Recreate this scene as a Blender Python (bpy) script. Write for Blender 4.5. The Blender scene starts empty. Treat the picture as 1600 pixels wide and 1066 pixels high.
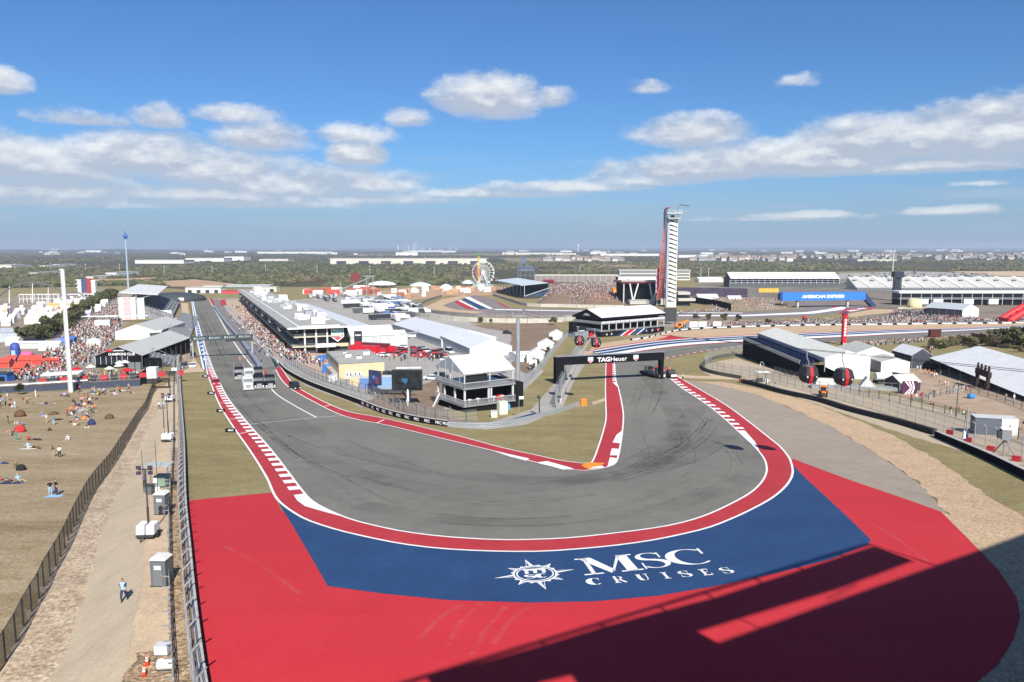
import bpy,bmesh,math,random
from math import sin,cos,tan,radians,pi,sqrt,atan2
from mathutils import Vector,Matrix
from mathutils.geometry import tessellate_polygon
from bisect import bisect_right
R=random.Random(7)
SC=bpy.context.scene
COL=SC.collection
# ---------------------------------------------------------------- camera
F,CX,CY,HZ=1200.0,800.0,533.0,386.0
PITCH=math.atan((CY-HZ)/F)
CAMZ=25.0
cd=bpy.data.cameras.new('camera');cam=bpy.data.objects.new('camera',cd);COL.objects.link(cam)
cam.location=(0,0,CAMZ);cam.rotation_euler=(pi/2-PITCH,0,0)
cd.sensor_width=36;cd.lens=36*F/1600;cd.clip_start=0.1;cd.clip_end=90000
SC.camera=cam
# ---------------------------------------------------------------- light
SUN_EL,SUN_AZ=radians(39),radians(14)
SUNH=Vector((sin(SUN_AZ),-cos(SUN_AZ),0));SUND=Vector((SUNH.x*cos(SUN_EL),SUNH.y*cos(SUN_EL),sin(SUN_EL)))
sl=bpy.data.lights.new('sun','SUN');sl.energy=4.9;sl.angle=radians(0.53);sl.color=(1,0.955,0.885)
so=bpy.data.objects.new('sun',sl);COL.objects.link(so);so.rotation_euler=SUND.to_track_quat('Z','Y').to_euler();so.location=(60,-60,120)
SC.view_settings.view_transform='Standard';SC.view_settings.look='None';SC.view_settings.gamma=1
SC.view_settings.exposure=0.62
SC.render.engine='CYCLES'
SC.cycles.max_bounces=6;SC.cycles.diffuse_bounces=2;SC.cycles.glossy_bounces=2;SC.cycles.transmission_bounces=3
SC.cycles.transparent_max_bounces=12;SC.cycles.volume_bounces=0;SC.cycles.use_denoising=True
try:SC.cycles.denoiser='OPENIMAGEDENOISE'
except Exception:pass
SC.cycles.sample_clamp_indirect=4
def rdir(px,py):
 u,v=(px-CX)/F,(CY-py)/F
 return Vector((u,cos(PITCH)+v*sin(PITCH),-sin(PITCH)+v*cos(PITCH)))
# ---------------------------------------------------------------- world: Nishita sky with cumulus banks
W=bpy.data.worlds.new('World');SC.world=W;W.use_nodes=True
nt=W.node_tree;N=nt.nodes;L=nt.links;N.clear()
def nd(t,**k):
 n=N.new(t)
 for a,b in k.items():setattr(n,a,b)
 return n
def lk(a,b):L.new(a,b)
def setin(sock,v):
 if hasattr(v,'is_output')or isinstance(v,bpy.types.NodeSocket):L.new(v,sock)
 else:sock.default_value=v
def mth(op,a,b=None,c=None,clamp=False):
 n=N.new('ShaderNodeMath');n.operation=op;n.use_clamp=clamp
 setin(n.inputs[0],a)
 if b is not None:setin(n.inputs[1],b)
 if c is not None:setin(n.inputs[2],c)
 return n.outputs[0]
def sstep(x,a,b):
 n=N.new('ShaderNodeMapRange');n.interpolation_type='SMOOTHSTEP';n.clamp=True
 setin(n.inputs[0],x);setin(n.inputs[1],a);setin(n.inputs[2],b)
 n.inputs[3].default_value=0;n.inputs[4].default_value=1
 return n.outputs[0]
def mixc(f,a,b,mode='MIX'):
 n=N.new('ShaderNodeMix');n.data_type='RGBA';n.blend_type=mode
 setin(n.inputs[0],f);setin(n.inputs[6],a);setin(n.inputs[7],b)
 return n.outputs[2]
sky=nd('ShaderNodeTexSky');sky.sky_type='NISHITA';sky.sun_disc=False
sky.sun_elevation=SUN_EL;sky.sun_rotation=pi-SUN_AZ
sky.air_density=1.0;sky.dust_density=0.6;sky.ozone_density=1.6;sky.altitude=150
tc=nd('ShaderNodeTexCoord');sp=nd('ShaderNodeSeparateXYZ');lk(tc.outputs['Generated'],sp.inputs[0])
az=mth('MULTIPLY',mth('ARCTAN2',sp.outputs[0],sp.outputs[1]),57.2958)
hl=mth('SQRT',mth('ADD',mth('MULTIPLY',sp.outputs[0],sp.outputs[0]),mth('MULTIPLY',sp.outputs[1],sp.outputs[1])))
el=mth('MULTIPLY',mth('ARCTAN2',sp.outputs[2],hl),57.2958)
def wnoise(sx,sy,scale,detail,rough,w,lift=0.0):
 c=nd('ShaderNodeCombineXYZ');lk(mth('MULTIPLY',az,sx),c.inputs[0]);lk(mth('MULTIPLY',mth('ADD',el,lift),sy),c.inputs[1]);c.inputs[2].default_value=w
 n=nd('ShaderNodeTexNoise');lk(c.outputs[0],n.inputs['Vector']);n.inputs['Scale'].default_value=scale
 n.inputs['Detail'].default_value=detail;n.inputs['Roughness'].default_value=rough
 return n.outputs['Fac']
def ang(px,py):
 d=rdir(px,py);return math.degrees(math.atan2(d.x,d.y)),math.degrees(math.atan2(d.z,math.hypot(d.x,d.y)))
def blob(px,py,wx,wy,flat=0.55,up=0.0):
 """soft cloud envelope centred on a bearing and elevation, flatter below"""
 a,e=ang(px,py);ra=wx/F*57.3;re=wy/F*57.3
 dx=mth('DIVIDE',mth('SUBTRACT',az,a),ra)
 dy0=mth('DIVIDE',mth('SUBTRACT',el,e-up),re)
 dn=mth('MULTIPLY',mth('MINIMUM',dy0,0.0),1/flat);dy=mth('ADD',mth('MAXIMUM',dy0,0.0),dn)
 d=mth('SQRT',mth('ADD',mth('MULTIPLY',dx,dx),mth('MULTIPLY',dy,dy)))
 return mth('SUBTRACT',1.0,d)
n_big=wnoise(.16,.34,1.0,7,.58,1.3)
n_fin=wnoise(.62,1.05,1.0,8,.66,8.1)
n_up=wnoise(.16,.34,1.0,7,.58,1.3,.55)
n_str=wnoise(.06,.75,1.0,6,.6,3.7)
shape=mth('ADD',mth('MULTIPLY',mth('SUBTRACT',n_big,.5),2.3),mth('MULTIPLY',mth('SUBTRACT',n_fin,.5),1.5))
BL=[(-4,130,36,22,1.2),(758,160,92,44,1.35),(862,158,40,22,.85),(640,188,44,22,1.0),(560,246,52,24,1.7),(556,214,68,26,.95),(1085,212,92,36,1.25),(1000,212,46,20,.7),(1015,138,40,16,.6),(1240,128,34,12,.45),(245,190,46,26,.95),(365,182,66,22,.95),(408,222,84,32,1.1),(140,190,84,17,.85),(40,262,190,48,1.25),(215,250,140,46,1.4),(340,272,160,46,1.25),(450,292,170,36,1.2),(560,290,130,30,1.0),(60,302,260,28,1.1),(300,306,300,24,1.0),(760,304,150,11,.95),(905,294,150,14,1.1),(1090,268,190,30,1.3),(1250,254,220,40,1.45),(1420,228,190,46,1.5),(1570,214,170,50,1.6),(1420,262,220,20,1.2),(1250,338,110,8,.8),(1480,331,80,9,.85),(1180,343,160,6,.55),(1520,287,50,8,.6),(90,316,280,16,.9),(360,318,240,14,.85),(560,312,180,14,.8),(250,225,90,26,.9),(1000,284,120,20,1.0)]
def envelope(up):
 d=None
 for(x,y,a,b,w)in BL:
  v=mth('MULTIPLY',blob(x,y,a*1.2,b*1.25,up=up),w)
  d=v if d is None else mth('MAXIMUM',d,v)
 return d
dens=envelope(0.0);dens_up=envelope(.5)
# the same broken cumulus goes on beside and behind the frame
gen=mth('MULTIPLY',mth('SUBTRACT',wnoise(.03,.12,1.0,3,.5,5.5),.52),5.0)
side=sstep(mth('ABSOLUTE',az),34.0,46.0)
elb=mth('MULTIPLY',sstep(el,1.5,6.0),mth('SUBTRACT',1.0,sstep(el,14.0,30.0)))
gen=mth('SUBTRACT',mth('MULTIPLY',mth('MULTIPLY',mth('ADD',gen,1.0),side),elb),.6)
dens=mth('MAXIMUM',dens,gen)
body=mth('ADD',dens,mth('MULTIPLY',shape,.46))
cov=mth('MULTIPLY',sstep(body,.12,.46),mth('ADD',.62,mth('MULTIPLY',sstep(body,.3,.9),.38)))
thin=mth('MULTIPLY',mth('MULTIPLY',sstep(n_str,.5,.72),.42),mth('MULTIPLY',sstep(el,.6,2.0),mth('SUBTRACT',1.0,sstep(el,4.5,8.0))))
slope=mth('MULTIPLY',mth('SUBTRACT',dens,dens_up),1.1)
lit=mth('ADD',mth('ADD',slope,mth('MULTIPLY',mth('SUBTRACT',n_big,n_up),4.6)),mth('ADD',.16,mth('MULTIPLY',mth('SUBTRACT',n_fin,.5),1.3)),clamp=True)
edge=mth('SUBTRACT',1.0,sstep(body,.45,1.1))
lit=mth('ADD',mth('MULTIPLY',lit,.92),mth('MULTIPLY',edge,.06),clamp=True)
ccol=mixc(lit,(4.75,5.35,6.45,1),(9.2,9.35,9.4,1))
hz=mth('SUBTRACT',1.0,sstep(el,-.5,7.0))
skyc=mixc(1.0,sky.outputs[0],(.43,.72,1.10,1),'MULTIPLY')
skyc=mixc(mth('MULTIPLY',hz,.75),skyc,(3.4,4.55,6.35,1))
c1=mixc(mth('MULTIPLY',cov,mth('SUBTRACT',.95,mth('MULTIPLY',hz,.25))),skyc,ccol)
c1=mixc(thin,c1,(5.0,5.7,6.9,1))
bg=nd('ShaderNodeBackground');lk(c1,bg.inputs[0]);bg.inputs[1].default_value=0.067
wo=nd('ShaderNodeOutputWorld');lk(bg.outputs[0],wo.inputs[0])
# ---------------------------------------------------------------- terrain: falls away from the hill at turn one, then a plain
TT=[(-200,0),(20,0),(45,0),(60,-.7),(80,-2.4),(100,-4.3),(125,-6.4),(150,-8),(180,-9.3),(200,-10),(250,-12),(300,-14),(400,-17),(500,-19),(600,-20.5),(800,-22),(1000,-23),(1500,-24.5),(3000,-26),(8000,-34),(20000,-52),(45000,-110)]
def pchip(x):
 i=max(0,min(len(TT)-2,bisect_right([t[0]for t in TT],x)-1))
 x0,y0=TT[i];x1,y1=TT[i+1];h=x1-x0;t=(x-x0)/h
 def sl_(j):
  if j<=0 or j>=len(TT)-1:return 0 if j<=0 else(TT[j][1]-TT[j-1][1])/(TT[j][0]-TT[j-1][0])
  a=(TT[j][1]-TT[j-1][1])/(TT[j][0]-TT[j-1][0]);b=(TT[j+1][1]-TT[j][1])/(TT[j+1][0]-TT[j][0])
  return 0 if a*b<=0 else 2*a*b/(a+b)
 m0,m1=sl_(i)*h,sl_(i+1)*h
 return(2*t**3-3*t*t+1)*y0+(t**3-2*t*t+t)*m0+(-2*t**3+3*t*t)*y1+(t**3-t*t)*m1
BPS=[-200,0]+list(range(20,200,6))+list(range(200,420,14))+list(range(420,1000,40))+[1000,1150,1300,1500,1800,2200,3000,4000,5500,8000,11000,15000,20000,28000,36000,45000]
BPZ=[pchip(b)for b in BPS]
def g(y):
 if y<=BPS[0]:return BPZ[0]
 i=min(len(BPS)-2,bisect_right(BPS,y)-1)
 t=(y-BPS[i])/(BPS[i+1]-BPS[i]);return BPZ[i]+(BPZ[i+1]-BPZ[i])*t
def G(px,py,h=0.0):
 """world point where the ray of a picture position meets the ground (h above it)"""
 d=rdir(px,py);k=d.z/d.y;lo,hi=2.0,45000.0
 for _ in range(60):
  m=(lo+hi)/2
  if CAMZ+k*m>g(m)+h:lo=m
  else:hi=m
 return Vector((d.x/d.y*lo,lo,g(lo)+h))
def AT(px,py,Y):
 d=rdir(px,py);return Vector((d.x/d.y*Y,Y,CAMZ+d.z/d.y*Y))
def gz(x,y):return g(y)
def pxm(Y):return F/Y
# ---------------------------------------------------------------- materials
MATS={}
def mat(name,col,rough=.7,var=0.0,scale=1.0,metal=0.0,bump=0.0,detail=5,col2=None,spec=.22,alpha=None,emis=None,stretch=None,coords='pos'):
 if name in MATS:return MATS[name]
 m=bpy.data.materials.new(name);m.use_nodes=True;t=m.node_tree;b=t.nodes['Principled BSDF']
 c4=(*col,1)
 b.inputs['Base Color'].default_value=c4;b.inputs['Roughness'].default_value=rough;b.inputs['Metallic'].default_value=metal
 b.inputs['Specular IOR Level'].default_value=spec
 m.diffuse_color=c4
 if var or bump or col2:
  ge=t.nodes.new('ShaderNodeNewGeometry');src=ge.outputs['Position']
  if coords=='obj':
   tcn=t.nodes.new('ShaderNodeTexCoord');src=tcn.outputs['Object']
  if stretch:
   mp=t.nodes.new('ShaderNodeMapping');t.links.new(src,mp.inputs[0]);mp.inputs['Scale'].default_value=stretch[:3]
   if len(stretch)>3:mp.inputs['Rotation'].default_value=(0,0,stretch[3])
   src=mp.outputs[0]
  n=t.nodes.new('ShaderNodeTexNoise');t.links.new(src,n.inputs['Vector']);n.inputs['Scale'].default_value=scale;n.inputs['Detail'].default_value=detail;n.inputs['Roughness'].default_value=.62
  if var or col2:
   rp=t.nodes.new('ShaderNodeMapRange');t.links.new(n.outputs['Fac'],rp.inputs[0]);rp.inputs[1].default_value=.32;rp.inputs[2].default_value=.68
   mx=t.nodes.new('ShaderNodeMix');mx.data_type='RGBA';t.links.new(rp.outputs[0],mx.inputs[0])
   a=[max(0,c*(1-var))for c in col];d=col2 if col2 else[min(1,c*(1+var))for c in col]
   mx.inputs[6].default_value=(*a,1);mx.inputs[7].default_value=(*d,1)
   t.links.new(mx.outputs[2],b.inputs['Base Color'])
  if bump:
   bp=t.nodes.new('ShaderNodeBump');bp.inputs['Strength'].default_value=bump;bp.inputs['Distance'].default_value=.1
   t.links.new(n.outputs['Fac'],bp.inputs['Height']);t.links.new(bp.outputs[0],b.inputs['Normal'])
 if alpha is not None:b.inputs['Alpha'].default_value=alpha
 if emis:b.inputs['Emission Color'].default_value=(*emis[0],1);b.inputs['Emission Strength'].default_value=emis[1]
 MATS[name]=m;return m
def ground_mat(name,stops,s1,s2,fine=0.0,fine_scale=3.0,stretch=(1,1,1),rot=0.0,rough=.95,bump=.3,dots=None):
 """two octaves of patchy colour through a ramp, plus fine grain"""
 m=bpy.data.materials.new(name);m.use_nodes=True;t=m.node_tree;b=t.nodes['Principled BSDF'];q=t.links.new
 b.inputs['Roughness'].default_value=rough;b.inputs['Specular IOR Level'].default_value=.2
 ge=t.nodes.new('ShaderNodeNewGeometry');mp=t.nodes.new('ShaderNodeMapping');q(ge.outputs['Position'],mp.inputs[0])
 mp.inputs['Scale'].default_value=stretch;mp.inputs['Rotation'].default_value=(0,0,rot)
 ns=[]
 for s,dt in((s1,6),(s2,6)):
  n=t.nodes.new('ShaderNodeTexNoise');q(mp.outputs[0],n.inputs['Vector']);n.inputs['Scale'].default_value=s;n.inputs['Detail'].default_value=dt;n.inputs['Roughness'].default_value=.65;ns.append(n)
 ad=t.nodes.new('ShaderNodeMath');ad.operation='MULTIPLY_ADD';q(ns[0].outputs['Fac'],ad.inputs[0]);ad.inputs[1].default_value=.55
 mu=t.nodes.new('ShaderNodeMath');mu.operation='MULTIPLY';q(ns[1].outputs['Fac'],mu.inputs[0]);mu.inputs[1].default_value=.45;q(mu.outputs[0],ad.inputs[2])
 rp=t.nodes.new('ShaderNodeValToRGB');q(ad.outputs[0],rp.inputs[0])
 el_=rp.color_ramp.elements
 while len(el_)<len(stops):el_.new(.5)
 for e,(p,c)in zip(el_,stops):e.position=p;e.color=(*c,1)
 out=rp.outputs[0]
 nf=t.nodes.new('ShaderNodeTexNoise');q(ge.outputs['Position'],nf.inputs['Vector']);nf.inputs['Scale'].default_value=fine_scale;nf.inputs['Detail'].default_value=4;nf.inputs['Roughness'].default_value=.7
 if fine:
  mr=t.nodes.new('ShaderNodeMapRange');q(nf.outputs['Fac'],mr.inputs[0]);mr.inputs[1].default_value=.3;mr.inputs[2].default_value=.7;mr.inputs[3].default_value=1-fine;mr.inputs[4].default_value=1+fine
  mx=t.nodes.new('ShaderNodeMix');mx.data_type='RGBA';mx.blend_type='MULTIPLY';mx.inputs[0].default_value=1
  q(out,mx.inputs[6]);q(mr.outputs[0],mx.inputs[7]);out=mx.outputs[2]
 if dots:
  vo=t.nodes.new('ShaderNodeTexVoronoi');q(ge.outputs['Position'],vo.inputs['Vector']);vo.inputs['Scale'].default_value=dots[0]
  m2=t.nodes.new('ShaderNodeMix');m2.data_type='RGBA';m2.blend_type='MULTIPLY';m2.inputs[0].default_value=dots[1]
  cr=t.nodes.new('ShaderNodeSeparateColor');q(vo.outputs['Color'],cr.inputs[0])
  mr=t.nodes.new('ShaderNodeMapRange');q(cr.outputs[0],mr.inputs[0]);mr.inputs[3].default_value=.45;mr.inputs[4].default_value=1.5
  q(out,m2.inputs[6]);q(mr.outputs[0],m2.inputs[7]);out=m2.outputs[2]
 q(out,b.inputs['Base Color'])
 if bump:
  bp=t.nodes.new('ShaderNodeBump');bp.inputs['Strength'].default_value=bump;bp.inputs['Distance'].default_value=.08
  q(nf.outputs['Fac'],bp.inputs['Height']);q(bp.outputs[0],b.inputs['Normal'])
 MATS[name]=m;return m
# ---------------------------------------------------------------- object helpers
def link(o,parent=None):
 COL.objects.link(o)
 if parent is not None:o.parent=parent
 return o
def tag(o,label=None,cat=None,group=None,kind=None):
 if label:o['label']=label
 if cat:o['category']=cat
 if group:o['group']=group
 if kind:o['kind']=kind
 return o
def thing(name,label,cat,loc=(0,0,0),rz=0.0,group=None):
 o=bpy.data.objects.new(name,None);o.empty_display_size=.5;link(o);o.location=loc;o.rotation_euler=(0,0,rz)
 return tag(o,label,cat,group)
class MB:
 """collects shapes; build() links them as one mesh object"""
 def __init__(s):s.v=[];s.f=[];s.m=[];s.mats=[]
 def mi(s,m):
  if m is None:m=MATS['plain_grey']
  if m not in s.mats:s.mats.append(m)
  return s.mats.index(m)
 def add(s,vs,fs,m=None):
  o=len(s.v);s.v+=[tuple(p)for p in vs];k=s.mi(m)
  for f in fs:s.f.append([i+o for i in f]);s.m.append(k)
  return s
 def box(s,c,d,m=None,rz=0.0):
  x,y,z=d[0]/2,d[1]/2,d[2]/2;ca,sa=cos(rz),sin(rz);vs=[]
  for a,b,e in((-x,-y,-z),(x,-y,-z),(x,y,-z),(-x,y,-z),(-x,-y,z),(x,-y,z),(x,y,z),(-x,y,z)):
   vs.append((c[0]+a*ca-b*sa,c[1]+a*sa+b*ca,c[2]+e))
  return s.add(vs,[(0,3,2,1),(4,5,6,7),(0,1,5,4),(1,2,6,5),(2,3,7,6),(3,0,4,7)],m)
 def bx(s,x0,x1,y0,y1,z0,z1,m=None):return s.box(((x0+x1)/2,(y0+y1)/2,(z0+z1)/2),(x1-x0,y1-y0,z1-z0),m)
 def tube(s,p,q,r,m=None,n=6,r2=None,caps=True):
  p,q=Vector(p),Vector(q);d=q-p
  if d.length<1e-6:return s
  d.normalize();a=d.orthogonal().normalized();b=d.cross(a);r2=r if r2 is None else r2;vs=[]
  for c,rr in((p,r),(q,r2)):
   for i in range(n):
    t=2*pi*i/n;vs.append(c+(a*cos(t)+b*sin(t))*rr)
  fs=[(i,(i+1)%n,n+(i+1)%n,n+i)for i in range(n)]
  if caps:fs+=[tuple(reversed(range(n))),tuple(range(n,2*n))]
  return s.add(vs,fs,m)
 def bar(s,p,q,w,h,m=None):
  p,q=Vector(p),Vector(q);d=(q-p).normalized();up=Vector((0,0,1))if abs(d.z)<.95 else Vector((0,1,0))
  a=d.cross(up).normalized()*w/2;b=a.cross(d).normalized()*h/2;vs=[]
  for c in(p,q):vs+=[c-a-b,c+a-b,c+a+b,c-a+b]
  return s.add(vs,[(0,3,2,1),(4,5,6,7),(0,1,5,4),(1,2,6,5),(2,3,7,6),(3,0,4,7)],m)
 def path(s,pts,r,m=None,n=6):
  for a,b in zip(pts,pts[1:]):s.tube(a,b,r,m,n,caps=False)
  return s
 def prism(s,poly,z0,z1,m=None):
  n=len(poly);vs=[(x,y,z0)for x,y in poly]+[(x,y,z1)for x,y in poly]
  return s.add(vs,[tuple(reversed(range(n))),tuple(range(n,2*n))]+[(i,(i+1)%n,n+(i+1)%n,n+i)for i in range(n)],m)
 def ext(s,prof,axis,a,b,m=None):
  """profile of (u, z) pairs swept along x or y from a to b"""
  n=len(prof)
  f=(lambda t,u,z:(t,u,z))if axis=='x' else(lambda t,u,z:(u,t,z))
  vs=[f(a,u,z)for u,z in prof]+[f(b,u,z)for u,z in prof]
  return s.add(vs,[tuple(reversed(range(n))),tuple(range(n,2*n))]+[(i,(i+1)%n,n+(i+1)%n,n+i)for i in range(n)],m)
 def lathe(s,prof,c=(0,0,0),m=None,n=12):
  vs=[];k=len(prof)
  for r,z in prof:
   for i in range(n):
    t=2*pi*i/n;vs.append((c[0]+r*cos(t),c[1]+r*sin(t),c[2]+z))
  fs=[(j*n+i,j*n+(i+1)%n,(j+1)*n+(i+1)%n,(j+1)*n+i)for j in range(k-1)for i in range(n)]
  fs+=[tuple(reversed(range(n))),tuple(range((k-1)*n,k*n))]
  return s.add(vs,fs,m)
 def build(s,name,parent=None,smooth=False,fix=True):
  me=bpy.data.meshes.new(name);me.from_pydata(s.v,[],s.f)
  for m in s.mats:me.materials.append(m)
  me.polygons.foreach_set('material_index',s.m)
  if fix:
   bm=bmesh.new();bm.from_mesh(me);bmesh.ops.recalc_face_normals(bm,faces=bm.faces);bm.to_mesh(me);bm.free()
  if smooth:me.polygons.foreach_set('use_smooth',[True]*len(me.polygons))
  me.update()
  return link(bpy.data.objects.new(name,me),parent)
def copy_tree(o,loc,rz=0.0,label=None,group=None,parent=None,scale=None):
 c=o.copy();COL.objects.link(c);c.parent=parent
 if parent is None:
  c.location=loc;c.rotation_euler=(0,0,rz)
  if label:c['label']=label
  if group:c['group']=group
  if scale:c.scale=(scale,)*3
 for ch in o.children:copy_tree(ch,None,parent=c)
 return c
def catmull(pts,k=6,closed=False):
 P=[Vector(p)for p in pts];n=len(P);out=[]
 rng=range(n if closed else n-1)
 for i in rng:
  p0=P[(i-1)%n]if closed or i>0 else P[i]*2-P[i+1];p1=P[i];p2=P[(i+1)%n]
  p3=P[(i+2)%n]if closed or i+2<n else P[i+1]*2-P[i]
  for j in range(k):
   t=j/k;out.append(.5*((2*p1)+(p2-p0)*t+(2*p0-5*p1+4*p2-p3)*t*t+(3*p1-p0-3*p2+p3)*t**3))
 if not closed:out.append(P[-1])
 return out
def xy(pts):return[Vector((p.x,p.y))for p in(G(*q)for q in pts)]
def curve(pts,k=6):return catmull(xy(pts),k)
def resample(c,step):
 out=[c[0].copy()];acc=0
 for a,b in zip(c,c[1:]):
  l=(b-a).length;t=step-acc
  while t<=l:out.append(a+(b-a)*(t/l));t+=step
  acc=(acc+l)%step
 out.append(c[-1].copy());return out
def offs(c,d):
 """offset a polyline to its left by d"""
 out=[]
 for i,p in enumerate(c):
  a=c[max(0,i-1)];b=c[min(len(c)-1,i+1)];t=(b-a)
  t=t/(t.length or 1);out.append(Vector((p.x-t.y*d,p.y+t.x*d)))
 return out
def sheet_bm(bm,lift):
 ys=[v.co.y for v in bm.verts];y0,y1=min(ys),max(ys)
 for b in BPS:
  if y0<b<y1:
   bmesh.ops.bisect_plane(bm,geom=bm.verts[:]+bm.edges[:]+bm.faces[:],dist=1e-5,plane_co=(0,b,0),plane_no=(0,1,0))
 for v in bm.verts:v.co.z=g(v.co.y)+lift
 for f in bm.faces:
  f.normal_update()
  if f.normal.z<0:f.normal_flip()
def sheet(name,polys,m,lift,label=None,kind='structure',parent=None,extra=None):
 """flat marking or surface laid on the terrain: polygons of 2D points"""
 bm=bmesh.new()
 for p in polys:
  q=[]
  for v in p:
   if not q or(Vector(v)-q[-1]).length>1e-4:q.append(Vector(v))
  if(q[0]-q[-1]).length<1e-4:q.pop()
  if len(q)<3:continue
  vs=[bm.verts.new((v.x,v.y,0))for v in q]
  tris=[range(len(q))]if len(q)<=3 else tessellate_polygon([[(v.x,v.y,0)for v in q]])
  for t in tris:
   try:bm.faces.new([vs[i]for i in t])
   except ValueError:pass
 sheet_bm(bm,lift)
 me=bpy.data.meshes.new(name);bm.to_mesh(me);bm.free();me.materials.append(m)
 o=link(bpy.data.objects.new(name,me),parent)
 if kind and parent is None:o['kind']=kind
 if label:o['label']=label
 return o
def rough(poly,amp,seed=1):
 """break a traced outline into a ragged natural edge"""
 rs=random.Random(seed);out=[];n=len(poly)
 for i in range(n):
  a,b=poly[i],poly[(i+1)%n];l=(b-a).length;st=max(.9,.012*max(20,(a.y+b.y)/2));k=max(1,min(200,int(l/st)));d=(b-a)/(l or 1);nv=Vector((-d.y,d.x));w=0
  for j in range(k):w=.55*w+rs.uniform(-1,1)*amp;out.append(a+(b-a)*(j/k)+(nv*w if j else Vector((0,0))))
 return out
def strip(c1,c2):return[[c1[i],c1[i+1],c2[i+1],c2[i]]for i in range(min(len(c1),len(c2))-1)]
def line(c,w):return strip(offs(c,w/2),offs(c,-w/2))
# ---------------------------------------------------------------- ground, track and painted run-off
M=MATS
mat('plain_grey',(.35,.35,.35))
asph=ground_mat('asphalt',[(0.3,(0.1376,0.1304,0.109)),(0.5,(0.175,0.1674,0.1425)),(0.7,(0.21,0.2009,0.1697))],.035,.5,.10,9,(1,1,1),0,.85,.15)
asph2=ground_mat('old_asphalt',[(0.3,(0.2478,0.2014,0.1584)),(0.5,(0.3068,0.2544,0.2016)),(0.7,(0.3658,0.3021,0.24))],.05,.6,.12,7,(1,1,1),0,.9,.15)
pinkasph=ground_mat('worn_asphalt',[(.3,(.17,.145,.14)),(.7,(.24,.205,.2))],.03,.4,.08,6)
conc=ground_mat('paddock_concrete',[(.3,(.27,.25,.225)),(.5,(.34,.32,.285)),(.7,(.41,.385,.345))],.03,.35,.12,5)
road=ground_mat('dusty_pavement',[(0.3,(0.3562,0.2894,0.2051)),(0.5,(0.4393,0.3603,0.2576)),(0.72,(0.5224,0.4094,0.2767))],.12,.7,.12,6,(1.6,.35,1),.38)
sand=ground_mat('pale_sand',[(0.3,(0.378,0.28,0.1805)),(0.5,(0.4935,0.375,0.2517)),(0.7,(0.588,0.46,0.323))],.25,1.6,.22,8)
rubble=ground_mat('rocky_shoulder',[(0.3,(0.25,0.175,0.11)),(0.46,(0.4,0.3,0.205)),(0.62,(0.52,0.42,0.31)),(0.75,(0.62,0.54,0.43))],.5,2.6,.35,5,bump=.8,dots=(4.5,.5))
stones=ground_mat('stony_ground',[(.3,(.17,.115,.07)),(.5,(.33,.23,.14)),(.7,(.52,.41,.28))],1.2,4,.4,5,bump=1,dots=(4.5,.9))
gravel=ground_mat('gravel_trap',[(0.3,(0.3999,0.2772,0.171)),(0.5,(0.4836,0.3444,0.2166)),(0.7,(0.558,0.4074,0.2622))],.3,2.2,.3,9,bump=.8,dots=(6,.5))
drygrass=ground_mat('dry_grass',[(.3,(.165,.135,.068)),(.44,(.262,.2,.11)),(.56,(.335,.258,.162)),(.7,(.40,.32,.21))],.05,.5,.34,3.5,(.6,2.4,1),.12,bump=.6)
verge=ground_mat('mown_verge',[(0.3,(0.1678,0.1364,0.0607)),(0.48,(0.2281,0.1884,0.0878)),(0.62,(0.2952,0.2404,0.1148)),(0.74,(0.3758,0.2923,0.162))],.08,.7,.28,4,(1,2.0,1),.1,bump=.5)
brown=ground_mat('bare_earth',[(.3,(.16,.105,.065)),(.5,(.215,.15,.1)),(.7,(.28,.205,.145))],.05,.5,.2,4)
orange_earth=ground_mat('orange_earth',[(.3,(.33,.2,.12)),(.6,(.45,.3,.19))],.05,.4,.2,4)
lawn2=None
scrub=ground_mat('scrubland',[(0.32,(0.0389,0.0408,0.02)),(0.47,(0.063,0.0589,0.03)),(0.58,(0.0924,0.076,0.042)),(0.72,(0.168,0.1216,0.075))],.0022,.018,.3,.07,(1,.45,1),bump=0)
redp=ground_mat('red_paint',[(0.3,(0.4264,0.024,0.032)),(0.5,(0.4756,0.0288,0.0376)),(0.7,(0.5084,0.04,0.0464))],.07,2.2,.13,11,rough=.8,bump=.1)
redk=ground_mat('worn_red_paint',[(0.3,(0.34,0.0289,0.0357)),(0.5,(0.408,0.0357,0.0425)),(0.7,(0.459,0.051,0.0553))],.15,1.5,.12,8,rough=.75,bump=.1)
bluep=ground_mat('blue_paint',[(.3,(.017,.044,.115)),(.55,(.022,.06,.15)),(.75,(.04,.085,.18))],.16,2.4,.24,10,rough=.8,bump=.1)
whitep=mat('white_paint',(.78,.78,.76),.7,.06,.8)
orangep=mat('orange_paint',(.75,.27,.03),.7,.1,2)
# base sheet with rows on every break of the terrain
xs=[-45000,-6000,-1500,-400,0,400,1500,6000,45000]
v=[(x,y,g(y))for y in BPS for x in xs];nx=len(xs)
me=bpy.data.meshes.new('ground');me.from_pydata(v,[],[(j*nx+i,j*nx+i+1,(j+1)*nx+i+1,(j+1)*nx+i)for j in range(len(BPS)-1)for i in range(nx-1)])
me.materials.append(scrub);gr=link(bpy.data.objects.new('ground',me));gr['kind']='structure';gr['label']='green and brown scrubland running out to the horizon'
ROUGH={'field':.25,'dirt_shoulder':.3,'service_road':.22,'stone_pile_ground':.35,'gravel_trap':.28,'old_runoff':.0,'paddock_dirt':.6,'earth_field':.6,'inner_lawn':.15,'access_track':.2,'tan_field':6,'fence_gravel':.1,'back_lane':.3,'right_plaza':.5,'walkway':.8,'barrier_road':.3}
def area(name,px,m,lift,label):
 r=ROUGH.get(name,0);q=xy(px);return sheet(name,[rough(q,r,len(px))if r else q],m,lift,label)
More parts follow.
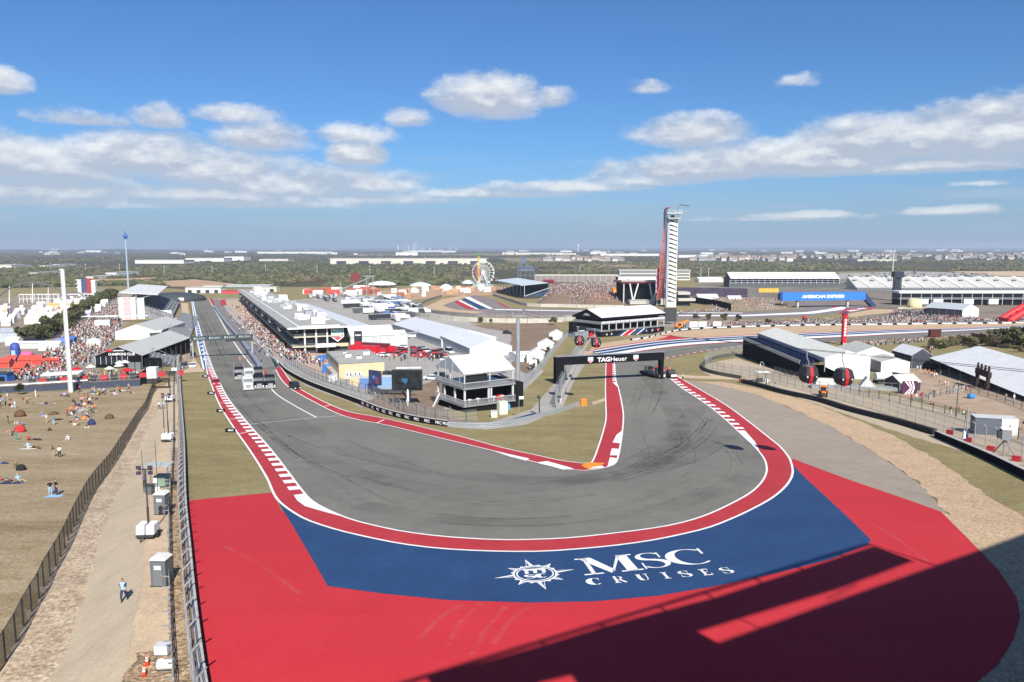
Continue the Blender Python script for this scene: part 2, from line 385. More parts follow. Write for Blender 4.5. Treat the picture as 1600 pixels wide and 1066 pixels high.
area('race_grounds',[(-900,1300),(-700,520),(-60,452),(190,447),(290,452),(420,449),(700,446),(1000,440),(1100,432),(1330,424),(1700,428),(2300,470),(2500,1300)],verge,.012,'olive dry turf around the whole circuit')
area('field',[(-700,1400),(-500,640),(0,618),(60,612),(240,606),(262,600),(262,650),(225,700),(150,800),(30,1040),(-60,1400)],drygrass,.024,'dry tan spectator lawn left of the fence')
area('dirt_shoulder',[(-60,1400),(0,1052),(60,940),(135,790),(200,690),(238,618),(250,606),(277,600),(281,700),(262,860),(290,1066),(300,1400)],sand,.036,'sandy verge on both sides of the service road')
sheet('rocky_bank',[rough(xy([(-30,1110),(0,1058),(60,945),(135,795),(200,700),(236,630),(246,636),(226,690),(190,762),(150,872),(112,985),(72,1090),(60,1130)]),.4)],rubble,.048,'rocky rubble bank along the black mesh fence')
area('service_road',[(60,1130),(118,968),(150,874),(172,793),(191,763),(214,718),(234,672),(247,636),(256,606),(264,596),(276,596),(268,612),(261,640),(254,672),(240,722),(231,790),(223,901),(209,995),(184,1090)],road,.06,'dusty paved service road')
area('stone_pile_ground',[(150,1130),(190,1060),(212,1022),(262,1008),(275,1020),(284,1066),(290,1130)],stones,.072,'brown stony ground at the end of the service road')
area('fence_gravel',[(268,700),(287,700),(292,800),(305,960),(322,1085),(330,1150),(270,1150),(264,1000),(263,850)],stones,.06,'stony strip between the fence and the concrete wall')
area('back_lane',[(282,474),(294,474),(297,520),(306,560),(318,581),(285,583),(283,520)],sand,.036,'sandy lane with parked cars beside the straight')
# paddock and pit lane
area('pit_lane',[(329,467.6),(385,466),(470,545),(560,600),(620,628),(560,632),(500,612),(460,596),(436,571),(424,609),(396,577),(357,521)],conc,.024,'pale concrete pit lane')
area('pit_apron',[(352,470),(378,468),(455,540),(530,560),(540,590),(500,585),(452,562),(418,540),(385,510)],mat('apron',(.45,.33,.24),.85,.12,.2),.036,'tan paved apron in front of the pit building')
area('paddock',[(440,470),(560,461),(640,468),(668,480),(740,506),(800,512),(800,560),(850,580),(800,630),(700,640),(640,650),(560,636),(520,600),(540,560)],conc,.03,'paved paddock behind the pit building')
area('paddock_dirt',[(560,634),(600,612),(640,606),(690,590),(695,650),(745,668),(700,668),(640,658)],brown,.042,'bare earth under the big screens')
area('earth_field',[(735,508),(865,504),(875,514),(852,540),(826,585),(800,575),(797,520)],brown,.042,'brown earth field behind the white marquees')
area('inner_service_road',[(700,668),(760,662),(830,640),(865,600),(905,545),(925,552),(895,600),(878,640),(820,665),(760,672)],conc,.048,'concrete service road inside the armco')
area('inner_lawn',[(446,580),(500,620),(600,650),(690,668),(760,674),(850,660),(900,640),(945,560),(946,626),(936,694),(925,724),(880,722),(781,700),(600,655),(486,619)],verge,.048,'olive lawn inside turn one')
# fairground, fan areas and far fields
area('fairground',[(-400,505),(-60,470),(160,452),(250,462),(180,520),(150,590),(240,606),(0,612),(-500,640)],mat('trampled',(.27,.22,.17),.95,.3,.05),.02,'trampled earth of the fan fairground')
area('tan_field',[(250,440),(300,436.5),(345,441),(380,446),(330,449),(270,448)],orange_earth,.03,'tan cleared field beyond the straight')
area('tan_field',[(110,437),(260,433),(255,436),(150,440)],orange_earth,.03,'long tan field behind the rides')
area('tan_field',[(560,457),(640,449),(760,446),(830,452),(760,462),(700,462),(640,470)],orange_earth,.03,'orange earth around the food stalls')
area('tan_field',[(780,404),(880,402),(960,405),(900,409),(800,409)],mat('dry_field',(.26,.2,.12),.95,.2,.01),.03,'dry brown field left of the observation tower')
area('tan_field',[(540,397.5),(820,396.5),(830,399),(560,400)],M['dry_field'],.03,'long dry field below the far skyline')
area('tan_field',[(1480,424),(1700,424),(1700,433),(1560,431)],sand,.03,'pale field behind the open grandstand')
area('tan_field',[(880,413),(1010,412),(1030,419),(900,421)],M['dry_field'],.03,'dry field behind the observation tower')
area('infield',[(1085,443),(1330,437),(1620,440),(1650,500),(1400,500),(1330,494),(1240,480),(1110,478)],mat('infield_dust',(.20,.165,.125),.95,.35,.03),.02,'dusty brown and grey infield before the far grandstands')
area('far_track',[(1150,456),(1240,450.5),(1330,452),(1400,456),(1400,460),(1320,456),(1240,455),(1180,461)],asph,.05,'grey asphalt of the far loop below the white roofed grandstand')
area('car_park',[(1290,428),(1420,424),(1540,427),(1560,436),(1400,436),(1300,436)],conc,.03,'car park behind the grandstands')
# --- main track
IN=[(301.7,467),(306,490),(311.5,510),(320,540),(331.6,574),(341.9,595.7),(352.2,616.3),(364.6,634.9),(379,652.4),(395.5,672),(414.1,692.7),(432.7,715.4),(451.2,740.1),(465.7,759.7),(475.4,772),(487,784),(506.3,795.5),(537.3,809.4),(568.2,819),(620,830.6),(670,838),(720,842.5),(782.5,845.6),(845,844.7),(907.5,841),(1001,830),(1055,821),(1100,808),(1141,789.5),(1172,772),(1188.7,756.6),(1196.5,743),(1198,732.8),(1195,720.5),(1186.7,708),(1172,692.6),(1151.6,673.5),(1132.8,656),(1110,637.4),(1087.7,621.8),(1065,607),(1047,592.3),(1035,580),(1030,570),(1040,561),(1075,554),(1120,547),(1186,540),(1290,535.5),(1412,530.5),(1480,526.5),(1572,520),(1700,514)]
APEX=[(326.5,467.7),(340,492),(356.4,521.8),(368.7,540),(380,556),(395.5,575),(410,592),(424.4,609),(436.8,620.5),(465.7,638),(494.6,651),(527.6,648.2),(558.5,656.8),(600,665),(635,672.6),(710,690.8),(747.6,700),(800,713.5),(840,724.5),(862.5,729.8),(896,735.6),(918.8,736.3),(945.9,732),(959.4,726),(965,717.5),(969.5,696),(972.9,671),(973.5,648.6),(970.6,626),(966,606),(962.7,596.8),(959.8,580),(960,566),(977,554.3),(1009,548.5),(1065,541.3),(1120,537.2),(1200,533),(1290,528.8),(1360,525.2),(1400,522.7),(1500,517.7),(1572,513.7),(1700,508)]
cin=curve(IN,5)
area('track',IN+APEX[::-1],asph,.08,'grey asphalt race track sweeping through the first turn')
pit_exit_in=[(436.8,572),(441,595.7),(457.4,610),(486.3,626.7),(527.6,647.3),(540,650.5),(494.6,653.5),(465.7,638),(436.8,620.5),(424.4,609),(412,590),(402,577),(418,574)]
area('pit_exit_road',pit_exit_in,asph,.07,'grey asphalt pit exit lane')
area('pit_lane_road',[(330,468),(341,468),(392,522),(436,571),(440,590),(424,608),(398,577),(358,521)],ground_mat('pit_asphalt',[(.3,(.16,.155,.15)),(.7,(.22,.21,.2))],.05,.4,.1,6),.065,'asphalt of the pit lane beside the wall')
area('access_track',[(925,628),(946,622),(946,626.5),(926,633)],sand,.066,'short sandy path from the armco opening to the kerb')
# right hand run-off: old asphalt then gravel
RUN_OUT=[(1068,594),(1120,602),(1180,616),(1250,644),(1300,668),(1360,703),(1400,731),(1438,758),(1472,795),(1530,850),(1600,925),(1700,1000)]
area('old_runoff',[(1056,588),(1076,600),(1143,640),(1203,686),(1232,715),(1238,740),(1236,760),(1300,850),(1500,1000),(1620,1000)]+RUN_OUT[::-1],asph2,.055,'pale worn asphalt run-off beside the kerb')
area('gravel_trap',[(1085,597),(1130,597),(1180,607),(1250,624),(1300,642),(1360,666),(1400,684),(1443,707),(1490,737),(1521,760),(1570,792),(1640,836),(1800,940),(1760,1020)]+RUN_OUT[::-1][1:-1],gravel,.068,'tan gravel trap right of the run-off')
area('access_track',[(1010,584),(1100,588),(1160,590),(1160,594),(1090,592),(1040,590)],sand,.05,'thin sandy path crossing the lawn by the parade trucks')
# painted run-off at the foot of the picture
area('red_runoff',[(288,784),(350,778),(426,771),(440,800),(560,850),(800,872),(1040,850),(1200,790),(1239,718),(1330,752),(1420,783),(1470,801),(1520,852),(1560,893),(1588,935),(1594,965),(1584,1000),(1560,1040),(1500,1090),(1430,1130),(1200,1200),(800,1260),(345,1300),(322,1085),(305,960),(296,865)],redp,.1,'bright red painted run-off')
area('dark_runoff',[(1470,801),(1620,850),(1800,960),(1800,1300),(1200,1300),(800,1300),(1200,1180),(1500,1080),(1594,965),(1560,893)],gravel,.075,'gravel beyond the red run-off')
area('blue_runoff',[(432,781.5),(444.4,793),(465,807.3),(527,830),(620,850.8),(720,861.5),(845,864),(970,853.5),(1100,829),(1172,799),(1223.8,766),(1237,739),(1237,725),(1255,745),(1330,815),(1361,846),(1356,853),(1300,875),(1220,896),(1130,916),(1030,933),(930,942),(830,944),(700,940),(600,930),(512,918),(480,862)],bluep,.112,'navy blue painted run-off around the outside of turn one')
# kerbs: red band outside, then white lines
OUT=[(317,540),(323.3,579.2),(330.5,601.9),(341.9,630.8),(356.3,655.5),(372.8,680),(387,700),(403.2,724.8),(417.6,749.5),(425.9,769),(433,781.5),(444.4,792.5),(465,806.5),(485.7,816.6),(527,830),(568.2,840),(620,850.6),(670,857.5),(720,861.5),(782.5,863.8),(845,863.8),(907.5,859.7),(970,853.4),(1032.5,843.8),(1100,828.5),(1141,813.3),(1172,798.9),(1203,782),(1223.8,765.5),(1235,751),(1238.6,739),(1237,727.5),(1232,715.3),(1219.7,700),(1203,686.2),(1172,661.5),(1143.3,640),(1120,625),(1099,612.6),(1076.5,599.5),(1058.5,589),(1050,583)]
cout=curve(OUT,5)
INK=IN[IN.index((331.6,574)):IN.index((1047,592.3))+1]
kin=curve([(320,540)]+INK,5)
def resn(c,n):
 t=sum((b-a).length for a,b in zip(c,c[1:]));return resample(c,t/n)[:n]+[c[-1].copy()]
kb=sheet('kerb',strip(resn(kin,220),resn(cout,220)),redk,.125,'wide red kerb around the outside of turn one')
sheet('edge_line',line(resn(cout,240),.28),whitep,.14,'white line along the outer edge of the red kerb',parent=kb)
sheet('edge_line',line(resn(kin,240),.26),whitep,.14,'white line between asphalt and red kerb',parent=kb)
# white saw teeth along the inner side of the kerb
def teeth(c,step,ln,depth,sgn,parent,far=None):
 r=resample(c,.5);n=int(step/.5);k=max(1,int(ln/.5));polys=[]
 for i in range(0,len(r)-k-1,n):
  seg=r[i:i+k+1];polys+=strip(offs(seg,.1*sgn),offs(seg,depth*sgn))
 return polys
kin_left=[p for p in resample(curve([p for p in[(320,540)]+INK if p[1]<775 and p[0]<480],5),.5)]
for i,q in enumerate([strip(offs(s_,-.1),offs(s_,-1.35))for s_ in[kin_left[a:a+5]for a in range(60,len(kin_left)-6,8)]]):
 o=sheet('kerb_block',q,whitep,.138,parent=kb)
o=sheet('kerb_block',[xy([(476,773),(487,784.5),(506.3,795.5),(537.3,809.8),(506,801.5),(477,793),(465,784.6),(459,775.5)])],whitep,.138,parent=kb)
kr=resample(curve([p for p in INK if p[0]>1040 and p[1]<690],5),.5)
for a in range(3,len(kr)-6,9):
 sheet('kerb_block',strip(offs(kr[a:a+5],-.1),offs(kr[a:a+5],-1.6)),whitep,.138,parent=kb)
sheet('kerb_block',[xy([(1151.6,674),(1172,692.6),(1187,708),(1189,711),(1180,692),(1164,674)])],whitep,.138,parent=kb)
for a,b in(((330,601),(341,597)),((342,631),(362,629)),((357,656),(382,655)),((373,679),(397,674))):
 sheet('joint_line',line(xy([a,b]),.3),whitep,.136,parent=kb)
# inside kerb of the pit exit, apex and exit
KA_IN=[(430.6,578.2),(441,595.7),(457.4,610),(486.3,626.7),(527.6,647.3),(558.5,656.6),(600,664.5),(635,672.6),(710,691),(747.6,700),(800,713.5),(840,724.7),(862.5,730),(896,736),(918.8,736.5),(945.9,732.2),(959.4,727),(965,717.5),(969.5,696),(972.9,671),(974,648.6),(970.6,626),(966,606),(962.7,596.8),(960.5,580),(959.4,566)]
KA_OUT=[(436.8,572),(445,583.3),(459.5,601.9),(486.3,618.4),(517.3,633.9),(548.2,645.2),(600,654.5),(672.5,671.6),(728.8,685.7),(781.4,700),(840,713),(873.8,720.5),(907.6,725),(922,725.5),(928,718),(936.8,693.7),(943.6,671),(947,653),(946.3,626),(946,601),(947,566)]
ci,co=curve(KA_IN,5),curve(KA_OUT,5)
ka=sheet('kerb',[ci+co[::-1]],redk,.125,'red kerb around the inside of turn one')
sheet('edge_line',line(resn(ci,160),.26),whitep,.14,parent=ka);sheet('edge_line',line(resn(co,160),.24),whitep,.14,parent=ka)
for q in([(765,704),(800,712),(827,718),(822,721.5),(795,714.5)],[(840,724),(855,722),(880,729),(897,734),(880,735.5),(858,729.5)],[(949,731),(953,716),(966,718),(961,726.5)],[(953,713),(956,702),(969,703),(966,713)],[(957,693),(963,681),(972,674),(971.5,690),(970,694)]):
 sheet('kerb_block',[xy(q)],whitep,.138,parent=ka)
for i in range(8):
 y0=570+i*3.4;sheet('kerb_block',[xy([(957,y0),(961.5+i*.2,y0),(961.8+i*.2,y0+1.9),(957,y0+1.9)])],whitep,.138,parent=ka)
sheet('kerb_block',[xy([(957,598),(963,598),(966,606),(962,603)])],whitep,.138,parent=ka)
sheet('kerb_block',[xy([(908,729),(918,724),(945,725),(935,732),(920,735)])],orangep,.142,'orange painted block at the apex',parent=ka)
sheet('kerb_block',[xy([(920,735),(928,731),(942,729.5),(944,732)])],whitep,.146,parent=ka)
for a,b in(((507,636),(518,633)),((589,662),(600,657))):sheet('joint_line',line(xy([a,b]),.3),whitep,.136,parent=ka)
# straight: blue and white painted edge, lines
bl=mat('kerb_blue',(.05,.10,.28),.7,.1,.5)
sb_in,sb_out=curve([(301.2,467),(305.5,490),(311,510),(319.6,540),(331,573)],6),curve([(299,467),(302,490),(305.5,510),(310,540),(318.5,578)],6)
sbk=sheet('kerb',strip(resn(sb_in,60),resn(sb_out,60)),bl,.125,'long blue kerb with white dashes along the straight')
a_,b_=resn(sb_in,60),resn(sb_out,60)
for i in range(6,58,2):
 f=lambda p,q,t:p+(q-p)*t
 sheet('kerb_block',[[f(a_[i],b_[i],.2),f(a_[i],b_[i],.8),f(a_[i+1],b_[i+1],.8),f(a_[i+1],b_[i+1],.2)]]if i%2==0 else[],mat('kerb_pale_blue',(.45,.53,.68),.7),.138,parent=sbk)
sheet('edge_line',line(a_,.5),whitep,.14,parent=sbk);sheet('edge_line',line(b_,.5),whitep,.14,parent=sbk)
sheet('edge_line',line(curve([(326.5,467.7),(340,492),(356.4,521.8),(368.7,540),(380,556),(395.5,575)],5),.4),whitep,.14,'white line along the pit wall side of the straight')
sheet('edge_line',line(curve([(398,577),(410,592),(424.4,609),(436.8,620.5),(465.7,638),(494.6,653.5)],5),.32),whitep,.14,'curving white pit exit line')
sheet('edge_line',line(curve([(391,664),(440,659),(494.6,653.5),(538,650.4)],4),.2),whitep,.14,'thin white line straight across the track')
sheet('red_strip',[xy([(403,576),(409,574.5),(421,588),(414,588)])],redk,.12,'short red strip at the end of the pit wall')
sheet('red_strip',[xy([(326,467.5),(332,467),(337,480),(334.5,481)])],redk,.12,'red strip at the far end of the straight')
sheet('red_strip',[xy([(343,469),(352,468),(354,477),(346,478)])],redk,.12,'red strip in the far pit lane')
sheet('green_strip',[xy([(420,552),(424,551),(436,571),(430,575)])],mat('dark_green',(.02,.05,.04),.7),.12,'dark green strip beside the pit exit')
# bands of paint along the outside of turn two
Uc=resn(curve([(918,548.5),(950,543),(1000,535.3),(1060,529.5),(1120,526),(1200,522.3),(1290,518.8),(1360,516),(1440,514),(1500,512.5),(1572,509.6),(1700,503)],5),90)
Lc=resn(curve([(948,557),(977,554),(1009,548.4),(1065,541.2),(1120,537.1),(1200,532.9),(1290,528.7),(1360,525.1),(1400,522.6),(1500,517.6),(1572,513.6),(1700,507)],5),90)
def band(a,b,m,name,label):
 f=lambda t:[p+(q-p)*t for p,q in zip(Uc,Lc)]
 return sheet(name,strip(f(a),f(b)),m,.1,label)
for a,b,m,nm,lb in((0,.1,redk,'red_stripe','thin red stripe on the outside of turn two'),(.1,.18,whitep,'white_stripe','thin white stripe below the red one on turn two'),(.18,.38,bluep,'blue_stripe','upper navy stripe along turn two'),(.38,.46,whitep,'white_stripe','thin white stripe between two navy stripes'),(.46,.66,bluep,'blue_stripe','lower navy stripe along turn two'),(.66,.92,whitep,'white_stripe','broad white stripe nearest the asphalt of turn two'),(.92,1.0,redk,'red_stripe','thin red stripe along the asphalt edge of turn two')):
 band(a,b,m,nm,lb)
area('gravel_trap',[(905,560),(930,538),(985,530),(1045,520),(1100,515),(1180,511.5),(1290,509),(1420,507.5),(1600,505),(1700,498),(1700,503.5),(1572,510),(1500,513),(1440,514.5),(1290,519.3),(1120,526.5),(1060,530),(1000,536),(950,544)],gravel,.07,'tan gravel between turn two and its wall')
area('red_flash',[(1025,531.5),(1040,527.5),(1047,523.5),(1058,527),(1070,528.5),(1062,530)],redp,.105,'red painted flash above turn two')
kr2=resn(curve([(1040,560.4),(1075,553.6),(1120,546.6),(1186,539.6),(1290,535.1),(1412,530.2),(1480,526.2),(1572,519.6)],5),80)
k2=sheet('kerb',line(kr2,1.1),redk,.12,'red and white kerb along the inside of turn two')
for i in range(0,80,2):sheet('kerb_block',line(kr2[i:i+2],.6),whitep,.135,parent=k2)
# esses and the far loops
area('far_track',[(668,477),(700,466),(745,461.5),(770,467),(798,481.5),(850,483),(930,484.5),(1050,486.5),(1160,487.2),(1225,485.2),(1258,481.3),(1266,478.5),(1256,475.5),(1240,476),(1236,473),(1262,472),(1300,474.8),(1345,478),(1362,483),(1330,487),(1290,492),(1200,498),(1060,499),(900,494),(760,492),(700,488)],pinkasph,.06,'pinkish asphalt of the esses in the middle distance')
area('gravel_trap',[(664,480),(690,468),(726,461.5),(732,464),(700,474),(692,478),(712,484),(760,488),(740,490),(690,486)],gravel,.075,'pale gravel around the far left bend')
for q,m,lb in(([(709,472.5),(716,470),(744,483.5),(731,484)],redk,'red painted patch in the far bend'),([(722,468),(727,466),(763,482.5),(750,483.5)],bluep,'navy painted patch in the far bend'),([(726,465.5),(733,463.6),(771,482.6),(764,483)],whitep,'white painted stripe in the far bend'),([(716,470),(719,469),(748,483.4),(745,483.8)],whitep,'thin white stripe between red and navy patches'),([(776,473),(780,473),(797,481.5),(792,481.8)],redk,'red kerb at the exit of the far bend'),([(771,483.2),(860,484.8),(1050,488),(1160,489),(1160,489.8),(1050,489),(860,486),(775,484.6)],whitep,'white edge line of the esses'),([(1060,492.5),(1160,492.5),(1260,488),(1292,484),(1310,479.5),(1322,480.2),(1318,484),(1270,490.4),(1160,494.5),(1060,494)],whitep,'broad white stripe on the far right loop'),([(1310,490),(1322,483),(1362,480.6),(1366,482.5),(1340,485),(1316,491)],redk,'red painted run-off on the far right loop'),([(1296,478.6),(1308,477.2),(1313,479.6),(1304,481.8)],redk,'red kerb inside the far right loop'),([(1322,486),(1332,484.5),(1346,484),(1330,487)],whitep,'white block in the red paint of the far loop'),([(1338,482.6),(1350,481.8),(1356,482.6),(1342,483.6)],whitep,'white block at the tip of the red paint'),([(1316,489),(1324,486.5),(1328,487.3),(1320,490)],bluep,'navy block in the red paint of the far loop')):
 sheet('painted_patch',[xy(q)],m,.09+.01*('block' in lb),lb)
area('gravel_trap',[(1316,492),(1366,483),(1400,484),(1405,488),(1360,492),(1330,496)],gravel,.075,'tan gravel by the far right loop')
area('walkway',[(1020,503),(1200,500),(1400,497),(1600,497),(1600,506),(1400,507),(1200,511),(1050,515)],M['trampled'],.06,'trampled spectator walkway behind turn two')
area('right_plaza',[(1410,575),(1480,560),(1560,575),(1640,610),(1700,640),(1700,720),(1600,690),(1500,640),(1400,620)],mat('plaza_dirt',(.36,.265,.185),.95,.18,.25),.03,'tan dirt plaza in front of the right marquee')
area('barrier_road',[(1110,590),(1160,590),(1300,640),(1450,690),(1600,728),(1700,770),(1700,700),(1560,660),(1400,620),(1300,605),(1220,580),(1150,560),(1105,568),(1098,580)],road,.028,'sandy service road behind the tyre wall')
# ---------------------------------------------------------------- shared object materials and builders
steel=mat('galvanised',(.42,.43,.44),.45,.1,3,metal=.6)
dsteel=mat('dark_steel',(.06,.062,.066),.5,metal=.3)
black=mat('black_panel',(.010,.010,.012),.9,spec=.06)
blackm=mat('black_scrim',(.013,.0135,.0145),.95,.2,.6,spec=.05)
white=mat('white_pvc',(.68,.69,.68),.55,.05,.5)
greypvc=mat('grey_pvc',(.50,.51,.51),.6,.08,.4)
whitew=mat('white_wall',(.68,.68,.66),.6,.05,.6)
concrete=mat('barrier_concrete',(.40,.385,.36),.9,.2,1.2)
glass=mat('dark_glass',(.015,.019,.025),.12,spec=.6)
rubber=mat('rubber',(.02,.02,.02),.8)
red=mat('red_gloss',(.48,.02,.03),.4)
bluec=mat('blue_cover',(.04,.14,.42),.6)
orange=mat('orange_gloss',(.8,.22,.03),.5)
yellow=mat('yellow_gloss',(.8,.48,.05),.5)
green=mat('dark_green_box',(.20,.27,.22),.6,.1,2)
beige=mat('beige_stucco',(.55,.44,.28),.85,.08,.6)
whitelet=mat('white_letters',(.8,.8,.8),.6)
meshgrey=mat('chainlink',(.36,.37,.37),.6,alpha=.20)
meshdark=mat('dark_mesh',(.035,.036,.028),.8,alpha=.62)
seat_grey=mat('seat_aluminium',(.42,.42,.41),.5,.12,.8)
def frame(a,b):
 A,B=(p if isinstance(p,Vector)else G(*p)for p in(a,b));d=B-A
 return A,math.atan2(d.y,d.x),math.hypot(d.x,d.y)
FONTCACHE={}
def text_mesh(s,size=1.0,bold=0.0,shear=0.0):
 cu=bpy.data.curves.new('lettering','FONT');cu.body=s;cu.size=size;cu.offset=bold;cu.shear=shear;cu.align_x='CENTER';cu.align_y='CENTER';cu.resolution_u=3
 o=bpy.data.objects.new('lettering',cu);COL.objects.link(o);bpy.context.view_layer.update()
 me=bpy.data.meshes.new_from_object(o.evaluated_get(bpy.context.evaluated_depsgraph_get()));bpy.data.objects.remove(o);return me
def lettering(s,w,h,m,parent,loc,ax='x',bold=.02,name='lettering',depth=.03,flip=False):
 """text w wide and h tall standing on a face: ax 'x' faces -y, '-y' means text runs along -y and faces -x"""
 key=(s,bold)
 if key not in FONTCACHE:FONTCACHE[key]=text_mesh(s,1,bold)
 me=FONTCACHE[key].copy();xs=[v.co.x for v in me.vertices];ys=[v.co.y for v in me.vertices]
 sx,sy=w/(max(xs)-min(xs)),h/(max(ys)-min(ys));cx_,cy_=(max(xs)+min(xs))/2,(max(ys)+min(ys))/2
 for v in me.vertices:
  u,t=(v.co.x-cx_)*sx,(v.co.y-cy_)*sy
  if ax=='x':v.co=(u,0,t)
  elif ax=='y':v.co=(0,u,t)
  elif ax=='-y':v.co=(0,-u,t)
  else:v.co=(u,t,0)
 me.materials.clear();me.materials.append(m)
 o=link(bpy.data.objects.new(name,me),parent);o.location=loc;return o
def fence_posts(parent,c,spacing,post,off=0.0,name='post',every_rot=True):
 """copies of one post mesh along a polyline in the parent's space (parent sits at the origin)"""
 r=resample(c,spacing);out=[]
 for i,p in enumerate(r[:-1]):
  d=r[i+1]-p;o=post if not out and post.name not in COL.objects else post.copy()
  if o.name not in COL.objects:COL.objects.link(o)
  o.parent=parent;o.location=(p.x,p.y,g(p.y));o.rotation_euler=(0,0,math.atan2(d.y,d.x));out.append(o)
 return out
def ribbon(mb,c,z0,z1,m,o=0.0,thick=0.0):
 cc=offs(c,o)if o else c
 for a,b in zip(cc,cc[1:]):
  ga,gb=g(a.y),g(b.y)
  if thick:
   d=(b-a).normalized();n=Vector((-d.y,d.x))*thick/2
   v=[(p.x+s*n.x,p.y+s*n.y,gg+z)for p,gg in((a,ga),(b,gb))for s in(1,-1)for z in(z0,z1)]
   mb.add(v,[(0,1,5,4),(2,6,7,3),(1,3,7,5),(0,4,6,2),(0,2,3,1),(4,5,7,6)],m)
  else:mb.add([(a.x,a.y,ga+z0),(b.x,b.y,gb+z0),(b.x,b.y,gb+z1),(a.x,a.y,ga+z1)],[(0,1,2,3)],m)
 return mb
def make_post(h,w=.1,m=None,arm=0.0,armh=.5):
 b=MB();b.box((0,0,h/2-.1),(w,w,h+.2),m or steel)
 if arm:b.bar((0,0,h),(0,arm,h+armh),w*.8,w*.8,m or steel)
 o=b.build('post');COL.objects.unlink(o);return o
def catch_fence(name,label,pts,h,spacing,base=0.0,arm=0.0,m=None,mesh=None,rails=(.98,),k=4,group=None,cat='fence',rr=.03,world=None):
 c=world or resample(curve(pts,k),spacing);t=thing(name,label,cat,(0,0,0),0,group)
 p=make_post(h+base,.11,m,arm);fence_posts(t,c,spacing,p)
 b=MB();ribbon(b,c,base+.05,base+h,mesh or meshgrey);b.build('wire_mesh',t,fix=False)
 b=MB()
 for q in rails:
  for a,d in zip(c,c[1:]):b.tube((a.x,a.y,g(a.y)+base+h*q),(d.x,d.y,g(d.y)+base+h*q),rr,m or steel,4,caps=False)
 b.build('rail',t);return t
def block_wall(name,label,pts,h,th,step,m,cap=None,k=4,group=None,cat='barrier',base=-.3):
 c=resample(curve(pts,k),step);t=thing(name,label,cat,(0,0,0),0,group)
 for a,b in zip(c,c[1:]):
  if(b-a).length<.3:continue
  e=(b-a)*.012
  mb=MB();ribbon(mb,[a+e,b-e],base,h,m,0,th)
  if cap:ribbon(mb,[a+e,b-e],h,h+.06,cap,0,th+.04)
  mb.build('barrier_block',t,fix=True)
 return t
def marquee(name,label,loc,rz,W_,D,eave,ridge,along='x',bays=4,roof=None,wall=None,gable=None,sink=1.5,open_front=False,cat='marquee',group=None,wb=None,over=.25,solid_back=True,doors=0):
 """frame tent; ridge runs along local x or y; each roof bay and each wall bay is its own part"""
 roof=roof or white;wall=wall or white;gable=gable or wall
 t=thing(name,label,cat,loc,rz,group)
 Lx,Wx=(W_,D)if along=='x' else(D,W_)
 def P(a,c,z):return(a,c,z)if along=='x' else(c,a,z)
 n=max(1,bays)
 for i in range(n):
  a0,a1=Lx*i/n+.04,Lx*(i+1)/n-.04
  for s in(0,1):
   c0,c1=(-over,Wx/2)if s==0 else(Wx+over,Wx/2);sl_=(ridge-eave)/(Wx/2);z0=eave-over*sl_
   b=MB();b.add([P(a0,c0,z0),P(a1,c0,z0),P(a1,c1,ridge),P(a0,c1,ridge),P(a0,c0,z0+.08),P(a1,c0,z0+.08),P(a1,c1,ridge+.08),P(a0,c1,ridge+.08)],[(0,1,2,3),(4,5,6,7),(0,1,5,4),(1,2,6,5),(2,3,7,6),(3,0,4,7)],roof)
   b.build('roof_panel',t)
   if open_front and s==0:continue
   cc=.03 if s==0 else Wx-.03
   b=MB();b.add([P(a0,cc-.03,-sink),P(a1,cc-.03,-sink),P(a1,cc-.03,eave),P(a0,cc-.03,eave),P(a0,cc+.03,-sink),P(a1,cc+.03,-sink),P(a1,cc+.03,eave),P(a0,cc+.03,eave)],[(0,1,2,3),(4,5,6,7),(0,1,5,4),(1,2,6,5),(2,3,7,6),(3,0,4,7)],wall)
   b.build('wall_panel',t)
 for a in(.03,Lx-.03):
  b=MB();pr=[(0,-sink),(Wx,-sink),(Wx,eave),(Wx/2,ridge),(0,eave)]
  b.add([P(a-.03,c,z)for c,z in pr]+[P(a+.03,c,z)for c,z in pr],[(0,1,2,3,4),(9,8,7,6,5)]+[(i,(i+1)%5,5+(i+1)%5,5+i)for i in range(5)],gable)
  b.build('gable',t)
 fr=MB()
 for i in range(n+1):
  a=Lx*i/n
  for c in(0,Wx):fr.tube(P(a,c,-sink),P(a,c,eave),.07,steel,4)
  fr.tube(P(a,0,eave),P(a,Wx/2,ridge-.02),.06,steel,4);fr.tube(P(a,Wx,eave),P(a,Wx/2,ridge-.02),.06,steel,4)
 fr.build('tent_frame',t)
 if doors:
  for i in range(doors):
   w=min(2.0,(Wx-.8)/doors-.2);c=Wx*(i+1)/(doors+1)
   b=MB();a=-.05
   b.add([P(a,c-w/2,0),P(a,c+w/2,0),P(a,c+w/2,min(2.6,eave-.3)),P(a,c-w/2,min(2.6,eave-.3)),P(a-.04,c-w/2,0),P(a-.04,c+w/2,0),P(a-.04,c+w/2,min(2.6,eave-.3)),P(a-.04,c-w/2,min(2.6,eave-.3))],[(0,1,2,3),(4,5,6,7),(0,1,5,4),(1,2,6,5),(2,3,7,6),(3,0,4,7)],greypvc)
   b.build('door',t)
 return t
